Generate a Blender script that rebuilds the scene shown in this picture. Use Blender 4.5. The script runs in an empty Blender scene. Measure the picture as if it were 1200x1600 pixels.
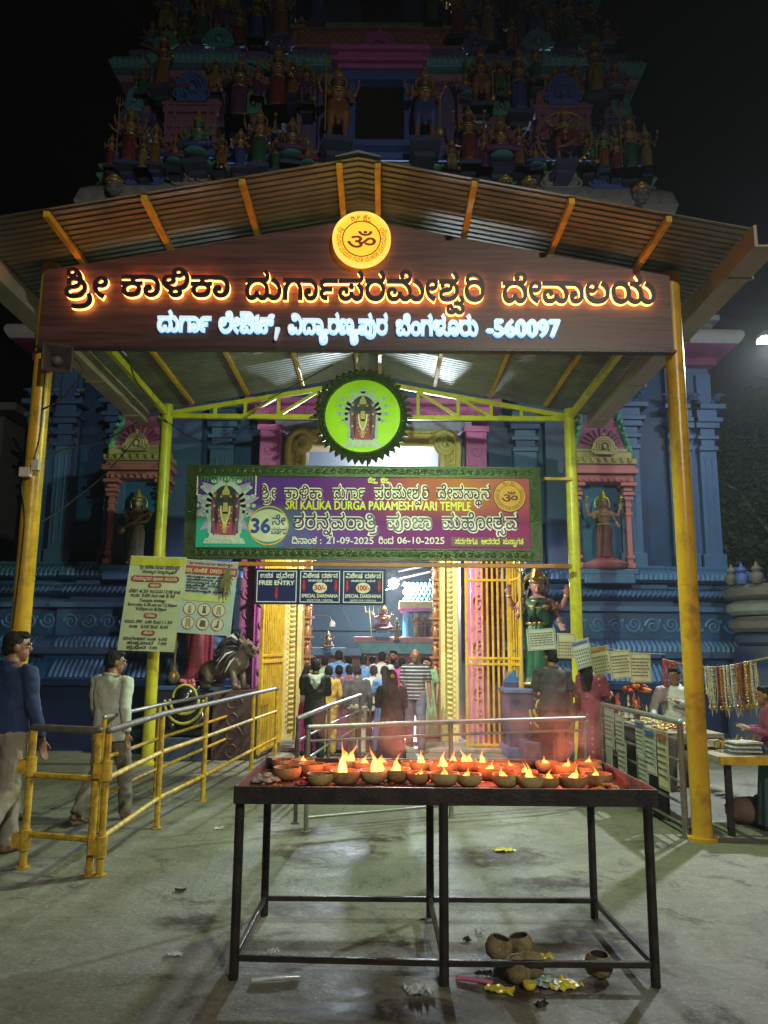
import bpy, bmesh, math, random
from mathutils import Vector, Matrix, Euler
from mathutils.geometry import tessellate_polygon
random.seed(7)
scene = bpy.context.scene
COL = scene.collection
PI = math.pi
def rad(a): return math.radians(a)

# ------------------------------------------------------------------ camera
EYE = 1.6
PITCH, ROLL, FPX = 9.91, 0.45, 1230.0          # focal length in pixels of the 1200x1600 photograph
cam_d = bpy.data.cameras.new('camera')
cam = bpy.data.objects.new('camera', cam_d); COL.objects.link(cam)
cam_d.sensor_fit = 'VERTICAL'; cam_d.sensor_height = 36.0
cam_d.lens = 36.0 * FPX / 1600.0
cam_d.clip_start = 0.05; cam_d.clip_end = 600
cam.location = (0, 0, EYE)
cam.rotation_euler = (Matrix.Rotation(rad(90 + PITCH), 3, 'X') @ Matrix.Rotation(rad(ROLL), 3, 'Z')).to_euler()
scene.camera = cam
_M = Matrix.Rotation(rad(90 + PITCH), 3, 'X') @ Matrix.Rotation(rad(ROLL), 3, 'Z')
def ray(u, v): return _M @ Vector(((u - 600) / FPX, (800 - v) / FPX, -1))
def at(u, v, Y):
 d = ray(u, v); t = Y / d.y
 return Vector((d.x * t, d.y * t, d.z * t + EYE))
def gnd(u, v, z=0.0):
 d = ray(u, v); t = (z - EYE) / d.z
 return Vector((d.x * t, d.y * t, z))

# ------------------------------------------------------------------ world: night sky
w = bpy.data.worlds.new('World'); scene.world = w; w.use_nodes = True
nt = w.node_tree; bg = nt.nodes['Background']
sky = nt.nodes.new('ShaderNodeTexSky'); sky.sky_type = 'NISHITA'; sky.sun_disc = False
sky.sun_elevation = rad(-6); sky.sun_rotation = rad(200)
nt.links.new(sky.outputs[0], bg.inputs[0]); bg.inputs[1].default_value = 0.06

# ------------------------------------------------------------------ view
vs = scene.view_settings
vs.view_transform = 'Standard'; vs.look = 'None'; vs.exposure = 0.0; vs.gamma = 1.0
scene.cycles.use_denoising = True
scene.cycles.max_bounces = 6
scene.cycles.sample_clamp_indirect = 4.0
scene.cycles.use_light_tree = True

# ------------------------------------------------------------------ lamps (each sits in a lamp fixture built further down)
def lamp(kind, loc, energy, color, size=0.1, aim=None, spot=150, blend=0.6):
 d = bpy.data.lights.new('lamp_light', kind); d.energy = energy; d.color = color
 if kind == 'AREA': d.size = size
 else: d.shadow_soft_size = size
 if kind == 'SPOT': d.spot_size = rad(spot); d.spot_blend = blend
 o = bpy.data.objects.new('lamp_light', d); COL.objects.link(o); o.location = loc
 if aim is not None:
  o.rotation_euler = (Vector(aim) - Vector(loc)).to_track_quat('-Z', 'Y').to_euler()
 return o
STREET_R = at(1205, 532, 11.2)                 # street lamp glaring at the right edge
STREET_B = Vector((3.6, -5.5, 7.6))            # street lamp on the road behind the photographer
FLOOD = Vector((0.55, 7.35, 4.62))             # floodlight on the back of the name board
GATE_FLOOD = Vector((-0.25, 11.45, 3.9))         # unseen floodlight added behind the banner to light gate and crowd
COURT = at(615, 912, 21.0)                     # lamp in the temple courtyard
lamp('SPOT', STREET_R + Vector((-0.05, -0.05, -0.12)), 2000, (0.86, 0.95, 1.0), 0.12, aim=(3.6, 3.5, 0), spot=125, blend=0.7)
lamp('SPOT', STREET_B + Vector((0, 0, -0.1)), 3200, (1.0, 0.95, 0.76), 0.15, aim=(-.2, 9, 2.6), spot=88, blend=1.0)
lamp('SPOT', FLOOD + Vector((0, 0.06, 0)), 640, (0.72, 1.0, 0.56), 0.06, aim=(-0.2, 10.0, 0.6), spot=172, blend=0.6)
lamp('SPOT', GATE_FLOOD + Vector((0, 0.05, -0.03)), 720, (1.0, 0.98, 0.86), 0.06, aim=(-0.2, 13.6, 1.0), spot=150, blend=0.6)
lamp('POINT', COURT + Vector((0, -0.15, 0)), 3400, (0.78, 0.9, 1.0), 0.15)
# ------------------------------------------------------------------ materials
MATS = {}
def mat(name, col, rough=0.6, metal=0.0, var=0.18, scale=6.0, bump=0.15, bscale=None, emit=None, estr=0.0, dirt=None, dirt_amt=0.0, dscale=3.0, trans=0.0, spec=None):
 if name in MATS: return MATS[name]
 m = bpy.data.materials.new(name); m.use_nodes = True; MATS[name] = m
 n = m.node_tree.nodes; L = m.node_tree.links
 b = n['Principled BSDF']
 b.inputs['Roughness'].default_value = rough; b.inputs['Metallic'].default_value = metal
 if spec is not None: b.inputs['Specular IOR Level'].default_value = spec
 tc = n.new('ShaderNodeTexCoord')
 if var > 0:
  nz = n.new('ShaderNodeTexNoise'); nz.inputs['Scale'].default_value = scale; nz.inputs['Detail'].default_value = 6
  L.new(tc.outputs['Object'], nz.inputs['Vector'])
  mx = n.new('ShaderNodeMix'); mx.data_type = 'RGBA'
  mx.inputs[6].default_value = tuple(c * (1 - var) for c in col) + (1,)
  mx.inputs[7].default_value = tuple(min(1, c * (1 + var)) for c in col) + (1,)
  rp = n.new('ShaderNodeMapRange'); rp.inputs[1].default_value = 0.3; rp.inputs[2].default_value = 0.7
  L.new(nz.outputs[0], rp.inputs[0]); L.new(rp.outputs[0], mx.inputs[0])
  out = mx.outputs[2]
  if dirt is not None:
   k_ = 0.45 if 'plaster' in name or 'moulding' in name else 0.12
   n2 = n.new('ShaderNodeTexNoise'); n2.inputs['Scale'].default_value = dscale; n2.inputs['Detail'].default_value = 8; n2.inputs['Roughness'].default_value = 0.7
   L.new(tc.outputs['Object'], n2.inputs['Vector'])
   r2 = n.new('ShaderNodeMapRange'); r2.inputs[1].default_value = 0.60 - 0.22 * dirt_amt; r2.inputs[2].default_value = 0.82 - 0.16 * dirt_amt
   L.new(n2.outputs[0], r2.inputs[0])
   m2 = n.new('ShaderNodeMix'); m2.data_type = 'RGBA'
   L.new(r2.outputs[0], m2.inputs[0]); L.new(out, m2.inputs[6]); m2.inputs[7].default_value = tuple(k_ * a + (1 - k_) * b2 for a, b2 in zip(col, dirt)) + (1,)
   out = m2.outputs[2]
  if 'plaster' in name or 'statue' in name or 'moulding' in name:  # convex edges get pale highlights painted into the colour
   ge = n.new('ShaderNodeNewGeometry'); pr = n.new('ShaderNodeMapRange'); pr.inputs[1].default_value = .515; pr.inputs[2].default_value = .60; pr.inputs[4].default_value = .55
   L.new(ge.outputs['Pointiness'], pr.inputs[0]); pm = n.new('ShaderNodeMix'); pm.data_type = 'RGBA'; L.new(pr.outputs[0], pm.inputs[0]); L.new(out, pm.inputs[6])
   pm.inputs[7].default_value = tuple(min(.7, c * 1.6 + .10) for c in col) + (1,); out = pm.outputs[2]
  L.new(out, b.inputs['Base Color'])
 else:
  b.inputs['Base Color'].default_value = tuple(col) + (1,)
 if bump > 0:
  nb = n.new('ShaderNodeTexNoise'); nb.inputs['Scale'].default_value = bscale or scale * 6; nb.inputs['Detail'].default_value = 4
  L.new(tc.outputs['Object'], nb.inputs['Vector'])
  bp = n.new('ShaderNodeBump'); bp.inputs['Strength'].default_value = bump; bp.inputs['Distance'].default_value = 0.02
  L.new(nb.outputs[0], bp.inputs['Height']); L.new(bp.outputs[0], b.inputs['Normal'])
 if emit is not None:
  b.inputs['Emission Color'].default_value = tuple(emit) + (1,); b.inputs['Emission Strength'].default_value = estr
 if trans: b.inputs['Transmission Weight'].default_value = trans
 return m

# ------------------------------------------------------------------ objects
def tag(o, label=None, cat=None, group=None, kind=None):
 if label: o['label'] = label
 if cat: o['category'] = cat
 if group: o['group'] = group
 if kind: o['kind'] = kind
 return o
def thing(name, label, cat, loc=(0, 0, 0), rz=0.0, group=None, kind=None, scale=1.0):
 o = bpy.data.objects.new(name, None); COL.objects.link(o)
 o.empty_display_size = 0.1
 o.location = loc; o.rotation_euler = (0, 0, rz); o.scale = (scale,) * 3
 return tag(o, label, cat, group, kind)
def link_mesh(name, me, parent=None):
 o = bpy.data.objects.new(name, me); COL.objects.link(o)
 if parent is not None: o.parent = parent
 return o
KIDS = {}
def copy_tree(o, parent=None):
 c = o.copy(); COL.objects.link(c)
 if parent is not None: c.parent = parent
 for ch in list(o.children): copy_tree(ch, c)
 return c
def paint(o, *mats):
 for i, m in enumerate(mats):
  o.material_slots[i].link = 'OBJECT'; o.material_slots[i].material = m
 return o

class MB:
 def __init__(s): s.v = []; s.f = []; s.m = []
 def add(s, v, f, m=0):
  b = len(s.v); s.v += [tuple(p) for p in v]; s.f += [tuple(i + b for i in q) for q in f]; s.m += [m] * len(f); return s
 def box(s, c, d, m=0, rz=0.0, R=None):
  x, y, z = d[0] / 2, d[1] / 2, d[2] / 2
  P = [Vector(p) for p in ((-x,-y,-z),(x,-y,-z),(x,y,-z),(-x,y,-z),(-x,-y,z),(x,-y,z),(x,y,z),(-x,y,z))]
  if R is None: R = Matrix.Rotation(rz, 3, 'Z')
  P = [R @ p + Vector(c) for p in P]
  return s.add(P, [(3,2,1,0),(4,5,6,7),(0,1,5,4),(1,2,6,5),(2,3,7,6),(3,0,4,7)], m)
 def bar(s, p, q, w, h, m=0):
  p = Vector(p); q = Vector(q); t = q - p; L = t.length; t = t / L
  a = t.cross(Vector((0, 0, 1)))
  if a.length < 1e-4: a = Vector((1, 0, 0))
  a.normalize(); b = a.cross(t)
  P = []
  for e in (p, q):
   for i, j in ((-1,-1),(1,-1),(1,1),(-1,1)): P.append(e + a * (i * w / 2) + b * (j * h / 2))
  return s.add(P, [(3,2,1,0),(4,5,6,7),(0,1,5,4),(1,2,6,5),(2,3,7,6),(3,0,4,7)], m)
 def tube(s, pts, r, n=8, m=0, side=None, dome=False, cap=True, closed=False):
  pts = [Vector(p) for p in pts]; k = len(pts)
  rr = r if isinstance(r, (list, tuple)) and len(r) == k and not (k == 2 and False) else [r] * k
  rr = [(q, q) if not isinstance(q, (tuple, list)) else q for q in rr]
  if dome and not closed:
   t0 = (pts[0] - pts[1]).normalized(); t1 = (pts[-1] - pts[-2]).normalized()
   a = min(rr[0]); b = min(rr[-1])
   pre = [(pts[0] + t0 * a * 0.95, 0.3), (pts[0] + t0 * a * 0.6, 0.8)]
   post = [(pts[-1] + t1 * b * 0.6, 0.8), (pts[-1] + t1 * b * 0.95, 0.3)]
   r0, r1 = rr[0], rr[-1]
   rr = [(r0[0] * f, r0[1] * f) for _, f in pre] + list(rr) + [(r1[0] * f, r1[1] * f) for _, f in post]
   pts = [p for p, _ in pre] + pts + [p for p, _ in post]; k = len(pts)
  V = []; prev = Vector(side) if side is not None else None
  for i in range(k):
   if closed: t = pts[(i + 1) % k] - pts[i - 1]
   elif i == 0: t = pts[1] - pts[0]
   elif i == k - 1: t = pts[-1] - pts[-2]
   else: t = (pts[i + 1] - pts[i]).normalized() + (pts[i] - pts[i - 1]).normalized()
   if t.length < 1e-9: t = Vector((0, 0, 1))
   t.normalize()
   if prev is None:
    prev = Vector((1, 0, 0)) if abs(t.x) < 0.9 else Vector((0, 1, 0))
   a = prev - t * prev.dot(t)
   if a.length < 1e-4:
    a = Vector((0, 1, 0)) - t * t.y
    if a.length < 1e-4: a = Vector((0, 0, 1))
   a.normalize(); b = t.cross(a)
   if side is None: prev = a
   for j in range(n):
    w = 2 * PI * j / n
    V.append(pts[i] + a * (rr[i][0] * math.cos(w)) + b * (rr[i][1] * math.sin(w)))
  F = []
  for i in range(k if closed else k - 1):
   for j in range(n):
    i2 = (i + 1) % k
    F.append((i * n + j, i * n + (j + 1) % n, i2 * n + (j + 1) % n, i2 * n + j))
  if cap and not closed:
   F.append(tuple(range(n - 1, -1, -1))); F.append(tuple((k - 1) * n + j for j in range(n)))
  return s.add(V, F, m)
 def lathe(s, prof, n=16, c=(0, 0, 0), m=0, mod=None, R=None):
  c = Vector(c); V = []
  for r, z in prof:
   for j in range(n):
    w = 2 * PI * j / n; q = r * (mod(w, z) if mod else 1)
    p = Vector((q * math.cos(w), q * math.sin(w), z))
    V.append((R @ p if R else p) + c)
  F = [(i * n + j, i * n + (j + 1) % n, (i + 1) * n + (j + 1) % n, (i + 1) * n + j) for i in range(len(prof) - 1) for j in range(n)]
  F.append(tuple(range(n - 1, -1, -1))); F.append(tuple((len(prof) - 1) * n + j for j in range(n)))
  return s.add(V, F, m)
 def ball(s, c, r, n=10, k=6, m=0):
  r = r if isinstance(r, (tuple, list)) else (r, r, r)
  V = []; c = Vector(c)
  for i in range(k + 1):
   t = PI * (i + (0.02 if i == 0 else -0.02 if i == k else 0)) / k
   for j in range(n):
    w = 2 * PI * j / n
    V.append(c + Vector((r[0] * math.sin(t) * math.cos(w), r[1] * math.sin(t) * math.sin(w), -r[2] * math.cos(t))))
  F = [(i * n + j, i * n + (j + 1) % n, (i + 1) * n + (j + 1) % n, (i + 1) * n + j) for i in range(k) for j in range(n)]
  F.append(tuple(range(n - 1, -1, -1))); F.append(tuple(k * n + j for j in range(n)))
  return s.add(V, F, m)
 def prism(s, poly, y0, y1, m=0, fn=None):
  # closed outline in x,z drawn between depths y0 (front) and y1
  k = len(poly); fn = fn or (lambda x, y, z: (x, y, z))
  V = [fn(x, y0, z) for x, z in poly] + [fn(x, y1, z) for x, z in poly]
  F = [(i, i + k, (i + 1) % k + k, (i + 1) % k) for i in range(k)]
  for t in tessellate_polygon([[Vector((x, z, 0)) for x, z in poly]]):
   F.append(tuple(t)); F.append(tuple(q + k for q in reversed(t)))
  return s.add(V, F, m)
 def sweep(s, path, prof, m=0, closed=False, cap=False):
  # profile (out, z) swept along a plan path; outward is to the right of the walking direction
  k = len(path); P = [Vector((p[0], p[1])) for p in path]; V = []
  def nrm(a, b):
   t = (b - a).normalized(); return Vector((t.y, -t.x))
  for i in range(k):
   if closed: n1, n2 = nrm(P[i - 1], P[i]), nrm(P[i], P[(i + 1) % k])
   else:
    n1 = nrm(P[i - 1], P[i]) if i > 0 else nrm(P[0], P[1]); n2 = nrm(P[i], P[i + 1]) if i < k - 1 else n1
   q = n1 + n2; q = q / max(0.3, (q.length_squared / 2))
   for o, z in prof: V.append((P[i].x + q.x * o, P[i].y + q.y * o, z))
  n = len(prof)
  F = [(i * n + j, ((i + 1) % k) * n + j, ((i + 1) % k) * n + j + 1, i * n + j + 1) for i in range(k if closed else k - 1) for j in range(n - 1)]
  if cap: F.append(tuple(range(n))); F.append(tuple((k - 1) * n + j for j in range(n)))
  return s.add(V, F, m)
 def mesh(s, name, mats, smooth=0):
  me = bpy.data.meshes.new(name); me.from_pydata(s.v, [], s.f)
  for m in (mats if isinstance(mats, (list, tuple)) else [mats]): me.materials.append(m)
  if any(s.m): me.polygons.foreach_set('material_index', s.m)
  me.update()
  bm = bmesh.new(); bm.from_mesh(me); bmesh.ops.recalc_face_normals(bm, faces=bm.faces); bm.to_mesh(me); bm.free()
  if smooth:
   me.polygons.foreach_set('use_smooth', [True] * len(me.polygons))
   if smooth < 180: me.set_sharp_from_angle(angle=rad(smooth))
  return me
 def build(s, name, mats, parent=None, smooth=0, bevel=0.0):
  o = link_mesh(name, s.mesh(name, mats, smooth), parent)
  if bevel:
   b = o.modifiers.new('bevel', 'BEVEL'); b.width = bevel; b.segments = 2; b.limit_method = 'ANGLE'
  return o

# ------------------------------------------------------------------ sculpting: closed shells fused to one continuous surface
def sculpt(mb, vox, name, m, parent=None, it=4):
 me = mb.mesh(name, m)
 t = bpy.data.objects.new('work', me); COL.objects.link(t)
 r = t.modifiers.new('r', 'REMESH'); r.mode = 'VOXEL'; r.voxel_size = vox; r.use_smooth_shade = True
 if it:
  q = t.modifiers.new('s', 'SMOOTH'); q.iterations = it; q.factor = 0.5
 dg = bpy.context.evaluated_depsgraph_get(); dg.update()
 out = bpy.data.meshes.new_from_object(t.evaluated_get(dg)); out.name = name
 bpy.data.objects.remove(t); bpy.data.meshes.remove(me)
 if not out.materials: out.materials.append(m)
 return link_mesh(name, out, parent)
def smooth_path(pts, k=4):
 P = [Vector(p) for p in pts]; out = []
 for i in range(len(P) - 1):
  a = P[max(0, i - 1)]; b = P[i]; c = P[i + 1]; d = P[min(len(P) - 1, i + 2)]
  for j in range(k):
   t = j / k
   out.append(0.5 * ((2 * b) + (c - a) * t + (2 * a - 5 * b + 4 * c - d) * t * t + (3 * b - a - 3 * c + d) * t ** 3))
 out.append(P[-1]); return out
# Kannada letter outlines: advance width, contours of x, y; curve control points have 500 added to x
GLYPHS = {}
GLYPHS['a'] = (863, [[53,9,566,9,584,15,593,30,93,41,593,47,590,56,584,61,79,61,576,61,571,57,71,52,571,49,575,44,581,40,85,39,85,30,47,30,47,40,69,40,567,42,564,46,562,51,62,55,562,59,566,66,573,70,79,70,587,70,598,63,603,50,103,41,603,26,591,7,569,-2,53,-2,537,-2,515,9,505,27,5,39,505,49,511,63,523,70,30,70,536,70,544,66,548,59,48,54,548,48,543,40,534,35,26,35,522,35,515,38,510,42,8,44,11,52,512,50,516,46,522,44,26,44,532,44,538,49,38,53,538,57,534,62,30,62,523,62,515,50,15,39,15,39,515,33,519,22,528,14,542,9]])
GLYPHS['aa'] = (841, [[54,-2,538,-2,516,9,505,27,5,39,505,49,511,63,523,70,30,70,536,70,544,66,548,59,48,54,548,48,543,40,534,35,26,35,522,35,515,38,510,42,8,44,11,52,512,50,516,46,522,44,26,44,532,44,538,49,38,53,538,57,534,62,30,62,523,62,515,50,15,39,15,39,515,33,519,22,528,14,544,9,55,9,567,9,582,13,588,21,88,25,588,29,585,33,81,34,581,35,579,36,79,36,571,40,562,48,62,55,562,62,572,70,81,70,588,70,597,65,601,57,101,53,601,47,595,38,91,35,587,33,577,30,69,30,44,30,44,40,78,40,581,40,587,44,591,49,91,53,591,56,586,62,81,62,576,62,572,57,72,54,572,50,578,45,84,42,585,41,590,40,91,38,594,36,598,29,98,24,598,20,594,10,584,3,567,-2]])
GLYPHS['u'] = (1222, [[121,-2,614,-2,604,2,100,6,598,9,594,15,593,25,93,33,93,42,593,48,591,56,89,58,588,59,584,61,81,61,576,61,571,57,569,51,69,46,569,42,569,36,570,30,70,26,570,17,562,5,549,-2,40,-2,528,-2,513,9,505,27,5,39,505,49,511,63,523,70,30,70,536,70,544,66,548,59,48,54,548,48,543,40,534,35,26,35,522,35,515,38,510,42,8,44,11,52,512,50,516,46,522,44,26,44,532,44,538,49,38,53,538,57,534,62,30,62,523,62,514,50,14,39,14,39,514,33,517,22,523,13,533,8,40,8,548,8,556,14,560,22,60,27,560,31,559,37,558,44,58,47,558,54,564,65,574,70,81,70,586,70,593,68,96,66,598,63,601,57,603,48,103,42,103,32,603,24,606,15,108,12,610,10,617,8,121,8,626,8,634,12,638,21,138,28,638,35,634,47,625,58,118,62,125,71,633,64,643,51,648,36,148,28,648,19,642,6,629,-2]])
GLYPHS['au'] = (778, [[70,-2,562,-2,552,5,48,13,51,13,548,7,542,1,533,-2,27,-2,520,-2,511,4,506,12,6,17,506,22,510,30,518,37,23,40,528,43,534,49,34,53,534,55,532,59,528,61,24,61,518,61,513,57,13,53,513,51,515,47,16,45,7,42,505,45,503,51,3,54,503,58,508,66,517,70,24,70,531,70,540,65,544,57,44,53,544,48,540,41,533,35,28,32,522,28,516,22,16,18,516,13,523,8,28,8,536,8,544,17,45,24,54,24,555,16,564,8,70,8,577,8,583,15,83,20,583,24,580,30,78,33,86,39,590,35,593,26,93,20,593,14,588,4,578,-2],[9,62,9,70,21,70,526,70,530,72,32,72,534,74,534,76,34,78,534,81,532,86,30,89,40,90,542,87,545,82,45,78,545,73,541,67,36,64,533,63,526,62,21,62],[68,41,562,41,554,46,549,54,49,60,549,67,557,75,62,75,567,75,572,71,72,67,572,64,568,59,65,59,562,59,558,63,58,66,59,68,558,65,558,62,58,60,558,58,560,52,564,50,68,50,575,50,582,58,82,66,582,72,579,79,76,82,574,84,568,87,560,88,53,88,5,88,5,98,54,98,562,98,573,96,581,92,84,88,588,85,592,74,92,66,592,58,586,47,576,41]])
GLYPHS['ka'] = (574, [[35,-2,527,-2,514,4,507,15,7,22,507,26,510,32,515,38,19,40,21,38,4,38,4,47,30,47,532,48,534,51,34,53,534,55,533,58,32,59,37,61,42,59,543,58,544,54,44,53,544,51,543,48,42,47,67,47,67,38,51,38,52,40,556,38,562,33,564,26,64,22,564,15,558,4,545,-2],[36,8,546,8,554,17,54,23,554,28,550,34,542,38,36,38,530,38,521,34,517,28,17,23,517,16,526,8],[4,59,4,69,42,69,548,69,554,70,55,71,557,72,558,76,58,77,558,81,554,89,50,93,58,99,564,92,568,82,68,76,568,74,566,67,63,64,560,62,551,59,44,59]])
GLYPHS['ga'] = (648, [[41,60,535,60,528,54,522,46,20,40,520,37,518,30,518,20,18,14,18,0,6,0,6,16,506,26,509,43,517,57,25,61,27,59,6,59,6,69,48,69,555,69,560,70,62,71,564,72,565,76,65,77,565,81,561,89,56,93,65,99,570,92,575,82,75,76,575,72,570,64,563,60,58,60,58,60,566,55,572,41,575,25,75,16,75,0,63,0,63,14,563,20,563,30,561,39,60,42,557,50,548,60]])
GLYPHS['ta'] = (622, [[38,-2,530,-2,517,2,508,10,504,20,4,25,504,27,504,31,5,32,15,31,514,30,514,28,14,26,514,23,516,17,522,12,531,8,38,8,546,8,556,12,562,17,564,23,64,26,564,28,563,34,61,36,560,36,559,37,59,38,556,40,550,42,45,42,540,42,536,39,36,37,536,34,540,32,44,32,548,32,554,35,556,41,56,45,556,50,552,56,545,60,42,61,57,62,561,59,566,50,66,44,566,43,566,42,65,41,65,38,563,32,556,26,547,23,43,23,535,23,526,30,26,37,526,40,529,47,537,50,44,50,548,50,556,48,60,47,560,47,561,46,561,46,62,46,568,42,573,32,73,26,573,20,569,9,560,2,547,-2],[5,59,5,69,47,69,553,69,559,70,60,71,562,72,563,76,63,77,563,81,559,89,55,93,63,99,569,92,573,82,73,76,573,74,571,67,68,64,565,62,556,59,49,59]])
GLYPHS['da'] = (765, [[27,-2,517,-2,505,13,5,28,505,35,510,48,518,58,25,61,26,59,5,59,5,69,64,69,571,69,576,70,78,71,579,72,580,76,80,77,580,81,576,89,72,93,80,99,586,92,590,82,90,76,590,74,588,67,85,64,584,63,580,61,576,60,73,60,73,60,578,58,586,48,590,35,90,28,590,13,578,-2,68,-2,563,-2,555,1,549,8,46,13,50,14,547,7,540,1,532,-2],[28,8,535,8,542,17,43,24,52,24,553,16,562,8,67,8,573,8,580,17,80,27,580,34,576,45,568,54,557,60,49,60,47,60,539,60,528,55,520,46,516,34,16,27,516,17,522,8]])
GLYPHS['na'] = (711, [[60,-2,554,-2,545,4,539,11,37,16,534,21,529,27,525,29,23,29,518,29,514,23,14,18,514,14,517,6,20,2,10,-2,508,2,504,13,4,18,504,24,509,33,517,38,23,38,530,38,539,31,44,23,546,18,551,12,557,8,62,8,568,8,573,18,73,24,573,32,566,48,554,58,46,59,4,59,4,69,57,69,564,69,569,70,71,71,572,72,574,76,74,77,574,81,570,89,65,93,74,99,579,92,584,82,84,76,584,74,582,67,78,64,575,62,567,59,59,59,56,59,64,60,570,56,579,45,584,32,84,25,584,12,572,-2]])
GLYPHS['pa'] = (792, [[28,-2,521,-2,510,4,504,14,4,21,504,26,508,35,517,40,23,40,530,40,538,34,38,29,538,27,537,23,36,22,27,22,528,23,528,25,28,26,528,29,525,32,22,32,519,32,514,26,14,21,514,16,521,8,29,8,538,8,546,17,46,24,56,24,557,16,565,8,71,8,576,8,581,12,584,20,84,24,584,30,579,42,73,48,82,54,588,48,594,34,94,25,594,16,588,4,578,-2,72,-2,566,-2,558,2,552,8,50,13,53,13,550,7,543,1,534,-2],[50,37,547,37,543,41,43,44,543,48,547,52,50,52,553,52,558,48,58,44,558,41,553,37],[4,59,4,69,68,69,574,69,580,70,81,71,583,72,584,76,84,77,584,81,580,89,76,93,84,99,590,92,594,82,94,76,594,74,592,67,89,64,586,62,577,59,70,59]])
GLYPHS['ma'] = (1156, [[28,-2,521,-2,510,4,504,14,4,21,504,26,508,35,517,40,23,40,530,40,538,34,38,29,538,27,537,23,36,22,27,22,528,23,528,25,28,26,528,29,525,32,22,32,519,32,513,26,13,21,513,16,521,8,29,8,538,8,546,17,46,24,56,24,557,16,565,8,71,8,578,8,584,18,84,24,584,31,579,44,570,53,560,59,55,60,74,60,580,56,589,45,594,32,94,25,594,16,588,4,578,-2,72,-2,566,-2,558,2,552,8,50,13,53,13,550,7,543,1,534,-2],[4,59,4,69,68,69,574,69,580,70,81,71,583,72,584,76,84,77,584,81,580,89,76,93,84,99,590,92,594,82,94,76,594,74,592,67,89,64,586,62,577,59,70,59],[114,-2,604,-2,590,8,84,15,90,22,596,16,607,8,114,8,621,8,630,18,130,26,630,35,623,48,612,58,105,61,110,71,619,66,632,54,640,37,140,27,640,19,634,6,622,-2]])
GLYPHS['ya'] = (1336, [[38,-2,529,-2,516,5,509,16,505,28,5,35,505,45,513,61,528,70,38,70,548,70,560,64,568,53,572,40,72,34,572,24,563,8,548,-2],[38,8,545,8,556,14,561,26,61,35,561,42,556,54,546,60,38,60,532,60,521,55,515,43,15,35,515,26,521,14,531,8],[90,-2,581,-2,566,8,61,15,67,22,572,16,583,8,90,8,598,8,606,18,106,26,606,34,600,48,588,57,80,60,98,60,604,56,612,47,616,34,116,27,616,22,614,12,608,4,598,-2],[136,-2,626,-2,612,8,107,15,113,22,618,16,629,8,136,8,644,8,652,18,152,26,652,35,646,48,635,58,128,61,133,71,642,66,655,54,662,37,162,27,662,19,657,6,645,-2],[115,76,615,74,614,67,110,64,607,62,598,59,91,59,75,59,75,69,89,69,596,69,601,70,102,71,604,72,605,76,105,77,605,81,601,89,97,93,105,99,611,92,615,82]])
GLYPHS['ra'] = (651, [[41,-2,531,-2,514,6,505,21,5,32,505,39,509,50,516,58,21,61,23,59,5,59,5,69,50,69,556,69,562,70,63,71,565,72,566,76,66,77,566,81,562,89,58,93,66,99,572,92,576,82,76,76,576,74,574,67,71,64,570,63,565,61,62,60,61,61,566,58,573,50,576,39,76,32,576,22,568,7,552,-2],[41,9,549,9,560,15,566,27,66,34,566,42,559,54,548,60,41,60,533,60,522,53,516,42,16,34,516,22,529,9]])
GLYPHS['la'] = (759, [[47,-2,533,-2,514,9,505,27,5,38,505,48,511,63,523,70,30,70,536,70,544,66,548,59,48,54,548,48,543,40,534,35,26,35,524,35,519,36,515,38,14,39,15,48,516,47,519,45,523,44,26,44,532,44,538,49,38,53,538,57,534,62,30,62,526,62,519,57,514,47,14,38,514,30,522,17,536,9,47,9,558,9,572,15,580,27,80,35,580,44,570,57,62,61,67,71,578,65,590,47,90,35,590,25,581,8,562,-2]])
GLYPHS['lla'] = (710, [[45,-2,540,-2,532,1,526,8,26,13,526,16,529,22,32,24,32,21,524,22,511,30,504,41,4,48,504,55,509,65,519,70,26,70,531,70,538,67,543,60,43,55,543,51,539,44,530,39,22,39,519,39,512,41,10,42,11,50,513,49,518,47,21,47,528,47,533,52,33,55,533,58,529,62,25,62,519,62,513,55,13,49,513,45,516,38,524,33,536,30,46,29,560,30,574,38,74,46,574,51,568,58,64,59,52,59,52,69,58,69,565,69,570,70,72,71,573,72,574,76,74,77,574,81,570,89,66,93,74,99,580,92,585,82,85,76,585,71,578,63,73,61,71,64,575,62,581,57,584,50,84,46,584,40,580,31,572,25,564,22,60,21,59,24,562,22,565,17,65,13,565,7,555,-2],[46,7,550,7,555,10,55,14,555,17,550,21,45,22,540,21,536,17,36,14,536,11,540,7]])
GLYPHS['va'] = (794, [[28,-2,521,-2,510,4,504,14,4,21,504,26,508,35,517,40,23,40,530,40,538,34,38,29,538,27,537,23,36,22,27,22,528,23,528,25,28,26,528,29,525,32,22,32,519,32,514,26,14,21,514,16,521,8,29,8,538,8,546,17,46,24,56,24,557,16,565,8,71,8,578,8,584,18,84,24,584,31,579,44,570,53,560,59,55,60,74,60,580,56,589,45,594,32,94,25,594,16,588,4,578,-2,72,-2,566,-2,558,2,552,8,50,13,53,13,550,7,543,1,534,-2],[4,59,4,69,68,69,574,69,580,70,81,71,583,72,584,76,84,77,584,81,580,89,76,93,84,99,590,92,594,82,94,76,594,74,592,67,89,64,586,62,577,59,70,59]])
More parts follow.
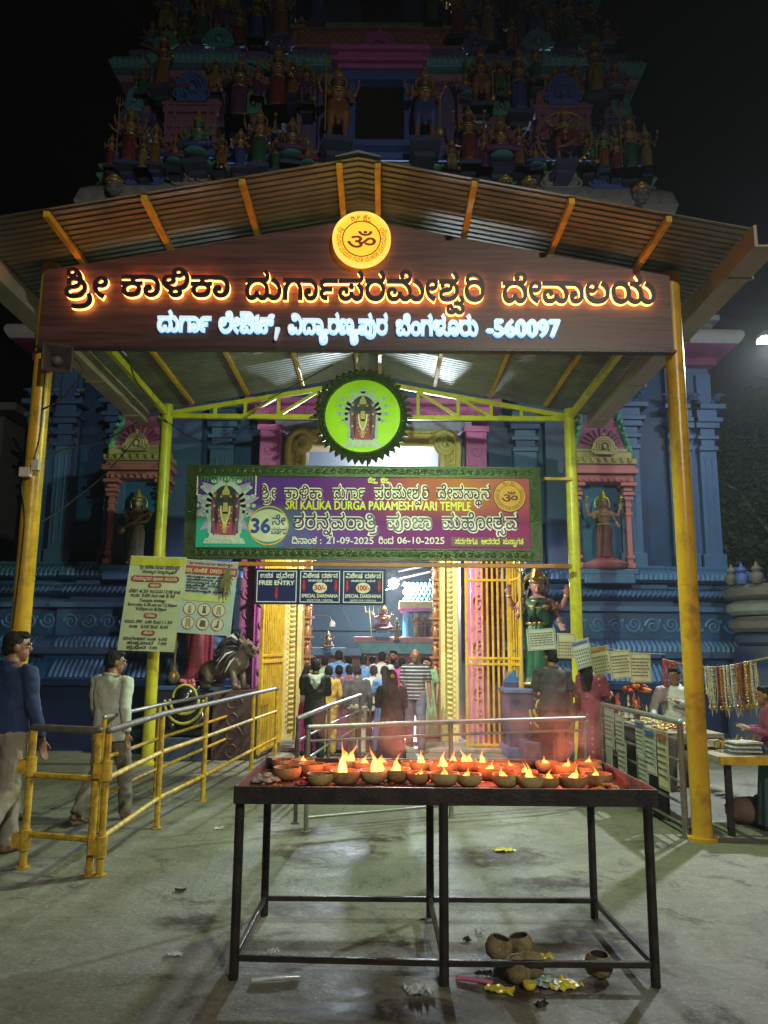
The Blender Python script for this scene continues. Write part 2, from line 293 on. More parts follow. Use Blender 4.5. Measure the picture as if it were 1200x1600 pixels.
GLYPHS['sha'] = (630, [[34,-2,524,-2,511,3,504,13,4,20,504,26,510,34,521,38,28,39,534,40,541,42,544,46,44,50,544,54,541,58,536,60,32,60,528,60,523,57,521,54,21,51,521,50,522,47,22,46,13,42,512,45,510,49,10,52,510,56,515,62,525,65,33,65,538,65,547,62,553,54,53,49,553,43,547,35,538,31,31,30,525,30,518,27,514,23,14,20,514,16,518,11,526,8,34,8,543,8,556,14,564,25,64,33,564,41,559,52,552,58,49,60,49,63,57,63,563,59,570,50,574,39,74,33,574,22,564,7,547,-2],[4,59,4,69,48,69,555,69,560,70,61,71,563,72,564,76,64,77,564,81,560,89,56,93,64,99,570,92,574,82,74,76,574,74,572,67,69,64,567,63,563,61,555,59,49,59,45,59,31,61,19,59]])
GLYPHS['ssa'] = (801, [[28,-2,521,-2,510,4,504,14,4,21,504,26,508,35,517,40,23,40,530,40,538,34,38,29,538,27,537,23,36,22,27,22,528,23,528,25,28,26,528,29,525,32,22,32,519,32,514,26,14,21,514,16,521,8,29,8,538,8,546,17,46,24,56,24,557,16,565,8,72,8,577,8,583,12,585,19,85,24,585,30,580,42,74,48,83,54,589,48,595,34,95,25,595,16,590,5,85,2,583,1,579,-1,575,-2,73,-2,566,-2,558,2,552,8,50,12,53,13,550,7,543,1,534,-2],[50,37,547,37,543,41,43,44,543,48,547,52,50,52,553,52,558,48,58,44,558,41,553,37],[86,-7,80,3,78,6,59,33,68,38,87,10,88,8,95,-2],[4,59,4,69,69,69,576,69,581,70,82,71,584,72,585,76,85,77,585,81,581,89,77,93,85,99,591,92,595,82,95,76,595,74,593,67,90,64,587,62,578,59,71,59]])
GLYPHS['sa'] = (709, [[60,-2,554,-2,545,4,539,11,37,16,534,21,529,27,525,29,23,29,518,29,514,23,14,18,514,14,517,6,20,2,10,-2,508,2,504,13,4,18,504,24,509,33,517,38,23,38,528,38,535,35,541,28,44,23,546,18,551,12,557,8,61,8,568,8,574,17,74,24,574,30,569,42,63,48,72,54,577,48,584,34,84,25,584,13,572,-2],[43,39,540,39,535,44,35,47,535,50,540,54,43,54,546,54,550,50,50,47,550,44,546,39],[4,59,4,69,57,69,564,69,570,70,71,71,572,72,574,76,74,77,574,81,570,89,66,93,74,99,580,92,584,82,84,76,584,74,582,67,79,64,575,62,567,59,60,59]])
GLYPHS['nna'] = (864, [[75,-2,565,-2,553,9,53,18,553,26,562,36,70,36,577,36,585,30,85,25,585,23,584,19,83,18,74,18,575,19,575,21,75,22,575,25,572,28,70,28,567,28,563,23,63,19,563,14,569,8,76,8,580,8,588,12,592,23,92,32,92,33,592,41,588,54,579,60,73,60,566,60,557,52,56,45,46,45,545,53,536,60,28,60,522,60,515,54,15,49,515,47,516,43,18,41,520,39,526,37,31,37,33,37,33,28,30,28,524,28,519,27,17,25,516,24,514,20,14,18,514,14,519,8,24,8,528,8,534,10,38,13,44,6,540,2,530,-2,24,-2,514,-2,504,9,4,16,504,21,507,28,513,33,18,34,18,31,514,33,508,39,505,46,5,50,505,56,510,65,521,70,28,70,537,70,549,64,53,56,50,56,552,61,559,67,568,70,74,70,583,70,596,61,603,44,103,32,603,25,600,12,593,4,582,-2]])
GLYPHS['gha'] = (996, [[28,-2,521,-2,510,4,504,14,4,21,504,26,508,35,517,40,23,40,530,40,538,34,38,29,538,27,537,23,36,22,27,22,528,23,528,25,28,26,528,29,525,32,22,32,519,32,514,26,14,21,514,16,521,8,29,8,538,8,546,17,46,24,56,24,557,16,565,8,71,8,576,8,581,12,584,18,84,21,584,27,579,36,74,42,83,48,82,41,586,37,591,31,594,25,94,21,594,14,588,4,578,-2,72,-2,566,-2,558,2,552,8,50,13,53,13,550,7,543,1,534,-2],[46,-18,46,2,56,2,57,-18],[50,37,547,37,543,41,43,44,543,48,547,52,50,52,553,52,558,48,58,44,558,41,553,37],[4,59,4,69,71,69,577,69,583,70,84,71,586,72,587,76,87,77,587,81,583,89,79,93,87,99,593,92,597,82,97,76,597,74,595,67,92,64,589,62,580,59,73,59],[102,26,598,26,591,28,585,34,81,39,83,48,586,43,591,37,597,34,101,34,606,34,611,40,111,44,611,50,605,59,100,63,107,70,613,66,621,53,121,44,621,38,616,30,607,26]])
GLYPHS['am'] = (550, [[34,-2,525,-2,512,6,505,20,5,30,505,40,512,54,525,62,34,62,545,62,558,54,564,40,64,30,564,21,557,7,544,-2],[34,8,544,8,554,21,54,30,554,41,544,53,35,53,528,53,519,47,515,37,15,31,515,20,525,8]])
GLYPHS['aav'] = (449, [[51,30,551,20,545,6,533,-2,24,-2,518,-2,508,4,503,13,3,18,503,24,507,31,513,35,17,35,522,35,526,30,26,26,526,23,522,19,20,19,516,19,512,22,12,26,14,26,513,25,512,21,12,19,512,15,518,8,24,8,530,8,537,13,541,23,41,30,541,37,537,48,34,51,531,54,525,58,515,59,8,59,-31,59,-31,69,10,69,518,69,530,66,539,61,42,58,546,53,551,39]])
GLYPHS['uv'] = (364, [[14,-2,505,-2,491,8,-15,15,-8,22,497,16,508,8,15,8,522,8,531,18,31,26,531,35,524,48,513,58,6,61,12,71,520,66,533,54,541,37,41,27,541,19,535,6,523,-2]])
GLYPHS['uuv'] = (746, [[11,-2,503,-2,491,7,-15,14,-8,21,497,14,506,8,11,8,517,8,522,14,22,20,522,24,521,31,521,37,21,40,521,50,529,63,543,70,52,70,561,70,575,64,584,53,588,38,88,30,588,20,582,6,570,-2,62,-2,555,-2,546,4,541,13,41,18,541,24,544,31,551,35,54,35,559,35,564,30,64,26,564,23,560,19,57,19,554,19,550,22,50,26,51,26,550,25,550,21,50,19,550,15,555,8,62,8,567,8,574,13,578,22,78,30,578,38,573,52,561,61,52,61,546,61,536,56,531,46,31,39,531,35,532,29,532,24,32,19,532,12,526,3,516,-2]])
GLYPHS['uvp'] = (252, [[-44,5,460,0,469,-7,481,-12,-12,-12,497,-12,510,-4,516,9,16,19,516,28,509,48,0,58,9,64,518,54,526,31,26,18,526,8,520,-6,510,-16,496,-21,-12,-21,479,-21,466,-16,454,-7,-51,-1]])
GLYPHS['uuvp'] = (644, [[-12,-21,480,-21,466,-16,454,-8,-51,-1,-44,5,460,0,470,-8,482,-12,-12,-12,494,-12,502,-9,507,-4,510,3,10,8,510,14,508,24,507,34,7,40,507,49,515,63,530,70,39,70,548,70,562,64,571,53,576,38,76,30,576,20,570,6,558,-2,49,-2,542,-2,533,4,528,13,28,18,528,24,532,31,538,35,42,35,546,35,551,30,51,26,551,23,547,19,44,19,541,19,537,22,37,26,38,26,538,25,537,21,37,19,537,15,542,8,49,8,554,8,562,13,566,22,66,30,566,38,560,52,548,61,39,61,529,61,517,49,17,39,517,34,518,24,520,14,20,8,520,-2,512,-15,498,-21]])
GLYPHS['len'] = (408, [[48,54,548,48,543,40,533,35,26,35,519,35,510,41,7,44,10,52,511,50,515,46,521,44,25,44,532,44,538,49,38,53,538,57,533,62,29,62,525,62,519,57,514,48,14,42,14,40,514,32,521,20,532,11,39,8,34,-2,525,3,512,14,504,30,4,40,504,50,511,63,522,70,30,70,535,70,544,66,548,59]])
GLYPHS['reph'] = (567, [[69,59,35,59,528,59,520,58,18,57,516,56,514,52,14,49,514,46,517,43,19,42,521,40,527,39,33,39,48,39,48,30,36,30,531,30,526,30,522,29,21,28,518,27,515,23,15,20,515,16,519,12,526,10,30,10,31,10,31,0,29,0,524,0,515,2,509,7,505,14,5,19,505,22,507,28,512,33,15,34,16,34,510,36,504,44,4,51,504,54,507,61,9,63,512,65,519,68,528,69,35,69,69,69]])
GLYPHS['kan'] = (574, [[35,-2,527,-2,514,4,507,15,7,22,507,26,510,32,515,38,19,40,21,38,4,38,4,47,30,47,532,48,534,51,34,53,534,55,533,58,32,59,37,61,42,59,543,58,544,54,44,53,544,51,543,48,42,47,67,47,67,38,51,38,52,40,556,38,562,33,564,26,64,22,564,15,558,4,545,-2],[36,8,546,8,554,17,54,23,554,28,550,34,542,38,36,38,530,38,521,34,517,28,17,23,517,16,526,8],[4,59,4,69,53,69,53,59]])
GLYPHS['gan'] = (648, [[62,69,62,59,58,59,58,60,566,55,572,41,575,24,75,16,75,0,63,0,63,14,563,20,563,30,561,39,60,42,557,50,548,60,41,60,535,60,528,54,522,46,20,40,520,37,518,30,518,20,18,14,18,0,6,0,6,16,506,26,509,43,517,57,25,61,27,59,6,59,6,69]])
GLYPHS['jan'] = (775, [[70,-2,562,-2,552,5,48,13,51,13,548,7,542,1,533,-2,27,-2,520,-2,511,4,506,12,6,17,506,22,510,30,518,37,23,40,528,43,534,49,34,53,534,55,532,59,528,61,24,61,518,61,513,57,13,53,513,51,515,47,16,45,7,42,505,45,503,51,3,54,503,58,508,66,517,70,24,70,532,70,540,65,544,57,44,53,544,48,540,41,533,35,28,32,522,28,516,22,16,18,516,13,523,8,28,8,536,8,544,17,45,24,54,24,555,16,564,8,70,8,577,8,583,15,83,19,583,23,580,29,78,32,86,38,589,34,593,24,93,19,593,13,588,4,578,-2],[64,39,557,39,546,44,539,51,37,55,35,59,40,64,546,55,557,48,63,48,568,48,574,52,74,56,574,59,571,64,69,65,78,69,580,67,584,61,84,56,584,51,579,43,570,39],[53,59,53,69,78,69,78,59]])
GLYPHS['dan'] = (765, [[27,-2,517,-2,505,13,5,28,505,35,510,48,518,58,25,61,26,59,5,59,5,69,77,69,77,59,71,59,73,60,578,57,586,48,590,35,90,28,590,13,578,-2,68,-2,563,-2,555,1,549,8,46,13,50,14,547,7,540,1,532,-2],[28,8,535,8,542,17,43,24,52,24,553,16,562,8,67,8,573,8,580,17,80,27,580,34,576,45,568,54,557,60,49,60,47,60,539,60,528,55,520,46,516,34,16,28,516,17,522,8]])
GLYPHS['nan'] = (711, [[60,-2,554,-2,545,4,539,11,37,16,534,21,529,27,525,29,23,29,518,29,514,23,14,18,514,14,517,6,20,2,10,-2,508,2,504,13,4,18,504,24,509,33,517,38,23,38,530,38,539,31,44,23,546,18,551,12,557,8,62,8,568,8,573,18,73,24,573,32,566,48,554,58,46,59,4,59,4,69,70,69,70,59,63,59,64,60,570,56,579,45,584,32,84,25,584,12,572,-2]])
GLYPHS['ran'] = (651, [[41,-2,531,-2,514,6,505,21,5,32,505,39,509,50,516,58,21,61,23,59,5,59,5,69,63,69,63,59,62,59,62,60,566,57,573,49,576,39,76,32,576,22,568,7,552,-2],[41,9,549,9,560,15,566,27,66,34,566,42,559,54,548,60,41,60,533,60,522,53,516,42,16,34,516,22,529,9]])
GLYPHS['van'] = (794, [[28,-2,521,-2,510,4,504,14,4,21,504,26,508,35,517,40,23,40,530,40,538,34,38,29,538,27,537,23,36,22,27,22,528,23,528,25,28,26,528,29,525,32,22,32,519,32,514,26,14,21,514,16,521,8,29,8,538,8,546,17,46,24,56,24,557,16,565,8,71,8,578,8,584,18,84,24,584,31,579,44,570,53,560,59,55,60,74,60,580,56,589,45,594,32,94,25,594,16,588,4,578,-2,72,-2,566,-2,558,2,552,8,50,13,53,13,550,7,543,1,534,-2],[4,59,4,69,81,69,81,59]])
GLYPHS['san'] = (709, [[60,-2,554,-2,545,4,539,11,37,16,534,21,529,27,525,29,23,29,518,29,514,23,14,18,514,14,517,6,20,2,10,-2,508,2,504,13,4,18,504,24,509,33,517,38,23,38,528,38,535,35,541,28,44,23,546,18,551,12,557,8,61,8,568,8,574,17,74,24,574,30,569,42,63,48,72,54,577,48,584,34,84,25,584,13,572,-2],[43,39,540,39,535,44,35,47,535,50,540,54,43,54,546,54,550,50,50,47,550,44,546,39],[4,59,4,69,70,69,70,59]])
GLYPHS['dhan'] = (765, [[27,-2,517,-2,505,13,5,28,505,35,510,48,518,58,25,61,26,59,5,59,5,69,77,69,77,59,71,59,73,60,578,57,586,48,590,35,90,28,590,13,578,-2,68,-2,563,-2,555,1,549,8,46,13,50,14,547,7,540,1,532,-2],[28,8,535,8,542,17,43,24,52,24,553,16,562,8,67,8,573,8,580,17,80,27,580,34,576,45,568,54,557,60,49,60,47,60,539,60,528,55,520,46,516,34,16,28,516,17,522,8],[42,-18,43,2,53,2,54,-18]])
GLYPHS['ttax'] = (1128, [[30,-2,525,-2,516,2,509,9,505,20,5,27,505,36,511,50,523,58,30,58,536,58,543,54,547,48,47,43,547,38,543,30,534,26,27,26,520,26,512,31,9,34,12,42,513,40,520,35,26,35,532,35,538,39,38,42,538,46,533,49,30,49,525,49,518,43,515,33,15,27,15,26,515,21,518,14,522,10,528,8,32,8,540,8,548,18,49,24,59,24,560,16,569,8,75,8,582,8,587,15,87,20,587,25,583,33,575,38,71,38,79,44,586,42,594,34,598,25,98,20,598,10,587,-2,75,-2,570,-2,562,2,555,8,52,13,56,13,552,8,545,1,536,-2],[24,52,517,54,511,63,11,67,511,71,514,77,524,81,31,82,32,72,526,72,520,69,20,66,520,63,526,58,31,57],[62,38,62,48,72,48,576,48,582,50,82,54,582,56,580,60,78,61,87,65,588,64,590,62,592,59,592,56,92,54,592,51,590,46,586,42,83,40,580,39,576,38,74,38],[53,59,53,69,87,69,87,59],[121,37,612,37,602,48,102,59,102,60,602,69,608,81,620,87,127,87,632,87,640,85,142,83,137,75,634,77,629,78,126,78,622,78,615,75,611,67,111,60,111,58,611,52,616,45,121,45,624,45,628,48,128,52,628,54,627,56,126,57,625,58,621,59,117,59,81,59,81,69,116,69,622,69,630,67,133,64,636,62,638,56,138,52,638,44,628,37]])
GLYPHS['ci'] = (797, [[70,-2,565,-2,557,1,550,8,47,13,51,13,548,7,542,1,533,-2,27,-2,520,-2,511,4,506,12,6,17,506,22,510,30,518,37,23,40,528,43,534,49,34,53,534,55,532,59,528,61,24,61,518,61,513,57,13,53,513,51,515,47,16,45,7,42,505,45,503,51,3,54,503,58,508,66,517,70,24,70,532,70,540,65,544,57,44,53,544,48,540,41,533,35,28,32,522,28,516,22,16,18,516,13,523,8,28,8,536,8,544,17,45,24,54,24,555,16,564,8,70,8,577,8,583,15,83,20,583,24,580,32,573,37,68,39,75,44,581,41,589,34,593,25,93,20,593,13,588,4,578,-2],[55,38,55,47,95,47,95,38,90,38,588,38,582,38,80,39,77,38],[70,44,67,47,571,48,579,53,583,61,83,66,83,67,583,71,580,77,574,81,70,81,566,81,562,77,62,74,562,72,564,69,568,68,69,68,575,68,581,73,84,77,88,71,586,69,582,64,574,60,69,60,564,60,557,63,552,69,52,74,552,80,562,89,70,89,577,89,587,83,592,72,92,66,592,59,587,50,83,46]])
GLYPHS['di'] = (765, [[27,-2,520,-2,511,5,505,18,5,29,505,36,510,50,521,62,537,69,48,69,557,69,570,64,577,56,80,52,80,52,578,58,570,70,558,78,544,83,36,83,527,83,519,77,19,73,519,70,522,65,24,62,17,56,515,58,511,64,509,70,9,73,509,80,516,89,528,93,35,93,542,93,554,90,564,86,68,83,576,77,586,61,590,42,90,30,590,18,585,5,575,-2,68,-2,563,-2,555,1,549,8,46,13,50,14,547,7,540,1,532,-2],[28,8,535,8,542,17,43,24,52,24,553,16,562,8,67,8,573,8,580,17,80,27,580,34,576,45,568,54,557,59,49,59,47,59,539,59,528,54,520,46,516,34,16,27,516,17,522,8]])
GLYPHS['lli'] = (720, [[45,-2,540,-2,532,1,526,8,26,13,526,16,529,22,32,24,32,21,524,22,511,30,504,41,4,48,504,55,509,65,519,70,26,70,531,70,538,67,543,60,43,55,543,51,539,44,530,39,22,39,519,39,512,41,10,42,11,50,513,49,518,47,21,47,528,47,533,52,33,55,533,58,529,62,25,62,519,62,513,55,13,49,513,45,516,38,524,33,536,30,46,29,555,29,568,34,576,45,76,54,576,60,573,71,567,80,558,87,52,87,548,87,544,83,44,80,544,77,548,74,52,74,556,74,563,79,64,85,73,84,572,78,566,69,557,65,52,65,548,65,542,67,537,71,534,76,34,80,534,87,544,95,53,95,561,95,574,88,582,76,586,62,86,54,586,46,581,34,573,26,564,22,60,21,59,24,562,22,565,17,65,13,565,7,555,-2],[46,7,550,7,555,10,55,14,555,17,550,21,45,22,540,21,536,17,36,14,536,11,540,7]])
GLYPHS['ri'] = (651, [[41,-2,531,-2,514,6,505,22,5,34,505,42,511,54,520,64,533,69,40,69,545,69,554,67,562,61,65,57,66,57,564,62,558,72,550,79,540,83,34,83,526,83,519,77,19,73,519,70,522,65,24,62,17,56,514,59,509,68,9,73,509,80,516,89,527,93,33,93,543,93,557,86,62,80,568,74,574,59,576,44,76,36,576,24,568,7,552,-2],[41,9,549,9,560,15,566,27,66,34,566,42,559,53,548,59,41,59,533,59,522,53,516,42,16,34,516,22,529,9]])
GLYPHS['shi'] = (630, [[33,-2,524,-2,511,3,504,13,4,20,504,26,510,34,521,38,28,39,536,40,544,44,547,52,47,58,47,60,547,65,544,76,538,85,530,91,23,91,519,91,515,88,15,85,515,82,519,78,23,78,527,78,534,83,34,90,44,89,542,79,531,69,23,69,518,69,510,73,506,80,6,85,506,91,516,100,24,100,532,100,544,93,553,81,557,67,57,60,557,58,556,56,556,54,56,53,556,45,548,35,538,31,31,30,525,30,518,27,514,23,14,20,514,16,518,11,526,8,33,8,543,8,557,14,564,24,64,31,564,38,558,49,53,53,552,54,550,54,49,55,546,56,538,58,33,58,528,58,521,55,21,51,521,50,521,47,22,46,13,42,511,45,510,50,10,53,510,55,512,60,518,65,526,68,33,68,538,68,546,66,50,65,550,64,551,64,552,64,53,64,559,61,569,52,574,40,74,31,574,21,565,6,547,-2]])
GLYPHS['ti'] = (616, [[38,-2,529,-2,516,3,508,10,504,20,4,25,504,27,504,31,4,32,14,31,514,30,514,28,14,26,514,23,516,17,521,12,531,8,38,8,546,8,556,12,561,17,564,23,64,26,564,28,562,34,60,36,560,37,559,37,58,38,556,40,549,42,45,42,540,42,535,39,35,37,535,34,539,32,43,32,548,32,554,36,557,44,57,50,557,57,552,68,545,76,536,81,30,81,526,81,522,78,22,75,522,72,525,68,29,68,534,68,540,73,41,80,50,79,549,72,543,64,535,59,29,59,524,59,516,63,512,70,12,75,512,81,522,90,30,90,538,90,552,83,562,72,567,58,67,50,567,47,566,41,65,38,565,38,564,37,564,36,64,36,561,29,550,23,42,23,534,23,525,30,25,37,525,41,529,47,537,51,44,51,549,51,558,48,61,46,62,45,568,42,572,32,72,26,572,20,568,9,560,2,547,-2]])
GLYPHS['vi'] = (818, [[28,-2,521,-2,510,4,504,14,4,21,504,26,508,35,517,40,23,40,529,40,537,34,37,29,537,27,536,23,36,22,27,22,527,23,528,25,28,26,528,29,525,32,22,32,518,32,513,26,13,21,513,16,521,8,29,8,538,8,546,17,46,24,56,24,556,16,565,8,71,8,575,8,581,12,585,18,587,27,87,32,587,43,580,63,568,78,552,87,44,87,540,87,536,83,36,80,536,77,539,74,43,74,547,74,554,79,55,85,64,84,563,78,557,69,549,65,43,65,538,65,530,68,526,75,26,80,526,84,530,91,538,95,44,95,555,95,574,86,589,68,597,45,97,32,597,25,594,14,590,6,584,1,576,-2,71,-2,565,-2,558,2,552,8,49,13,53,13,550,7,542,1,534,-2]])
GLYPHS['be'] = (805, [[27,-2,520,-2,511,4,506,12,6,17,506,22,510,30,518,37,23,40,528,43,534,49,34,53,534,55,532,59,528,61,24,61,518,61,513,57,13,53,513,51,515,47,16,45,7,42,505,45,503,51,3,54,503,58,508,66,517,70,24,70,532,70,540,65,544,57,44,53,544,48,540,41,533,35,28,32,522,28,516,22,16,18,516,13,523,8,28,8,536,8,544,17,45,24,54,24,555,16,564,8,70,8,577,8,585,18,85,26,585,34,579,48,567,57,60,60,76,60,582,57,591,47,596,34,96,27,596,18,589,6,578,-2,70,-2,565,-2,557,1,550,8,47,13,51,13,548,7,542,1,533,-2],[54,59,54,69,64,69,572,69,580,71,82,73,583,75,584,79,84,81,584,87,578,92,73,92,568,92,561,87,61,83,561,83,561,81,61,81,58,86,559,86,561,87,62,87,565,87,569,84,69,81,569,78,565,75,62,75,557,75,553,81,53,85,553,89,558,96,567,101,73,101,580,101,589,96,594,86,94,80,594,75,592,68,88,65,586,63,580,60,572,59,66,59]])
GLYPHS['de'] = (765, [[27,-2,517,-2,505,13,5,28,505,35,510,48,518,58,25,61,26,59,5,59,5,69,60,69,568,69,576,71,78,73,579,75,580,79,80,81,580,87,574,92,69,92,564,92,557,87,57,83,557,83,557,81,57,81,54,86,555,86,557,87,58,87,561,87,565,84,65,81,565,78,561,75,58,75,553,75,549,81,49,85,549,89,554,96,563,101,69,101,576,101,585,96,590,86,90,80,590,75,588,68,84,65,582,63,575,60,71,60,72,61,578,58,586,48,590,35,90,28,590,13,578,-2,68,-2,563,-2,555,1,549,8,46,13,50,14,547,7,540,1,532,-2],[28,8,535,8,542,17,43,24,52,24,553,16,562,8,67,8,573,8,580,17,80,27,580,34,576,45,568,54,557,60,49,60,47,60,539,60,528,55,520,46,516,34,16,28,516,17,522,8]])
GLYPHS['he'] = (801, [[29,-2,518,-2,504,11,4,23,504,33,517,47,30,47,533,47,539,45,544,42,46,40,45,39,546,40,546,42,46,42,546,46,543,52,537,57,530,60,26,60,45,61,548,59,552,54,555,47,55,43,555,42,555,40,55,39,54,40,557,42,562,45,568,47,72,47,584,47,596,33,96,23,596,12,583,-2,71,-2,565,-2,556,2,550,8,49,13,51,13,550,8,543,2,535,-2],[30,8,538,8,545,16,45,23,545,30,537,38,30,38,525,38,518,34,514,27,14,23,514,16,523,8],[70,8,578,8,586,16,86,23,586,27,582,34,575,38,70,38,563,38,555,29,55,23,555,16,563,8],[4,59,4,69,66,69,574,69,582,71,83,73,585,75,586,79,86,81,586,87,579,92,74,92,569,92,563,87,63,83,563,83,563,81,63,81,59,86,560,86,563,87,64,87,567,87,570,84,70,81,570,78,566,75,63,75,559,75,555,81,55,85,555,89,560,96,568,101,75,101,582,101,591,96,596,86,96,80,596,75,593,68,90,65,588,63,581,60,573,59,68,59]])
GLYPHS['le'] = (769, [[48,-2,534,-2,515,9,505,27,5,38,505,48,511,63,523,70,30,70,536,70,544,66,548,59,48,54,548,48,543,40,534,35,26,35,524,35,519,36,515,38,14,39,15,48,516,47,519,45,523,44,26,44,532,44,538,49,38,53,538,57,534,62,30,62,526,62,519,57,514,47,14,38,514,30,522,17,537,9,48,9,558,9,573,15,581,27,81,35,581,44,571,58,63,62,69,68,576,65,586,55,592,42,92,35,592,25,582,8,563,-2],[55,59,55,69,61,69,570,69,577,71,79,73,580,75,581,79,81,81,581,87,575,92,70,92,565,92,558,87,58,83,558,83,558,81,58,81,55,86,556,86,558,87,59,87,562,87,566,84,66,81,566,78,562,75,59,75,554,75,550,81,50,85,550,89,555,96,564,101,70,101,577,101,586,96,592,86,92,80,592,75,589,68,86,65,583,63,577,60,569,59,64,59]])
GLYPHS['me'] = (1156, [[28,-2,521,-2,510,4,504,14,4,21,504,26,508,35,517,40,23,40,530,40,538,34,38,29,538,27,537,23,36,22,27,22,528,23,528,25,28,26,528,29,525,32,22,32,519,32,514,26,14,21,514,16,521,8,29,8,538,8,546,17,46,24,56,24,557,16,565,8,71,8,578,8,584,18,84,24,584,31,579,44,570,53,560,59,55,60,74,60,580,56,589,45,594,32,94,25,594,16,588,4,578,-2,72,-2,566,-2,558,2,552,8,50,13,53,13,550,7,543,1,534,-2],[4,59,4,69,64,69,572,69,580,71,81,73,583,75,584,79,84,81,584,87,577,92,72,92,567,92,561,87,61,83,561,83,561,81,61,81,57,86,558,86,561,87,62,87,565,87,568,84,68,81,568,78,564,75,61,75,557,75,553,81,53,85,553,89,558,96,566,101,73,101,580,101,589,96,594,86,94,80,594,75,591,68,88,65,586,63,580,60,571,59,66,59],[114,-2,604,-2,590,8,84,15,90,22,596,16,607,8,114,8,621,8,630,18,130,26,630,35,623,48,612,58,105,61,110,71,619,66,632,54,640,37,140,27,640,19,634,6,622,-2]])
GLYPHS['ne'] = (711, [[60,-2,554,-2,545,4,539,11,37,16,534,21,529,27,525,29,23,29,518,29,514,23,14,18,514,14,517,6,20,2,10,-2,508,2,504,13,4,18,504,24,509,33,517,38,23,38,530,38,539,31,44,23,546,18,551,12,557,8,62,8,568,8,573,18,73,24,573,32,566,48,554,58,46,59,4,59,4,69,53,69,562,69,569,71,71,73,572,75,574,79,74,81,574,87,567,92,62,92,557,92,550,87,50,83,550,83,550,81,50,81,47,86,548,86,550,87,51,87,554,87,558,84,58,81,558,78,554,75,51,75,546,75,542,81,42,85,542,89,547,96,556,101,62,101,569,101,578,96,584,86,84,80,584,75,581,68,78,65,576,63,569,60,561,59,56,59,52,59,64,60,570,56,579,45,584,32,84,25,584,12,572,-2]])
GLYPHS['she'] = (630, [[34,-2,524,-2,511,3,504,13,4,20,504,26,510,34,521,38,28,39,534,40,541,42,544,46,44,50,544,54,541,58,536,60,32,60,528,60,523,57,521,54,21,51,521,50,522,47,22,46,13,42,512,45,510,49,10,52,510,56,515,62,525,65,33,65,538,65,547,62,553,54,53,49,553,43,547,35,538,31,31,30,525,30,518,27,514,23,14,20,514,16,518,11,526,8,34,8,543,8,556,14,564,25,64,33,564,41,559,52,552,58,49,60,49,63,58,63,563,59,570,50,574,39,74,33,574,22,564,7,547,-2],[4,59,4,69,44,69,552,69,559,71,61,73,563,75,564,79,64,81,564,87,557,92,52,92,547,92,541,87,41,83,541,83,541,81,41,81,37,86,538,86,541,87,42,87,545,87,548,84,48,81,548,78,544,75,41,75,537,75,533,81,33,85,533,89,537,96,546,101,53,101,559,101,569,96,574,86,74,80,574,75,571,68,68,65,566,63,559,60,551,59,46,59,44,59,33,61,19,59]])
GLYPHS['ve'] = (794, [[28,-2,521,-2,510,4,504,14,4,21,504,26,508,35,517,40,23,40,530,40,538,34,38,29,538,27,537,23,36,22,27,22,528,23,528,25,28,26,528,29,525,32,22,32,519,32,514,26,14,21,514,16,521,8,29,8,538,8,546,17,46,24,56,24,557,16,565,8,71,8,578,8,584,18,84,24,584,31,579,44,570,53,560,59,55,60,74,60,580,56,589,45,594,32,94,25,594,16,588,4,578,-2,72,-2,566,-2,558,2,552,8,50,13,53,13,550,7,543,1,534,-2],[4,59,4,69,64,69,572,69,580,71,81,73,583,75,584,79,84,81,584,87,577,92,72,92,567,92,561,87,61,83,561,83,561,81,61,81,57,86,558,86,561,87,62,87,565,87,568,84,68,81,568,78,564,75,61,75,557,75,553,81,53,85,553,89,558,96,566,101,73,101,580,101,589,96,594,86,94,80,594,75,591,68,88,65,586,63,580,60,571,59,66,59]])
GLYPHS['te'] = (622, [[38,-2,530,-2,517,2,508,10,504,20,4,25,504,27,504,31,5,32,15,31,514,30,514,28,14,26,514,23,516,17,522,12,531,8,38,8,546,8,556,12,562,17,564,23,64,26,564,28,563,34,61,36,560,36,559,37,59,38,556,40,550,42,45,42,540,42,536,39,36,37,536,34,540,32,44,32,548,32,554,35,556,41,56,45,556,50,552,56,545,60,42,61,57,62,561,59,566,50,66,44,566,43,566,42,65,41,65,38,563,32,556,26,547,23,43,23,535,23,526,30,26,37,526,40,529,47,537,50,44,50,548,50,556,48,60,47,560,47,561,46,561,46,62,46,568,42,573,32,73,26,573,20,569,9,560,2,547,-2],[5,59,5,69,43,69,551,69,558,71,60,73,562,75,563,79,63,81,563,87,556,92,51,92,546,92,540,87,40,83,540,83,540,81,40,81,36,86,538,86,540,87,41,87,544,87,547,84,47,81,547,78,543,75,40,75,536,75,532,81,32,85,532,89,536,96,545,101,52,101,558,101,568,96,573,86,73,80,573,75,570,68,67,65,565,63,558,60,550,59,45,59]])
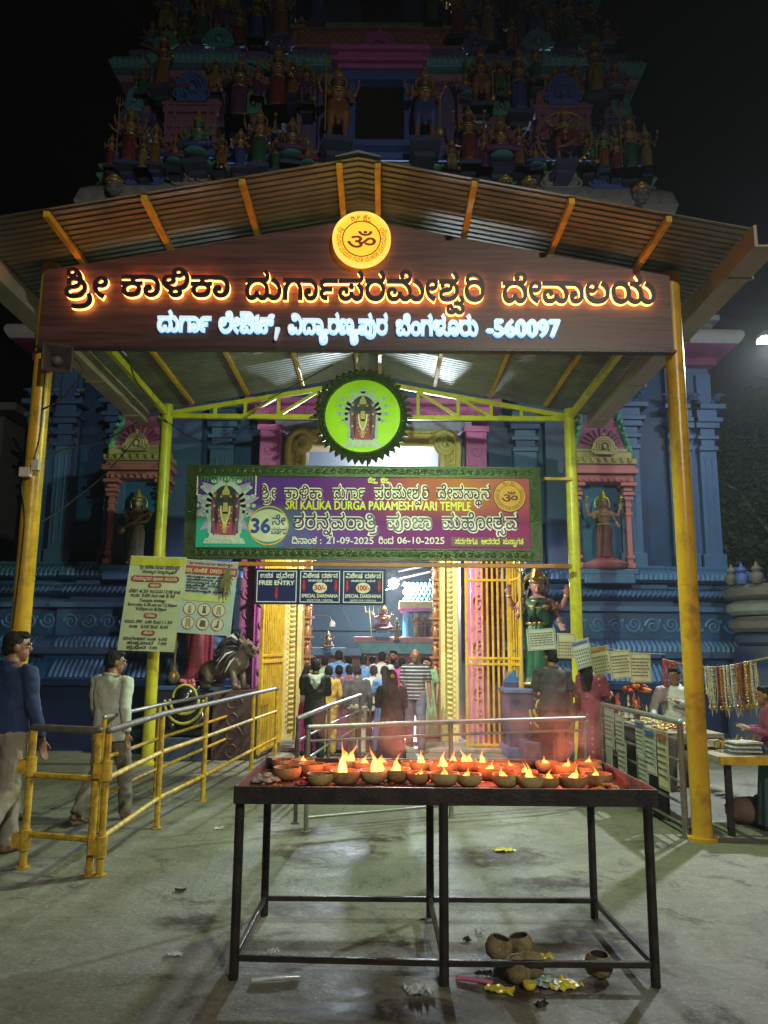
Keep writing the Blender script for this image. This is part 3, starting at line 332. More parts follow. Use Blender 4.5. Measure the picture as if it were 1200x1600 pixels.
GLYPHS['kasse'] = (574, [[35,-2,527,-2,514,4,507,15,7,22,507,26,510,32,515,38,19,40,21,38,4,38,4,47,30,47,532,48,534,51,34,53,534,55,533,58,32,59,37,61,42,59,543,58,544,54,44,53,544,51,543,48,42,47,67,47,67,38,51,38,52,40,556,38,562,33,564,26,64,22,564,15,558,4,545,-2],[36,8,546,8,554,17,54,23,554,28,550,34,542,38,36,38,530,38,521,34,517,28,17,23,517,16,526,8],[4,59,4,69,37,69,546,69,553,71,55,73,556,75,558,79,58,81,558,87,551,92,46,92,541,92,534,87,34,83,534,83,534,81,35,81,31,86,532,86,534,87,35,87,538,87,542,84,42,81,542,78,538,75,35,75,530,75,527,81,27,85,527,89,531,96,540,101,47,101,553,101,563,96,568,86,68,80,568,75,565,68,62,65,560,63,553,60,545,59,40,59],[25,-34,518,-34,508,-25,8,-18,508,-12,515,-4,22,-4,527,-4,532,-9,32,-13,532,-15,532,-18,31,-19,24,-18,524,-18,524,-16,24,-16,524,-14,523,-12,21,-12,519,-12,516,-14,16,-18,516,-22,521,-26,26,-26,529,-26,534,-23,537,-19,38,-16,46,-16,546,-20,550,-26,55,-26,559,-26,562,-22,563,-18,63,-17,563,-12,559,-6,56,-2,64,2,69,-15,568,-18,567,-25,564,-30,559,-34,54,-34,551,-34,546,-32,542,-28,41,-26,42,-25,540,-28,535,-32,529,-34],[65,-43,565,-40,567,-33,67,-29,567,-27,566,-19,563,-9,61,-6,64,2,568,-3,573,-14,575,-26,75,-31,575,-35,574,-42,73,-44]])
GLYPHS['gasub'] = (20, [[-14,-7,492,-7,500,-12,3,-16,506,-19,509,-30,9,-38,9,-45,-1,-45,-1,-39,499,-34,498,-26,-3,-22,495,-20,490,-15,-14,-15,482,-15,477,-20,-24,-22,474,-26,473,-34,-27,-39,-27,-45,-36,-45,-36,-38,464,-30,466,-19,-31,-16,472,-11,481,-7]])
GLYPHS['nasub'] = (105, [[-22,-8,483,-8,491,-12,498,-21,2,-28,504,-32,507,-36,511,-37,14,-37,515,-37,518,-37,19,-36,20,-45,519,-45,516,-46,14,-46,509,-46,503,-43,498,-37,-5,-32,492,-27,487,-20,482,-16,-22,-16,474,-16,470,-20,-30,-23,470,-25,472,-29,477,-32,-19,-32,489,-32,500,-26,505,-16,5,-11,505,-7,503,1,1,4,10,9,512,5,515,-5,15,-10,515,-18,509,-29,499,-36,486,-40,-20,-40,474,-40,465,-35,461,-28,-39,-23,461,-16,470,-8]])
GLYPHS['rasub'] = (134, [[16,-7,516,-17,505,-30,486,-37,-26,-37,469,-37,458,-36,-47,-34,-44,-26,460,-27,469,-28,-26,-28,490,-28,506,-16,6,-7,506,-2,503,4,1,8,10,12,513,7,516,-3]])
GLYPHS['vasub'] = (128, [[-31,-46,461,-46,452,-38,-48,-31,452,-24,459,-17,-35,-17,470,-17,476,-22,-24,-26,476,-27,476,-30,-25,-31,-32,-31,468,-30,468,-28,-32,-28,468,-27,466,-25,-36,-25,463,-25,460,-27,-40,-30,460,-34,465,-38,-30,-38,473,-38,478,-36,481,-31,-19,-28,-10,-28,490,-33,495,-38,-1,-38,503,-38,507,-34,7,-30,507,-24,500,-16,-7,-14,-1,-10,504,-12,512,-17,516,-25,16,-31,516,-38,507,-46,0,-46,496,-46,490,-44,486,-40,-15,-38,-14,-38,484,-41,479,-44,473,-46],[-20,-16,-20,-7,-4,-7,500,-7,503,-6,4,-5,505,-5,506,-3,6,-2,506,1,503,7,1,10,9,13,513,8,515,0,15,-2,515,-7,511,-12,503,-16,-2,-16]])
GLYPHS['yasub'] = (260, [[0,-51,491,-51,482,-47,478,-40,-22,-36,478,-33,480,-29,485,-25,-12,-24,492,-22,495,-19,-5,-17,495,-16,492,-14,-10,-14,486,-14,483,-16,-17,-18,483,-19,484,-20,-16,-21,-24,-24,476,-22,475,-19,-25,-17,475,-13,482,-7,-10,-7,495,-7,501,-10,504,-14,4,-17,504,-20,502,-24,498,-27,-6,-29,490,-31,487,-34,-13,-36,487,-39,490,-41,496,-42,0,-42,506,-42,515,-39,519,-32,19,-28,519,-24,516,-18,510,-12,505,-6,502,0,2,4,502,8,506,14,513,17,16,17,522,17,531,11,32,4,23,2,523,5,521,8,518,9,16,9,514,9,511,7,11,4,511,2,514,-3,520,-8,525,-15,528,-23,28,-29,528,-35,524,-43,515,-48,505,-51]])
GLYPHS['sasub'] = (120, [[0,-41,495,-41,488,-38,483,-32,-19,-29,477,-24,473,-20,-30,-20,467,-20,464,-24,-36,-27,464,-30,466,-36,-31,-39,-40,-42,458,-39,454,-31,-46,-27,454,-20,464,-12,-30,-12,477,-12,484,-18,-13,-23,490,-26,494,-31,498,-33,0,-33,505,-33,509,-29,510,-23,10,-20,510,-14,505,-1,1,4,10,9,513,4,517,-5,520,-15,20,-20,520,-28,514,-37,506,-41]])
GLYPHS['thasub'] = (63, [[-28,-46,467,-46,461,-41,458,-34,-42,-30,458,-23,465,-12,478,-7,-14,-7,494,-7,507,-13,514,-23,14,-30,514,-34,511,-41,505,-46,0,-46,496,-46,490,-44,486,-39,-16,-35,-12,-36,486,-39,482,-44,476,-46],[-26,-38,477,-38,481,-34,-18,-31,-10,-31,491,-34,495,-38,-2,-38,501,-38,505,-34,5,-30,505,-26,500,-19,492,-15,-13,-15,-15,-15,480,-15,472,-19,467,-25,-33,-30,467,-34,470,-38],[-14,-30,484,-30,481,-26,-19,-24,481,-22,484,-19,-14,-19,488,-19,491,-22,-9,-24,491,-26,488,-30],[-19,-57,-18,-44,-10,-44,-9,-57]])
GLYPHS['tarasub'] = (208, [[-13,-58,484,-58,476,-57,-28,-56,-27,-48,476,-48,484,-49,-13,-49,500,-49,515,-43,522,-33,22,-26,522,-22,520,-15,18,-12,27,-8,529,-12,532,-21,32,-26,532,-42,509,-58],[13,-22,513,-26,510,-32,7,-34,503,-37,493,-39,-15,-39,-56,-39,-56,-30,-16,-30,-19,-32,480,-30,479,-25,-21,-22,479,-18,482,-11,490,-6,-4,-6,504,-6,513,-15],[-12,-23,488,-26,489,-30,-9,-32,-14,-30,-8,-30,498,-30,503,-26,3,-22,503,-19,499,-15,-4,-15,492,-15,488,-20]])
# ------------------------------------------------------------------ lettering (Kannada glyph outlines as numbers; Latin from the built-in font)
GLY = {}
for _k, (_adv, _cs) in GLYPHS.items():
 GLY[_k] = (_adv, [[((x - 500 if x > 320 else x) * 8, y * 8, x <= 320) for x, y in zip(c[0::2], c[1::2])] for c in _cs if len(c) > 5])
def flat_contour(q, seg=3):
 k = len(q); pts = []
 for i in range(k):
  a, b = q[i], q[(i + 1) % k]
  pts.append(a)
  if not a[2] and not b[2]: pts.append(((a[0] + b[0]) / 2, (a[1] + b[1]) / 2, True))
 s = next(i for i, p in enumerate(pts) if p[2]); pts = pts[s:] + pts[:s]; out = []; i = 0; k = len(pts)
 while i < k:
  p = pts[i]; n = pts[(i + 1) % k]
  out.append((p[0], p[1]))
  if n[2]: i += 1; continue
  e = pts[(i + 2) % k]
  for j in range(1, seg):
   t = j / seg
   out.append(((1-t)**2*p[0] + 2*t*(1-t)*n[0] + t*t*e[0], (1-t)**2*p[1] + 2*t*(1-t)*n[1] + t*t*e[1]))
  i += 2
 o2 = []
 for p in out:
  if not o2 or abs(p[0]-o2[-1][0]) + abs(p[1]-o2[-1][1]) > 1: o2.append(p)
 return o2
def area2(p): return sum(p[i-1][0]*p[i][1] - p[i][0]*p[i-1][1] for i in range(len(p))) / 2
def inside(pt, poly):
 r = False; x, y = pt
 for i in range(len(poly)):
  (x1, y1), (x2, y2) = poly[i-1], poly[i]
  if (y1 > y) != (y2 > y) and x < (x2-x1)*(y-y1)/(y2-y1)+x1: r = not r
 return r
def grow(p, d):
 if not d: return p
 k = len(p); out = []; sg = 1 if area2(p) > 0 else -1
 for i in range(k):
  a = Vector(p[i-1]); b = Vector(p[i]); c = Vector(p[(i+1) % k])
  t1 = (b-a).normalized(); t2 = (c-b).normalized(); n = Vector((t1.y+t2.y, -(t1.x+t2.x)))
  n = n / max(0.5, n.length_squared / 2)
  out.append((b.x + n.x*d*sg, b.y + n.y*d*sg))
 return out
from mathutils.geometry import delaunay_2d_cdt
SHAPES = {}
def glyph_tris(k, d):
 # filled letter: constrained triangulation of all contours, keeping triangles of non-zero winding
 key = (k, round(d))
 if key in SHAPES: return SHAPES[key]
 cs = [grow(c, d if area2(c) < 0 else -d) for c in (flat_contour(c) for c in GLY[k][1]) if len(c) > 2]
 V = []; E = []
 for c in cs:
  b = len(V); n = len(c); V += [Vector(p) for p in c]; E += [(b + i, b + (i + 1) % n) for i in range(n)]
 vo, eo, fo = delaunay_2d_cdt(V, E, [], 0, 1e-3)[:3]
 def wind(x, y):
  w = 0
  for c in cs:
   for i in range(len(c)):
    (x1, y1), (x2, y2) = c[i - 1], c[i]
    if (y1 > y) != (y2 > y) and x < (x2 - x1) * (y - y1) / (y2 - y1) + x1: w += 1 if y2 > y1 else -1
  return w
 T = [f for f in fo if wind(sum(vo[i].x for i in f) / len(f), sum(vo[i].y for i in f) / len(f)) != 0]
 cnt = {}
 for f in T:
  for i in range(len(f)):
   e = (f[i - 1], f[i]); q = (min(e), max(e)); cnt.setdefault(q, []).append(e)
 B = [v[0] for v in cnt.values() if len(v) == 1]
 SHAPES[key] = ([(p.x, p.y) for p in vo], T, B); return SHAPES[key]
def kan_layout(text, d=0.0):
 # list of (points, triangles, border edges), letters set one after the other, in 1/1000 em
 out = []; x = 0
 for tk in text.split():
  if tk == '_': x += 320; continue
  V, T, B = glyph_tris(tk, d)
  out.append(([(a + x, b) for a, b in V], T, B)); x += GLY[tk][0]
 return out
def shapes_bbox(S):
 xs = [p[0] for V, _, _ in S for p in V]
 return min(xs), max(xs)
def put_letters(mb, S, tf, fn, front, back, m):
 for q, (V, T, B) in enumerate(S):
  e = 0.0003 * (q % 3); P = [tf(p) for p in V]; n = len(P)
  W = [fn(a, b, front + e) for a, b in P]; F = [tuple(t) for t in T]
  if back is not None:
   W += [fn(a, b, back - e) for a, b in P]
   F += [tuple(i + n for i in reversed(t)) for t in T] + [(i, j, j + n, i + n) for i, j in B]
  mb.add(W, F, m)
FONTC = {}
def latin_tris(t):
 if t in FONTC: return FONTC[t]
 c = bpy.data.curves.new('t', 'FONT'); c.body = t; c.size = 1.0; c.resolution_u = 3
 o = bpy.data.objects.new('t', c); COL.objects.link(o)
 dg = bpy.context.evaluated_depsgraph_get(); dg.update()
 me = o.evaluated_get(dg).to_mesh()
 V = [tuple(v.co[:2]) for v in me.vertices]; F = [tuple(p.vertices) for p in me.polygons]
 # weld
 bm = bmesh.new(); bm.from_mesh(me); bmesh.ops.remove_doubles(bm, verts=bm.verts, dist=1e-5)
 bm.verts.index_update(); V = [tuple(v.co[:2]) for v in bm.verts]; F = [tuple(v.index for v in f.verts) for f in bm.faces]
 E = [tuple(v.index for v in e.verts) for e in bm.edges if len(e.link_faces) == 1]; bm.free()
 bpy.data.objects.remove(o); bpy.data.curves.remove(c)
 FONTC[t] = (V, F, E); return FONTC[t]
def kan_poly(mb, S, fn, front, back, m=0, d=0.0):
 # S in any 2-D units; fn(x,z,y) -> world; solid letters from depth front to depth back
 for o, hs in S:
  loops = [grow(o, d)] + [grow(h, -d) for h in hs]
  pts = [p for l in loops for p in l]; n = len(pts)
  V = [fn(p[0], p[1], front) for p in pts]; F = [tuple(t) for t in tessellate_polygon([[Vector((p[0], p[1], 0)) for p in l] for l in loops])]
  if back is not None and back != front:
   V += [fn(p[0], p[1], back) for p in pts]
   F += [tuple(i + n for i in reversed(t)) for t in F]
   b = 0
   for l in loops:
    k = len(l)
    F += [(b + i, b + (i + 1) % k, b + (i + 1) % k + n, b + i + n) for i in range(k)]
    b += k
  mb.add(V, F, m)
def plane_fn(org, ux, uz, un):
 # org: lower-left corner; ux, uz: unit axes on the board; un: outward normal.  fn(x, z, out)
 org, ux, uz, un = Vector(org), Vector(ux), Vector(uz), Vector(un)
 return lambda x, z, y: tuple(org + ux * x + uz * z + un * y)
def kan_text(mb, text, fn, x0, x1, z0, h, out=0.002, back=None, m=0, bold=0.0, xfit=True):
 # baseline z0, letter height h (700/1000 em), stretched between x0 and x1
 sy = h / 700.0; S = kan_layout(text, bold / sy); bb = shapes_bbox(S)
 sx = (x1 - x0) / (bb[1] - bb[0])
 put_letters(mb, S, lambda p: ((p[0] - bb[0]) * sx + x0, p[1] * sy + z0), fn, out, back, m)
def lat_text(mb, t, fn, x0, x1, z0, h, out=0.002, back=None, m=0, xfit=True, bold=0.0):
 V, F, E = latin_tris(t)
 if not V: return
 ax, bx = min(p[0] for p in V), max(p[0] for p in V); ay, by = min(p[1] for p in V), max(p[1] for p in V)
 CAP = 0.70; sy = h / CAP if by - 0 < 0.85 else h / by; sx = (x1 - x0) / (bx - ax)
 if not xfit: sx = sy; x0 = (x0 + x1) / 2 - (bx - ax) * sx / 2
 P = [((p[0] - ax) * sx + x0, p[1] * sy + z0) for p in V]
 offs = [(0, 0)] if not bold else [(-bold, 0), (bold, 0), (0, bold), (0, -bold)]
 for k, (ox, oz) in enumerate(offs):
  e = k * 0.0002; n = len(P)
  W = [fn(a + ox, b + oz, out + e) for a, b in P]; FF = list(F)
  if back is not None:
   W += [fn(a + ox, b + oz, back) for a, b in P]
   FF += [(i, j, j + n, i + n) for i, j in E]
  mb.add(W, FF, m)
def ring_text(mb, text, fn, cx, cz, r, a0, a1, h, out, m=0, bold=0.0):
 # letters set round a circle from angle a0 to a1 in degrees; heads outward when a1 < a0
 S = kan_layout(text, 0.0); bb = shapes_bbox(S); s = h / 700.0
 def bend(p):
  t = rad(a0 + (a1 - a0) * (p[0] - bb[0]) / (bb[1] - bb[0])); q = r + (p[1] * s if a1 < a0 else -p[1] * s)
  return (cx + q * math.cos(t), cz + q * math.sin(t))
 put_letters(mb, S, bend, fn, out, None, m)
def disc_poly(cx, cz, r, n=48, rz=None): return [(cx + r * math.cos(2*PI*i/n), cz + (rz or r) * math.sin(2*PI*i/n)) for i in range(n)]
def flat(mb, poly, fn, out, back=None, m=0):
 kan_poly(mb, [(poly if area2(poly) < 0 else poly[::-1], [])], fn, out, back, m)
def ring_flat(mb, cx, cz, r0, r1, fn, out, back=None, m=0, n=48):
 kan_poly(mb, [(disc_poly(cx, cz, r1, n)[::-1], [disc_poly(cx, cz, r0, n)])], fn, out, back, m)
def rect(x0, z0, x1, z1): return [(x0, z0), (x1, z0), (x1, z1), (x0, z1)]
def spiral(mb, c, r, turns, th, fn, flip=1, a0=0.0, n=26, m=0):
 pts = []
 for i in range(n):
  t = i / (n - 1); q = r * (1 - 0.86 * t); a = a0 + flip * t * turns * 2 * PI
  pts.append(fn(c[0] + q * math.cos(a), c[1] + q * math.sin(a), 0.0))
 mb.tube(pts, [th * (1 - 0.5 * i / (n - 1)) for i in range(n)], 5, m)
def scroll_band(mb, x0, x1, z0, z1, fn, th=0.018, m=0, m2=None):
 # running vine relief: alternating spirals joined by a wave
 h = z1 - z0; n = max(1, round((x1 - x0) / (h * 0.95))); w = (x1 - x0) / n
 for i in range(n):
  cx = x0 + (i + .5) * w; up = i % 2
  spiral(mb, (cx, z0 + h * (0.54 if up else 0.46)), min(w, h) * 0.42, 1.7, th, fn, 1 if up else -1, PI if up else PI, m=m)
  for k in range(3):
   a = (0.5 + k * 0.28) * PI * (1 if up else -1)
   px, pz = cx + w * 0.42, z0 + h * (0.25 if up else 0.75)
   mb.tube([fn(px, pz, 0), fn(px + h * .16 * math.cos(a), pz + h * .16 * math.sin(a), 0.0)], [th * .9, th * .3], 5, m)
# ------------------------------------------------------------------ ground
def ground_material():
 m = bpy.data.materials.new('concrete_ground'); m.use_nodes = True
 n = m.node_tree.nodes; L = m.node_tree.links; b = n['Principled BSDF']
 tc = n.new('ShaderNodeTexCoord')
 def noise(sc, det=6, rough=0.6, dist=0.0):
  q = n.new('ShaderNodeTexNoise'); q.inputs['Scale'].default_value = sc; q.inputs['Detail'].default_value = det
  q.inputs['Roughness'].default_value = rough; q.inputs['Distortion'].default_value = dist
  L.new(tc.outputs['Object'], q.inputs['Vector']); return q.outputs[0]
 def ramp(src, a, c):
  r = n.new('ShaderNodeMapRange'); r.inputs[1].default_value = a; r.inputs[2].default_value = c; L.new(src, r.inputs[0]); return r.outputs[0]
 def mix(f, a, c, mul=1.0):
  x = n.new('ShaderNodeMix'); x.data_type = 'RGBA'
  if mul != 1.0:
   k = n.new('ShaderNodeMath'); k.operation = 'MULTIPLY'; k.inputs[1].default_value = mul; L.new(f, k.inputs[0]); f = k.outputs[0]
  L.new(f, x.inputs[0])
  for i, s in ((6, a), (7, c)):
   if isinstance(s, tuple): x.inputs[i].default_value = s + (1,)
   else: L.new(s, x.inputs[i])
  return x.outputs[2]
 c = mix(ramp(noise(0.7, 8, 0.65), 0.35, 0.65), (0.135, 0.13, 0.10), (0.275, 0.265, 0.205))
 c = mix(ramp(noise(9, 8, 0.7), 0.4, 0.75), c, (0.11, 0.105, 0.085), 0.75)
 c = mix(ramp(noise(2.1, 10, 0.75, 0.6), 0.55, 0.65), c, (0.055, 0.046, 0.038), 0.9)     # oily wear
 c = mix(ramp(noise(38, 5, 0.7), 0.55, 0.72), c, (0.50, 0.48, 0.40), 0.7)                # grit
 v = n.new('ShaderNodeTexVoronoi'); v.feature = 'DISTANCE_TO_EDGE'; v.inputs['Scale'].default_value = 0.22
 wv = n.new('ShaderNodeTexNoise'); wv.inputs['Scale'].default_value = 1.8; wv.inputs['Detail'].default_value = 8
 L.new(tc.outputs['Object'], wv.inputs['Vector'])
 va = n.new('ShaderNodeVectorMath'); va.operation = 'MULTIPLY_ADD'; va.inputs[1].default_value = (0.5, 0.5, 0.5)
 L.new(wv.outputs['Color'], va.inputs[0]); L.new(tc.outputs['Object'], va.inputs[2]); L.new(va.outputs[0], v.inputs['Vector'])
 cr = ramp(v.outputs['Distance'], 0.003, 0.0)
 c = mix(cr, c, (0.10, 0.09, 0.08), 0.6)
 L.new(c, b.inputs['Base Color'])
 rr = n.new('ShaderNodeMapRange'); rr.inputs[1].default_value = 0.35; rr.inputs[2].default_value = 0.7; rr.inputs[3].default_value = 0.55; rr.inputs[4].default_value = 0.85
 L.new(noise(2.1, 10, 0.75, 0.6), rr.inputs[0]); L.new(rr.outputs[0], b.inputs['Roughness'])
 bp = n.new('ShaderNodeBump'); bp.inputs['Strength'].default_value = 0.7; bp.inputs['Distance'].default_value = 0.015
 L.new(noise(22, 10, 0.7), bp.inputs['Height']); L.new(bp.outputs[0], b.inputs['Normal'])
 return m
M_GROUND = ground_material()
g = MB(); g.add([(-120, -60, 0), (120, -60, 0), (120, 240, 0), (-120, 240, 0)], [(0, 1, 2, 3)])
tag(g.build('ground', M_GROUND), kind='structure')
g = MB(); g.box((-0.2, 15.9, 0.06), (3.6, 5.2, 0.12)); g.box((-0.2, 13.15, 0.03), (4.6, 0.5, 0.06))
tag(g.build('pavement', mat('granite_step', (0.33, 0.32, 0.30), 0.5, scale=14, dirt=(0.12, 0.11, 0.1), dirt_amt=0.5), bevel=0.01), kind='structure')

# ------------------------------------------------------------------ temple gateway with its tower
CX = -0.2
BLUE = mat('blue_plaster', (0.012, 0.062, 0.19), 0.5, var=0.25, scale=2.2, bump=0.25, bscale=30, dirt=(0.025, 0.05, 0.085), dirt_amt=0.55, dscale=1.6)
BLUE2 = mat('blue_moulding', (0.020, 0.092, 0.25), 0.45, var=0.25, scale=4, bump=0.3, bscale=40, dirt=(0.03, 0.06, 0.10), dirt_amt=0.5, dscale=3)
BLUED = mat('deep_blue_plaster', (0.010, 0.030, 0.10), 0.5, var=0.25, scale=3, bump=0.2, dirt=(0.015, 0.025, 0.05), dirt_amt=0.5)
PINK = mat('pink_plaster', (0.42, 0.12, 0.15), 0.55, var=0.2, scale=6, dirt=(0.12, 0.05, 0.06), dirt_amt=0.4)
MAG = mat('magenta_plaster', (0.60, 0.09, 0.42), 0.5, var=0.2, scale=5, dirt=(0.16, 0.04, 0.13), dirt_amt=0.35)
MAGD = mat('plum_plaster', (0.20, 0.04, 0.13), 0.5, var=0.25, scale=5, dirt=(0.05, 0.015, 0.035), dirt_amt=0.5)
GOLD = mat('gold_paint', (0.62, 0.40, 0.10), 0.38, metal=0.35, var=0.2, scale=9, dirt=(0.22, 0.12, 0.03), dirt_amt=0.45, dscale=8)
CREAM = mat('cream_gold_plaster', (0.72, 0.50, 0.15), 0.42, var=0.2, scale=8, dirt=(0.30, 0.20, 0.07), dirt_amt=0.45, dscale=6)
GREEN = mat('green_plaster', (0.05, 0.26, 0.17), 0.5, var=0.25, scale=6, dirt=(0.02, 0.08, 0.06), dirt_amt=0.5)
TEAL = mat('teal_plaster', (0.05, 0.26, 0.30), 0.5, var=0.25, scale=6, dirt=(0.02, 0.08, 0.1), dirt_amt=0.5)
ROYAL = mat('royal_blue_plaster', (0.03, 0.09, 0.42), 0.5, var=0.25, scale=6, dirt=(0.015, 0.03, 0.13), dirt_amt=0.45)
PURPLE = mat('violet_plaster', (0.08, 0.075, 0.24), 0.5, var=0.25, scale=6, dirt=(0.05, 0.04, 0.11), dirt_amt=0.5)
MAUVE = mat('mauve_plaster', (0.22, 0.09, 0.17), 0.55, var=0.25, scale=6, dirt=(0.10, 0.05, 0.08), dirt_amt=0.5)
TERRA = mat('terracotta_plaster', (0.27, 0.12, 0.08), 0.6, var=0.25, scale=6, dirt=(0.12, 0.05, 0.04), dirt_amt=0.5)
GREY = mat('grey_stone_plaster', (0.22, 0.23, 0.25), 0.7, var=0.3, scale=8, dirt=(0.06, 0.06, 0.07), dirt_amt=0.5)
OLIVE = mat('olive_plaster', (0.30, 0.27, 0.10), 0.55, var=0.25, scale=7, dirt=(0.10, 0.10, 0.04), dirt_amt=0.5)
DARK = mat('opening_shade', (0.006, 0.006, 0.008), 0.9, var=0, bump=0)  # near-black fill painting the shade inside the tower doorways

temple = thing('temple_tower', 'blue temple gateway under a tall many-tiered tower crowded with painted statues', 'temple', (0, 0, 0))
def part(mb, name, m, smooth=35, parent=None, bevel=0): return mb.build(name, m, parent or temple, smooth, bevel)
def mirror_path(R): return [(CX - x, y) for x, y in reversed(R)], [(CX + x, y) for x, y in R]
def both(R, prof, name, m, smooth=35):
 for p in mirror_path(R): a = MB(); a.sweep(p, prof, cap=(R is RP)); part(a, name, m, smooth)
RW = [(1.72, 16.0), (1.72, 14.0), (3.1, 14.0), (3.1, 13.75), (4.75, 13.75), (4.75, 14.0), (5.35, 14.0), (5.35, 13.85), (6.15, 13.85), (6.15, 19)]
RP = [(2.62, 14.0)] + RW[2:]
def dome(z0, z1, o0, o1, k=6):
 return [(o0 + (o1 - o0) * math.sin(PI * i / k), z0 + (z1 - z0) * i / k) for i in range(k + 1)]
both(RP, [(.98, 0), (.98, .34), (.84, .36), (.84, .98), (.94, 1.0), (.94, 1.1)], 'plinth', BLUED)
both(RP, [(.94, 1.1), (.9, 1.16), (.74, 1.32), (.62, 1.40), (.62, 1.47)], 'plinth_lotus_course', BLUE2)
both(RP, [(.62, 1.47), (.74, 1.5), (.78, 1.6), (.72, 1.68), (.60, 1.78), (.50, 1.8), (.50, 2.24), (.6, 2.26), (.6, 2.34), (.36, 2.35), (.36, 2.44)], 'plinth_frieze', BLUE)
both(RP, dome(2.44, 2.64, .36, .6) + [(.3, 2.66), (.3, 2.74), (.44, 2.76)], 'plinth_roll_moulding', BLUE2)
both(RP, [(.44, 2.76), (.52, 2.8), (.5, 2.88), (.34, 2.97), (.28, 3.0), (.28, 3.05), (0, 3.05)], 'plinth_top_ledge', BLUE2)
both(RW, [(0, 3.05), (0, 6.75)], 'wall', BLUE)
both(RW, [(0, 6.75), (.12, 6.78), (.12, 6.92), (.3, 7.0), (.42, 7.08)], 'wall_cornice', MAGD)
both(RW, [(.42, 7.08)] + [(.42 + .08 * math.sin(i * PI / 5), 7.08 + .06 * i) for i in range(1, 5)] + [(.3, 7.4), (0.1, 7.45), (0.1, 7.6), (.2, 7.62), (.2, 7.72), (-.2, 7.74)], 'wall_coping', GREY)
# relief on the long plinth courses
def faces_of(R, o):
 out = []
 for P in mirror_path(R):
  for (x0, y0), (x1, y1) in zip(P, P[1:]):
   if abs(y0 - y1) < 1e-6 and abs(x0 - x1) > .1: out.append((min(x0, x1), max(x0, x1), y0 - o))
 return out
a = MB(); pet = MB(); pet2 = MB(); rib = MB()
for x0, x1, y in faces_of(RP, 0):
 e = .46 if x1 - x0 > .7 else .3
 scroll_band(a, x0 - e + .05, x1 + e - .05, 1.86, 2.2, lambda x, z, o, y=y: (x, y - .505 + o, z), 0.028)
 n = max(3, round((x1 - x0 + .9) / .085))
 for i in range(n):
  cx = x0 - .42 + (i + .5) * (x1 - x0 + .84) / n
  pet.tube([(cx, y - .77, 1.6), (cx, y - .76, 1.68), (cx, y - .6, 1.77)], [(.036, .02), (.04, .024), (.02, .012)], 6, side=(1, 0, 0))
  pet.tube([(cx, y - .52, 2.79), (cx, y - .51, 2.87), (cx, y - .36, 2.96)], [(.036, .02), (.04, .024), (.02, .012)], 6, side=(1, 0, 0))
  rib.tube([(cx, y - .93, 1.12), (cx, y - .8, 1.28), (cx, y - .64, 1.4)], [(.04, .03), (.036, .026), (.02, .02)], 6, side=(1, 0, 0))
  rib.tube([(cx - .03, y - .58, 2.5), (cx, y - .61, 2.54), (cx + .03, y - .58, 2.6)], [.012, .016, .012], 5)
part(a, 'frieze_scrolls', BLUE2, 60); part(pet, 'leaf_row', BLUE2, 60); part(rib, 'lotus_petals', BLUE2, 60)

# pilasters with stacked capitals
def pilaster(x, y, w, z0=3.05, z1=6.6, m=BLUE2, zc=5.15):
 p = MB()
 p.box((x, y, (z0 + zc) / 2), (w, .16, zc - z0)); p.box((x, y - .01, z0 + .12), (w + .1, .2, .24))
 for zz, ww, hh in ((zc + .04, w + .04, .08), (zc + .14, w - .06, .12), (zc + .24, w + .08, .07), (zc + .34, w - .04, .12), (zc + .46, w + .12, .10), (zc + .56, w + .24, .08), (zc + .68, w + .06, .14), (zc + .80, w + .34, .09)):
  p.box((x, y - .02, zz), (ww, .2 + (ww - w) * .5, hh))
 for s in (-1, 1):
  for k in range(3): p.tube([(x + s * (w * .3 + .05 * k), y - .14 - .02 * k, zc + .9 + .05 * k), (x + s * (w * .5 + .09 * k), y - .12, zc + .86 + .09 * k)], [.05, .03], 6)
 p.box((x, y, (zc + .85 + z1) / 2), (w - .04, .14, z1 - zc - .85))
 p.box((x - w * .2, y - .09, (z0 + zc) / 2 + .1), (.03, .02, zc - z0 - .5)); p.box((x + w * .2, y - .09, (z0 + zc) / 2 + .1), (.03, .02, zc - z0 - .5))
 part(p, 'pilaster', m, 0, bevel=0.008)
for s in (-1, 1):
 for off, y, w in ((2.75, 13.93, .42), (4.55, 13.68, .36), (5.55, 13.78, .30), (6.0, 13.78, .30)):
  pilaster(CX + s * off, y, w)

# ornaments used all over the tower
def kudu(w, h, m, x, y, z, name='arch_ornament', m2=None):
 k = MB()
 for i, (f, t) in enumerate(((1.0, .085), (.74, .06), (.5, .05))):
  pts = [(w * .5 * f * math.cos(a), -.02 * i, h * .36 + h * .42 * f * math.sin(a)) for a in [rad(-40 + 260 * j / 16) for j in range(17)]]
  k.tube(pts, w * t, 6)
 k.ball((0, -.03, h * .36), (w * .14, .05, w * .16), 8, 5)
 k.box((0, 0.02, h * .10), (w * 1.05, .08, h * .14)); k.box((0, .04, h * .36), (w * .7, .04, h * .5))
 for s in (-1, 1): spiral(k, (s * w * .5, h * .2), w * .17, 1.3, w * .05, lambda px, pz, o: (px, -.03 + o, pz), -s, PI / 2)
 k.lathe([(w * .05, 0), (w * .11, h * .05), (w * .04, h * .1), (w * .08, h * .15), (.004, h * .26)], 8, (0, 0, h * .76))
 o = k.build(name, m, temple, 50); o.location = (x, y, z); return o

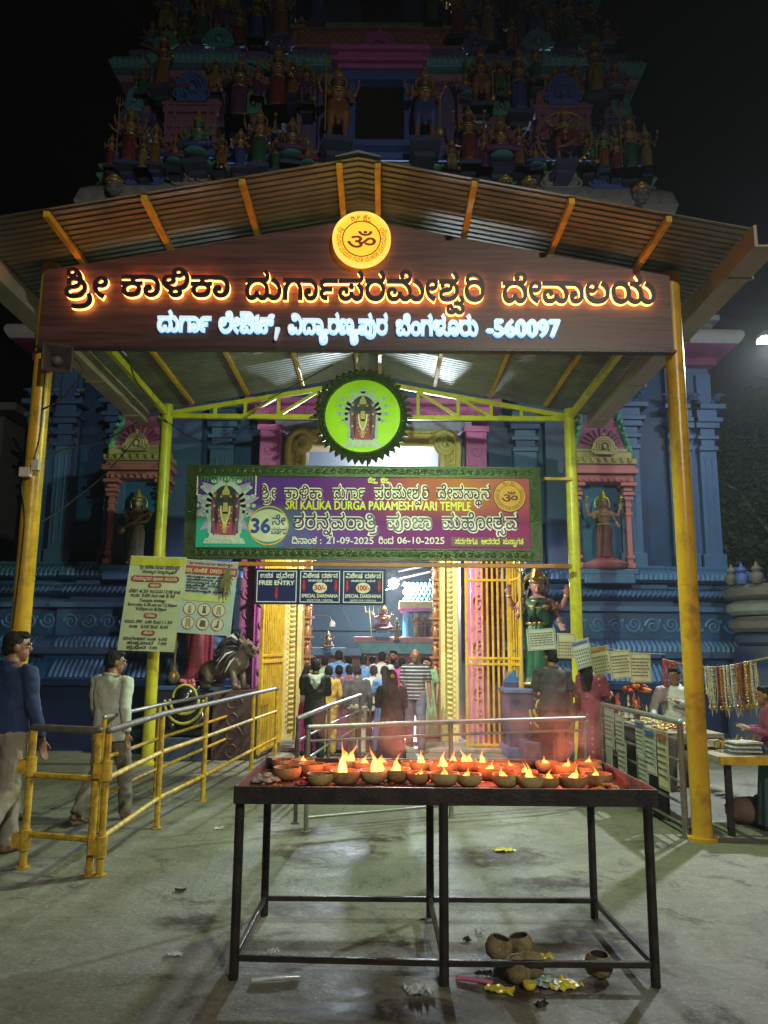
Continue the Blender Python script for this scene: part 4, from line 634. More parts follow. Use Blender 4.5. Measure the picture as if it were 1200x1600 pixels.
# tower: stacked tiers, each set back from the one below
def tpath(hw, y):
 R = [(0, y), (hw * .33, y), (hw * .33, y + .3), (hw * .42, y + .3), (hw * .42, y + .12), (hw * .55, y + .12), (hw * .55, y + .32), (hw * .6, y + .32), (hw * .6, y - .05), (hw * .84, y - .05), (hw * .84, y + .3), (hw * .88, y + .3), (hw * .88, y + .1), (hw, y + .1), (hw, y + 5)]
 return [(CX - x, q) for x, q in reversed(R[1:])] + [(CX + x, q) for x, q in R[1:]]
def tsweep(hw, y, prof, name, m, smooth=35):
 a = MB(); a.sweep(tpath(hw, y), prof); return part(a, name, m, smooth)
def petals(hw, y, z, h, o, name, m, step=.12):
 a = MB(); P = tpath(hw, y)
 for (x0, y0), (x1, y1) in zip(P, P[1:]):
  if abs(y0 - y1) > 1e-6: continue
  n = max(1, round((x1 - x0 + 2 * o) / step))
  for i in range(n):
   cx = x0 - o + (i + .5) * (x1 - x0 + 2 * o) / n
   a.tube([(cx, y0 - o - .01, z), (cx, y0 - o - .03, z + h * .5), (cx, y0 - o, z + h)], [(step * .42, .02), (step * .45, .03), (step * .2, .015)], 6, side=(1, 0, 0))
 part(a, name, m, 60)
tsweep(5.55, 14.35, [(-.1, 7.6), (-.1, 9.5), (.1, 9.55), (.1, 9.7), (0, 9.72), (0, 10.0)], 'attic_wall', BLUED)
tsweep(5.55, 14.35, [(0, 10.0), (.3, 10.05), (.36, 10.2), (.28, 10.5), (.1, 10.68), (0.05, 10.7), (0.05, 10.78)], 'eave_cornice', GREY)
petals(5.55, 14.35, 10.12, .3, .32, 'eave_scrolls', GREY, .3)
tsweep(5.4, 14.4, [(.1, 10.78)] + dome(10.8, 11.0, .1, .2) + dome(11.02, 11.22, .08, .18) + [(.05, 11.25)], 'green_roll_course', GREEN)
tsweep(5.3, 14.45, [(.05, 11.25), (.16, 11.28), (.16, 11.42), (.05, 11.45), (.05, 11.52)], 'base_band', ROYAL)
tsweep(5.2, 14.5, [(0, 11.5), (0, 13.15)], 'tier_wall', PURPLE)
tsweep(5.2, 14.5, [(0, 13.05), (.12, 13.1), (.18, 13.2), (.1, 13.28)], 'tier_cornice', MAUVE)
tsweep(5.2, 14.5, [(.1, 13.28), (.26, 13.32), (.32, 13.45), (.2, 13.62), (.05, 13.64)], 'tier_cornice_roll', TEAL)
petals(5.2, 14.5, 13.34, .22, .27, 'tier_petal_row', TEAL)
tsweep(5.05, 14.65, [(.05, 13.64), (.05, 13.72), (.16, 13.74), (.16, 13.94), (.04, 13.98), (.04, 14.05)], 'violet_course', PURPLE)
petals(5.05, 14.65, 13.75, .16, .15, 'violet_bead_row', PURPLE, .16)
tsweep(4.85, 14.85, [(0, 14.0), (.14, 14.06), (.14, 14.2), (0.02, 14.22)], 'upper_base_band', TERRA)
tsweep(4.7, 15.0, [(0, 14.2), (0, 15.9)], 'upper_tier_wall', BLUED)
tsweep(4.7, 15.0, [(0, 15.8), (.25, 15.9), (.3, 16.05), (.1, 16.2), (-.2, 16.3), (-.2, 17.6), (-.6, 18.6), (-1.4, 19.4)], 'upper_cornice', TEAL)
# centre bay of the first tier: black panel for the shaded doorway, blue frame, lintels
a = MB(); a.box((CX + .05, 14.36, 12.2), (.98, .1, 1.36)); part(a, 'opening_shade_panel', DARK, 0)
a = MB()
for s in (-1, 1): a.box((CX + .05 + s * .56, 14.3, 12.2), (.14, .22, 1.4))
a.box((CX + .05, 14.26, 13.0), (1.5, .34, .2)); a.box((CX + .05, 14.24, 11.47), (2.3, .4, .12))
part(a, 'opening_frame', ROYAL, 0, bevel=.01)
a = MB()
for i, (z, w, d) in enumerate(((13.18, 1.7, .4), (13.32, 1.9, .5), (13.44, 1.7, .42), (13.56, 2.0, .55))): a.box((CX + .05, 14.25, z), (w, d, .09))
part(a, 'opening_lintel', MAG, 0, bevel=.015)
a = MB()
for s in (-1, 1):
 for q in (.98, 1.62):
  x = CX + .05 + s * q
  a.box((x, 14.3, 12.25), (.1, .14, 1.3))
  for z, ww in ((11.65, .18), (12.75, .16), (12.85, .22), (12.95, .3)): a.box((x, 14.28, z), (ww, .2, .07))
part(a, 'tier_column', MAUVE, 0, bevel=.008)
a = MB()
for i in range(22):
 for q in (0, 1):
  x = CX - 1.65 + i * .16
  a.bar((x, 14.6, 14.02 + .0), (x + (.3 if q else -.3), 14.6, 14.42), .03, .03)
a.box((CX, 14.66, 14.2), (3.6, .1, .5)); a.box((CX, 14.6, 13.98), (3.9, .22, .07)); a.box((CX, 14.6, 14.46), (3.7, .2, .07))
part(a, 'lattice_panel', TERRA, 0)
a = MB(); a.box((CX + .1, 15.0 - .06, 15.3), (.9, .1, 1.3)); part(a, 'opening_shade_panel', DARK, 0)
a = MB()
for z in (14.55, 14.62, 14.7): a.box((CX, 14.85, z), (2.6, .5 - (z - 14.55), .05))
part(a, 'opening_sill', GREEN, 0, bevel=.01)
kudu(.62, .8, MAG, CX + .02, 14.5, 13.68); kudu(.5, .6, ROYAL, CX, 14.7, 16.0)
# little shrines on the side bays
def shrine(x, y, z, w, m, mtop, mk, h=1.0):
 a = MB()
 for i, (f, zz, hh) in enumerate(((1.0, .04, .08), (.92, .16, .16), (1.0, .28, .07), (.86, .40, .16), (1.02, .55, .1), (1.08, .64, .06))):
  a.box((x, y, z + zz * h), (w * f, .42 * f, hh * h))
 for s in (-1, 1):
  for q in (.3, .44): a.box((x + s * w * q, y - .2, z + .36 * h), (w * .06, .06, .5 * h))
 part(a, 'miniature_shrine', m, 0, bevel=.015)
 b = MB()
 for i in range(7):
  t = i / 6; b.box((x, y, z + (.72 + .07 * i) * h), (w * (.95 - .34 * t * t), .34 * (1 - .5 * t), .075 * h))
 part(b, 'shrine_roof', mtop, 0, bevel=.02)
 kudu(w * .5, .62 * h, mk, x, y - .26, z + .62 * h)
for s in (-1, 1):
 shrine(CX + s * 3.72, 14.35, 11.5, 1.12, MAUVE, TERRA, ROYAL, 1.35)
 shrine(CX + s * 2.5, 14.5, 11.5, .62, MAUVE, GREEN, GREEN, 1.1)
 shrine(CX + s * 4.9, 14.5, 11.5, .6, PURPLE, MAUVE, TEAL, 1.15)
 shrine(CX + s * 3.4, 14.9, 14.2, .9, PURPLE, MAUVE, TEAL, 1.2)
 shrine(CX + s * 4.3, 14.95, 14.2, .5, BLUED, TEAL, ROYAL, 1.2)
 shrine(CX + s * 2.1, 14.9, 14.2, .6, BLUED, TEAL, PURPLE, 1.2)
 kudu(.62, .62, ROYAL, CX + s * 4.55, 14.0, 10.45); kudu(.6, .5, GREY, CX + s * 3.6, 14.0, 10.45); kudu(.5, .5, GREEN, CX + s * 2.4, 14.0, 10.5)
 kudu(.5, .55, TEAL, CX + s * 3.3, 14.35, 13.8); kudu(.42, .5, GREEN, CX + s * 4.4, 14.4, 13.8); kudu(.42, .5, PURPLE, CX + s * 2.0, 14.4, 13.8)

# niches either side of the gate
def niche(x, s):
 y = 13.42
 a = MB(); a.box((x, 13.70, 3.75), (.84, .06, 1.6)); part(a, 'niche_back', mat('niche_blue', (0.02, 0.13, 0.30), .5, var=.2), 0)
 for q in (-1, 1):
  p = MB(); px = x + q * .45
  p.box((px, y + .1, 3.05), (.15, .2, .1)); p.box((px, y + .1, 3.65), (.085, .13, 1.2))
  for z, ww in ((3.2, .13), (3.95, .12), (4.1, .11), (4.22, .16), (4.3, .2), (4.38, .15), (4.46, .28)): p.box((px, y + .1, z), (ww, ww + .06, .06))
  p.box((px, 13.6, 3.7), (.05, .2, 1.45))
  part(p, 'niche_pillar', PINK, 0, bevel=.008)
 b = MB(); b.box((x, y + .12, 4.56), (1.08, .34, .12)); b.box((x, y + .08, 4.68), (1.2, .44, .09)); b.box((x, y + .1, 4.76), (1.1, .4, .07))
 for i in range(9): b.tube([(x - .44 + .11 * i, y - .06, 4.55), (x - .44 + .11 * i, y - .08, 4.50)], [.05, .02], 6)
 part(b, 'niche_entablature', PINK, 0, bevel=.012)
 c = MB(); c.box((x, y + .08, 4.85), (1.16, .46, .1)); c.box((x, y + .1, 4.96), (1.02, .4, .12)); c.box((x, y + .12, 5.06), (.92, .36, .06))
 for i in range(8): c.tube([(x - .46 + .13 * i, y - .16, 4.9), (x - .46 + .13 * i, y - .17, 4.82)], [.055, .03], 6)
 part(c, 'niche_cornice', OLIVE, 0, bevel=.015)
 d = MB()
 for i in range(8):
  t = i / 7; d.box((x, y + .14, 5.12 + .07 * i), (.84 - .2 * t * t, .34 - .14 * t, .072))
 for i in range(9):
  t = rad(20 + 140 * i / 8); d.tube([(x, y - .04, 5.12), (x + .36 * math.cos(t), y - .03, 5.12 + .34 * math.sin(t))], [.02, .045], 6)
 part(d, 'niche_roof', MAGD, 0, bevel=.015)
 for q in (-1, 1):
  e = MB(); e.tube(smooth_path([(x + q * .5, y + .02, 5.0), (x + q * .47, y - .02, 5.16), (x + q * .40, y, 5.36), (x + q * .34, y + .04, 5.52), (x + q * .33, y, 5.68), (x + q * .38, y, 5.74)]), [.07 - .002 * i for i in range(21)], 8, dome=True)
  for i in range(5): e.ball((x + q * (.5 - .035 * i), y - .06, 5.06 + .13 * i), .05, 6, 4)
  part(e, 'roof_scroll', GREEN, 60)
 k = kudu(.34, .4, OLIVE, x, y - .2, 4.94)
 f = MB(); f.box((x, 13.45, 2.92), (1.0, .5, .1)); f.box((x, 13.42, 2.8), (.86, .5, .16)); part(f, 'niche_pedestal', BLUE2, 0, bevel=.02)
NX = (at(213, 800, 13.45).x, at(942, 800, 13.45).x)
for q in NX: niche(q, 1)

# gate opening: gilded jambs, lintel, pink carved posts, passage walls
GZ = 5.0
for s in (-1, 1):
 x = CX + s * 1.33
 a = MB(); a.box((x, 13.75, 2.7), (.30, .5, 5.4)); a.box((x - s * .11, 13.47, 2.65), (.05, .08, 5.2)); a.box((x + s * .11, 13.47, 2.65), (.05, .08, 5.2))
 for i in range(58):
  a.ball((x, 13.49, .3 + .085 * i), (.055, .04, .034), 6, 4)
  for q in (-1, 1): a.ball((x + q * .075, 13.5, .34 + .085 * i), (.028, .03, .03), 5, 4)
 part(a, 'gilded_jamb', CREAM, 40)
 c = MB(); cx = x
 for i in range(3): spiral(c, (cx - s * (.05 + .0 * i), 5.14), .2 - .04 * i, 1.5, .05, lambda px, pz, o: (px, 13.44 - .03 * i + o, pz), s, PI / 2)
 c.tube(smooth_path([(cx - s * .3, 13.42, 5.24), (cx - s * .1, 13.38, 5.38), (cx + s * .14, 13.4, 5.24), (cx + s * .16, 13.44, 4.82), (cx + s * .1, 13.46, 4.57)]), .06, 7, dome=True)
 part(c, 'jamb_bracket', CREAM, 60)
 b = MB(); px = CX + s * 1.82; b.box((px, 13.62, 2.75), (.36, .3, 5.5)); b.box((px - .15, 13.46, 2.75), (.03, .03, 5.4)); b.box((px + .15, 13.46, 2.75), (.03, .03, 5.4))
 for i in range(13): spiral(b, (px, .5 + .38 * i), .13, 1.4, .024, lambda qx, qz, o: (qx, 13.455 + o, qz), 1 if i % 2 else -1, PI / 2)
 b.box((px, 13.6, 5.45), (.44, .38, .1))
 part(b, 'pink_carved_post', MAG, 30)
 d = MB(); d.box((CX + s * 1.62, 14.9, 2.7), (.14, 2.2, 5.4)); part(d, 'passage_wall', mat('pale_blue_wall', (.20, .25, .36), .5), 0)
 e = MB(); ix = CX + s * 1.12
 e.box((ix + s * .06, 14.1, 2.45), (.2, .16, 4.9))
 for i in range(13):
  z = .45 + i * .34
  e.box((ix, 14.02, z), (.2, .1, .04)); e.tube([(ix, 14.0, z + .03), (ix, 13.99, z + .15), (ix, 14.0, z + .2)], [(.05, .04), (.045, .035), (.02, .02)], 7, dome=True); e.ball((ix, 13.98, z + .24), .035, 7, 5)
  for q in (-1, 1): e.tube([(ix, 13.99, z + .18), (ix + q * .08, 13.97, z + .12), (ix + q * .06, 13.94, z + .2)], .014, 5)
 part(e, 'jamb_figures', mat('copper_gold_paint', (.42, .20, .09), .4, metal=.3), 50)
 f = MB(); px2 = CX + s * 2.12; f.box((px2, 13.75, 1.6), (.3, .24, 3.2))
 for i in range(8): spiral(f, (px2, .5 + .34 * i), .13, 1.6, .022, lambda qx, qz, o: (qx, 13.62 + o, qz), -1 if i % 2 else 1, PI / 2)
 part(f, 'plum_carved_panel', MAGD, 30)
a = MB(); a.box((CX, 13.72, 5.28), (2.9, .4, .3)); a.box((CX, 13.5, 5.4), (2.8, .1, .06)); a.box((CX, 13.52, 5.16), (2.8, .1, .05)); part(a, 'gilded_lintel', CREAM, 0, bevel=.012)
a = MB(); a.box((CX, 13.78, 5.52), (3.5, .5, .18)); part(a, 'blue_lintel', mat('pale_blue_lintel', (.30, .36, .60), .5), 0, bevel=.01)
a = MB(); a.box((CX, 13.7, 5.74), (4.2, .6, .22)); a.box((CX, 13.6, 5.9), (4.5, .7, .1))
for i in range(16): spiral(a, (CX - 1.9 + .253 * i, 5.74), .09, 1.3, .02, lambda qx, qz, o: (qx, 13.39 + o, qz), 1 if i % 2 else -1, PI / 2)
part(a, 'magenta_cornice', MAG, 0)
a = MB(); a.box((CX, 13.95, 6.5), (4.0, .2, 1.2)); part(a, 'gate_upper_wall', BLUE, 0)
a = MB(); a.box((CX, 15.2, 5.45), (3.4, 2.6, .1)); part(a, 'passage_ceiling', BLUED, 0)
# ------------------------------------------------------------------ canopy over the forecourt
YEL = mat('yellow_pole_paint', (0.62, 0.36, 0.02), 0.32, var=0.14, scale=3, bump=0.08, dirt=(0.22, 0.11, 0.02), dirt_amt=0.5, dscale=5)
YGR = mat('yellow_green_paint', (0.55, 0.52, 0.03), 0.35, var=0.15, scale=4, bump=0.08, dirt=(0.2, 0.16, 0.03), dirt_amt=0.4, dscale=6)
STEEL = mat('dull_steel', (0.30, 0.30, 0.29), 0.35, metal=0.8, var=0.2, scale=12, dirt=(0.12, 0.08, 0.05), dirt_amt=0.4, dscale=9)
SHEET = mat('roof_sheet', (0.165, 0.19, 0.155), 0.45, metal=0.35, var=0.25, scale=1.5, bump=0.1, dirt=(0.07, 0.06, 0.05), dirt_amt=0.6, dscale=1.4)
XC, APEX, SLOPE, HALF = -0.25, 5.86, 0.19, 3.42
Y0, Y1 = 6.28, 11.75
pole_left_x, pole_right_x, pole_front_y, pole_back_y = -3.27, 2.775, 7.18, 11.4
canopy = thing('entrance_canopy', 'gabled metal canopy on yellow poles over the temple forecourt', 'canopy', (0, 0, 0))
def roofz(x): return APEX - SLOPE * abs(x - XC)
for s in (-1, 1):
 a = MB(); prof = []
 y = Y0
 while y < Y1:
  for dy, dz in ((0, 0), (.024, 0), (.032, .013), (.052, .013), (.06, 0)): prof.append((y + dy, dz))
  y += .084
 xs = [XC, XC + s * HALF]
 V = [(x, yy, roofz(x) + dz + t) for t in (0, .004) for x in xs for yy, dz in prof]; n = len(prof)
 F = [(i, i + 1, n + i + 1, n + i) for i in range(n - 1)] + [(2 * n + i, 3 * n + i, 3 * n + i + 1, 2 * n + i + 1) for i in range(n - 1)]
 F += [(0, n, 3 * n, 2 * n), (n - 1, 3 * n - 1, 4 * n - 1, 2 * n - 1)] + [(i, 2 * n + i, 2 * n + i + 1, i + 1) for i in range(n - 1)] + [(n + i, n + i + 1, 3 * n + i + 1, 3 * n + i) for i in range(n - 1)]
 a.add(V, F); a.build('roof_sheet', SHEET, canopy)
 for off in (.17, 1.02, 1.87, 2.71):
  x = XC + s * off; z = roofz(x) - .035
  p = MB(); p.bar((x, Y0 + .02, z), (x, Y1 - .1, z), .055, .06); p.build('purlin', YEL if off else YGR, canopy, bevel=.006)
 for y in (7.26,):
  r = MB(); r.bar((XC, y, APEX - .11), (XC + s * 3.05, y, roofz(XC + s * 3.05) - .11), .06, .08); r.build('rafter', YGR, canopy, bevel=.006)
 e = MB(); x = XC + s * (HALF + .0)
 e.box((x - s * .02, (Y0 + Y1) / 2 - .03, roofz(x) - .11), (.03, Y1 - Y0 + .1, .2)); e.box((x + s * .09, (Y0 + Y1) / 2 - .03, roofz(x) - .2), (.2, Y1 - Y0 + .1, .02)); e.box((x + s * .19, (Y0 + Y1) / 2 - .03, roofz(x) - .14), (.025, Y1 - Y0 + .1, .13))
 for i in range(4): e.box((x + s * .1, Y0 + .5 + i * 1.5, roofz(x) - .2), (.24, .03, .05))
 e.build('eave_gutter', mat('pale_gutter_sheet', (.33, .30, .24), .5, var=.2, scale=3, dirt=(.25, .2, .14), dirt_amt=.5), canopy, bevel=.004)
c = MB(); c.prism([(XC - .2, roofz(XC - .2) + .03), (XC, APEX + .035), (XC + .2, roofz(XC + .2) + .03), (XC + .2, roofz(XC + .2) + .04), (XC, APEX + .06), (XC - .2, roofz(XC - .2) + .04)], Y0 - .02, Y1); c.build('ridge_cap', SHEET, canopy)
for x, y, r, zt in ((pole_left_x, pole_front_y, .085, 5.28), (pole_right_x, pole_front_y, .085, 5.24), (pole_left_x, pole_back_y, .085, 5.2), (pole_right_x, pole_back_y, .085, 5.18)):
 p = MB(); p.tube([(x, y, 0), (x, y, zt)], r, 20); p.tube([(x, y, 0), (x, y, .03)], r * 1.5, 16); p.tube([(x, y, 2.2), (x, y, 2.22)], r * 1.04, 20)
 p.build('pole', YEL if y < 9 else YGR, canopy, 40)
for s in (-1, 1):
 b = MB(); x = pole_left_x if s < 0 else pole_right_x; b.bar((x, pole_front_y, 5.1), (x, pole_back_y, 5.06), .07, .09); b.build('eave_beam', YGR, canopy, bevel=.006)
t = MB(); TB = 5.03
t.bar((pole_left_x - .1, pole_back_y, TB), (pole_right_x + .1, pole_back_y, TB), .06, .07)
def tz(x): return 5.60 - .178 * abs(x - XC)
for s in (-1, 1):
 t.bar((XC, pole_back_y, 5.60), (XC + s * 3.15, pole_back_y, tz(XC + s * 3.15)), .06, .07)
 xs = [.75, 1.35, 1.85, 2.3]
 for o in xs: t.bar((XC + s * o, pole_back_y, TB), (XC + s * o, pole_back_y, tz(XC + s * o)), .05, .05)
 for o0, o1 in ((1.35, .75), (1.85, 1.4)): t.bar((XC + s * o0, pole_back_y, TB + .02), (XC + s * o1, pole_back_y, tz(XC + s * o1) - .03), .045, .045)
t.build('truss', YGR, canopy, bevel=.005)

# ------------------------------------------------------------------ name board with lit letters
YS = 7.02
board = thing('name_board', 'long dark brown gable board with glowing letters across the canopy front', 'sign', (0, 0, 0))
WOOD = bpy.data.materials.new('brown_wood_panel'); WOOD.use_nodes = True
_n = WOOD.node_tree.nodes; _l = WOOD.node_tree.links; _b = _n['Principled BSDF']
_tc = _n.new('ShaderNodeTexCoord'); _mp = _n.new('ShaderNodeMapping'); _mp.inputs['Scale'].default_value = (0.6, 1, 14)
_nz = _n.new('ShaderNodeTexNoise'); _nz.inputs['Scale'].default_value = 2.2; _nz.inputs['Detail'].default_value = 8; _nz.inputs['Distortion'].default_value = 0.8
_cr = _n.new('ShaderNodeValToRGB'); _cr.color_ramp.elements[0].position = .3; _cr.color_ramp.elements[1].position = .75
_cr.color_ramp.elements[0].color = (.045, .020, .022, 1); _cr.color_ramp.elements[1].color = (.135, .062, .056, 1)
_l.new(_tc.outputs['Object'], _mp.inputs[0]); _l.new(_mp.outputs[0], _nz.inputs['Vector']); _l.new(_nz.outputs[0], _cr.inputs[0]); _l.new(_cr.outputs[0], _b.inputs['Base Color'])
_b.inputs['Roughness'].default_value = .42
BL, BR = at(60, 535, YS), at(1053, 550, YS)
zb = 4.39
pan = MB(); pan.prism([(BL.x, zb), (BR.x, zb), (BR.x, roofz(BR.x) - .16), (XC + .22, APEX - .2), (XC, APEX - .17), (XC - .22, APEX - .2), (BL.x, roofz(BL.x) - .14)], YS, YS + .05); pan.build('panel', WOOD, board)
pan = MB(); pan.box(((BL.x + BR.x) / 2, YS + .03, zb - .012), (BR.x - BL.x + .04, .09, .024)); pan.build('bottom_trim', mat('dark_trim', (.04, .03, .035), .4), board)
fS = plane_fn((0, YS, 0), (1, 0, 0), (0, 0, 1), (0, -1, 0))
LFACE = mat('letter_face', (.035, .028, .045), .35, var=0, bump=0)
LGLOW = mat('amber_letter_light', (1, .6, .2), .5, var=0, bump=0, emit=(1.0, .36, .07), estr=9.0)
WGLOW = mat('white_letter_light', (.8, .9, .95), .5, var=0, bump=0, emit=(.60, .82, .95), estr=0.72)
WEDGE = mat('white_letter_edge', (.8, .9, .95), .5, var=0, bump=0, emit=(.16, .46, .80), estr=1.0)
for txt, u0, u1, vb in (('shi rasub len', 99, 166, 463), ('kan aav lli kan aav', 187, 358, 461), ('da uv gan aav reph pa ra me len sha vasub ri', 382, 758, 467), ('de len van aav la ya', 786, 1026, 471)):
 p0, p1 = at(u0, vb, YS - .08), at(u1, vb, YS - .08)
 a = MB(); kan_text(a, txt, fS, p0.x, p1.x, (p0.z + p1.z) / 2, .255, .075, .05, bold=.007)
 o = a.build('letter_group', LFACE, board)
 b = MB(); kan_text(b, txt, fS, p0.x, p1.x, (p0.z + p1.z) / 2, .255, .049, .018, bold=.009); b.build('letter_light', LGLOW, o)
for txt, u0, u1, vb in (('da uv gan aav reph', 244, 328, 515), ('le len au ttax', 340, 428, 517), ('vi dan aav yasub ra nna yasub pa uvp ra', 449, 606, 519), ('be am ga lla uuv ra uv', 618, 748, 521)):
 p0, p1 = at(u0, vb, YS - .06), at(u1, vb, YS - .06)
 a = MB(); kan_text(a, txt, fS, p0.x, p1.x, (p0.z + p1.z) / 2, .175, .05, .032, bold=.003); o = a.build('letter_group', WGLOW, board)
 b = MB(); kan_text(b, txt, fS, p0.x, p1.x, (p0.z + p1.z) / 2, .175, .031, .012, bold=.013); b.build('letter_light', WEDGE, o)
p0, p1 = at(762, 523, YS - .06), at(876, 524, YS - .06)
a = MB(); lat_text(a, '-560097', fS, p0.x, p1.x, (p0.z + p1.z) / 2, .165, .05, .032, bold=.006); o = a.build('letter_group', WGLOW, board)
b = MB(); lat_text(b, '-560097', fS, p0.x, p1.x, (p0.z + p1.z) / 2, .165, .031, .012, bold=.014); b.build('letter_light', WEDGE, o)
q = at(432, 520, YS - .06); a = MB(); flat(a, [(q.x - .02, q.z - .06), (q.x, q.z - .06), (q.x + .03, q.z + .05), (q.x - .01, q.z + .05)], fS, .075, .02); a.build('letter_group', WGLOW, board)
# round emblem
EM = at(565, 374, YS - .1); ER = .272
emb = thing('emblem_disc', 'round glowing yellow emblem with a red sign above the name board letters', 'emblem', (EM.x, YS - .02, EM.z))
fE = plane_fn((0, 0, 0), (1, 0, 0), (0, 0, 1), (0, -1, 0))
a = MB(); flat(a, disc_poly(0, 0, ER), fE, .09, .03); a.build('face', mat('emblem_yellow', (.9, .6, .05), .5, var=0, bump=0, emit=(1, .52, .03), estr=.95), emb)
a = MB(); ring_flat(a, 0, 0, ER * .95, ER * 1.02, fE, .105, .05); a.build('rim', mat('emblem_rim', (.8, .5, .1), .4, var=0, bump=0, emit=(1, .55, .12), estr=1.2), emb)
a = MB(); ring_flat(a, 0, 0, ER * .64, ER * .68, fE, .092); a.build('inner_ring', mat('emblem_red', (.45, .03, .01), .5, var=0, bump=0), emb)
a = MB(); flat(a, disc_poly(0, 0, ER * .9), fE, .045, -.0); a.build('back_light', mat('emblem_back_light', (1, .6, .2), .5, var=0, bump=0, emit=(1.0, .45, .1), estr=4.0), emb)
EMR = mat('emblem_red', (.45, .03, .01))
def om(mb, fn, cx, cz, h, out, m=0):
 lat_text(mb, '\u0950', fn, cx - h * .52, cx + h * .52, cz - h * .42, h * .72, out, None, m, bold=h * .012)
def emblem_ring(mb, fn, cx, cz, R, out, m=0, h=.155):
 ring_text(mb, 'shi rasub len _ kasse len tarasub', fn, cx, cz, R * .74, 118, 62, R * h, out, m)
 ring_text(mb, 'shi rasub len _ ma ga da _ ma ma na _ bha ga va ti _ ma ta ra ka _ da uv ran ra me len sha vasub ri'.replace('bha ', ''), fn, cx, cz, R * .86, 150, 390, R * h, out, m)
a = MB(); om(a, fE, 0, 0, ER * .95, .094); a.build('symbol', EMR, emb)
a = MB(); emblem_ring(a, fE, 0, 0, ER, .093); a.build('ring_lettering', EMR, emb)
# floodlight on the back of the board
fl = thing('flood_lamp', 'small lit floodlight hidden on the back of the brown name board', 'floodlight', FLOOD)
a = MB(); a.box((0, -.05, 0), (.26, .08, .2)); a.build('housing', mat('black_metal', (.03, .03, .03), .4, metal=.6), fl, bevel=.01)
a = MB(); a.box((0, -.004, 0), (.22, .01, .16)); a.build('lens', mat('flood_lens', (.9, 1, .9), .3, var=0, bump=0, emit=(.7, 1, .6), estr=12), fl)
a = MB(); a.bar((0, -.08, 0), (0, -.26, -.1), .03, .03); a.build('bracket', mat('black_metal', (.03, .03, .03)), fl)
g2 = thing('added_gate_floodlight', 'small unseen floodlight added behind the banner to light the gate', 'floodlight', GATE_FLOOD)
a = MB(); a.box((0, -.06, .04), (.24, .07, .16)); a.bar((0, -.06, .1), (0, -.08, .5), .03, .03); a.build('housing', mat('black_metal', (.03, .03, .03)), g2, bevel=.01)
a = MB(); a.box((0, -.015, .03), (.2, .012, .13)); a.build('lens', mat('gate_flood_lens', (.9, 1, .9), .3, var=0, bump=0, emit=(1, 1, .85), estr=12), g2)
# horn loudspeaker, junction box, cables on the left pole
sp = thing('horn_speaker', 'dark grey square horn loudspeaker near the top of the left front pole', 'speaker', at(90, 566, 7.0), rz=rad(20))
a = MB(); k = 20; V = []; 
def sq(r, y): return [(r * x, y, r * z) for x, z in ((-1, -1), (1, -1), (1, 1), (-1, 1))]
a.add(sq(.125, -.14) + sq(.115, -.13) + sq(.03, .03) + sq(.04, .04) + sq(.135, -.12), [(0,1,5,4),(1,2,6,5),(2,3,7,6),(3,0,4,7),(4,5,9,8),(5,6,10,9),(6,7,11,10),(7,4,8,11),(8,9,10,11),(0,16,17,1),(1,17,18,2),(2,18,19,3),(3,19,16,0),(16,12,13,17),(17,13,14,18),(18,14,15,19),(19,15,12,16)])
a.build('horn', mat('grey_plastic', (.09, .075, .075), .4, var=.15, scale=9), sp)
a = MB(); a.lathe([(.0, -.1), (.03, -.09), (.05, -.04), (.055, .04), (.06, .12), (.04, .18), (0, .19)], 14, (0, 0, 0), R=Matrix.Rotation(-PI / 2, 3, 'X')); a.build('driver', mat('speaker_metal', (.25, .25, .27), .35, metal=.6), sp, 50)
a = MB(); a.bar((0, .12, 0), (-.12, .2, -.02), .03, .05); a.build('bracket', STEEL, sp)
jb = thing('junction_box', 'small cream junction box with hanging cable on the left front pole', 'junction box', at(40, 738, 7.06))
a = MB(); a.box((0, 0, 0), (.1, .07, .09)); a.build('box', mat('cream_plastic', (.55, .50, .40), .5), jb, bevel=.008)
a = MB(); a.box((.1, -.02, .06), (.07, .06, .1)); a.tube([(.1, -.02, .11), (.1, -.02, .16)], .02, 8); a.build('socket', mat('cream_plastic', (.55, .50, .40)), jb, bevel=.006)
def cable(pts, r, label, m=None):
 c = MB(); c.tube(smooth_path(pts, 8), r, 6); return tag(c.build('cable', m or mat('black_cable', (.02, .02, .02), .5, var=0, bump=0), None, 60), label, 'cable', 'cables on and around the canopy')
cable([at(78, 545, 7.08), at(70, 590, 7.08), at(62, 680, 7.08), at(46, 735, 7.08), at(34, 760, 7.07), at(38, 820, 7.07), at(20, 980, 7.07)], .008, 'black cable running down the left front pole')
cable([at(75, 548, 7.05), at(110, 556, 7.0), at(128, 580, 7.0), at(100, 620, 7.05), at(66, 640, 7.06)], .008, 'black cable looping below the loudspeaker on the left pole')
cable([at(55, 720, 7.2), at(110, 700, 9), at(160, 690, 10.5), at(215, 660, 11.4)], .010, 'thin black cable sagging from the left front pole to the back pole')
cable([at(58, 820, 7.2), at(110, 785, 9.0), at(170, 735, 10.8), at(232, 660, 11.4)], .008, 'lower thin black cable rising from the left front pole to the back pole')
cable([at(255, 655, 11.3), at(330, 690, 11.2), at(420, 625, 11.2), at(520, 570, 10.6)], .008, 'black cable drooping along the left half of the roof truss')
cable([at(185, 545, 7.3), at(200, 560, 8.0), at(215, 600, 9.6), at(250, 640, 11.2)], .010, 'black cable along the leftmost purlin under the canopy roof')
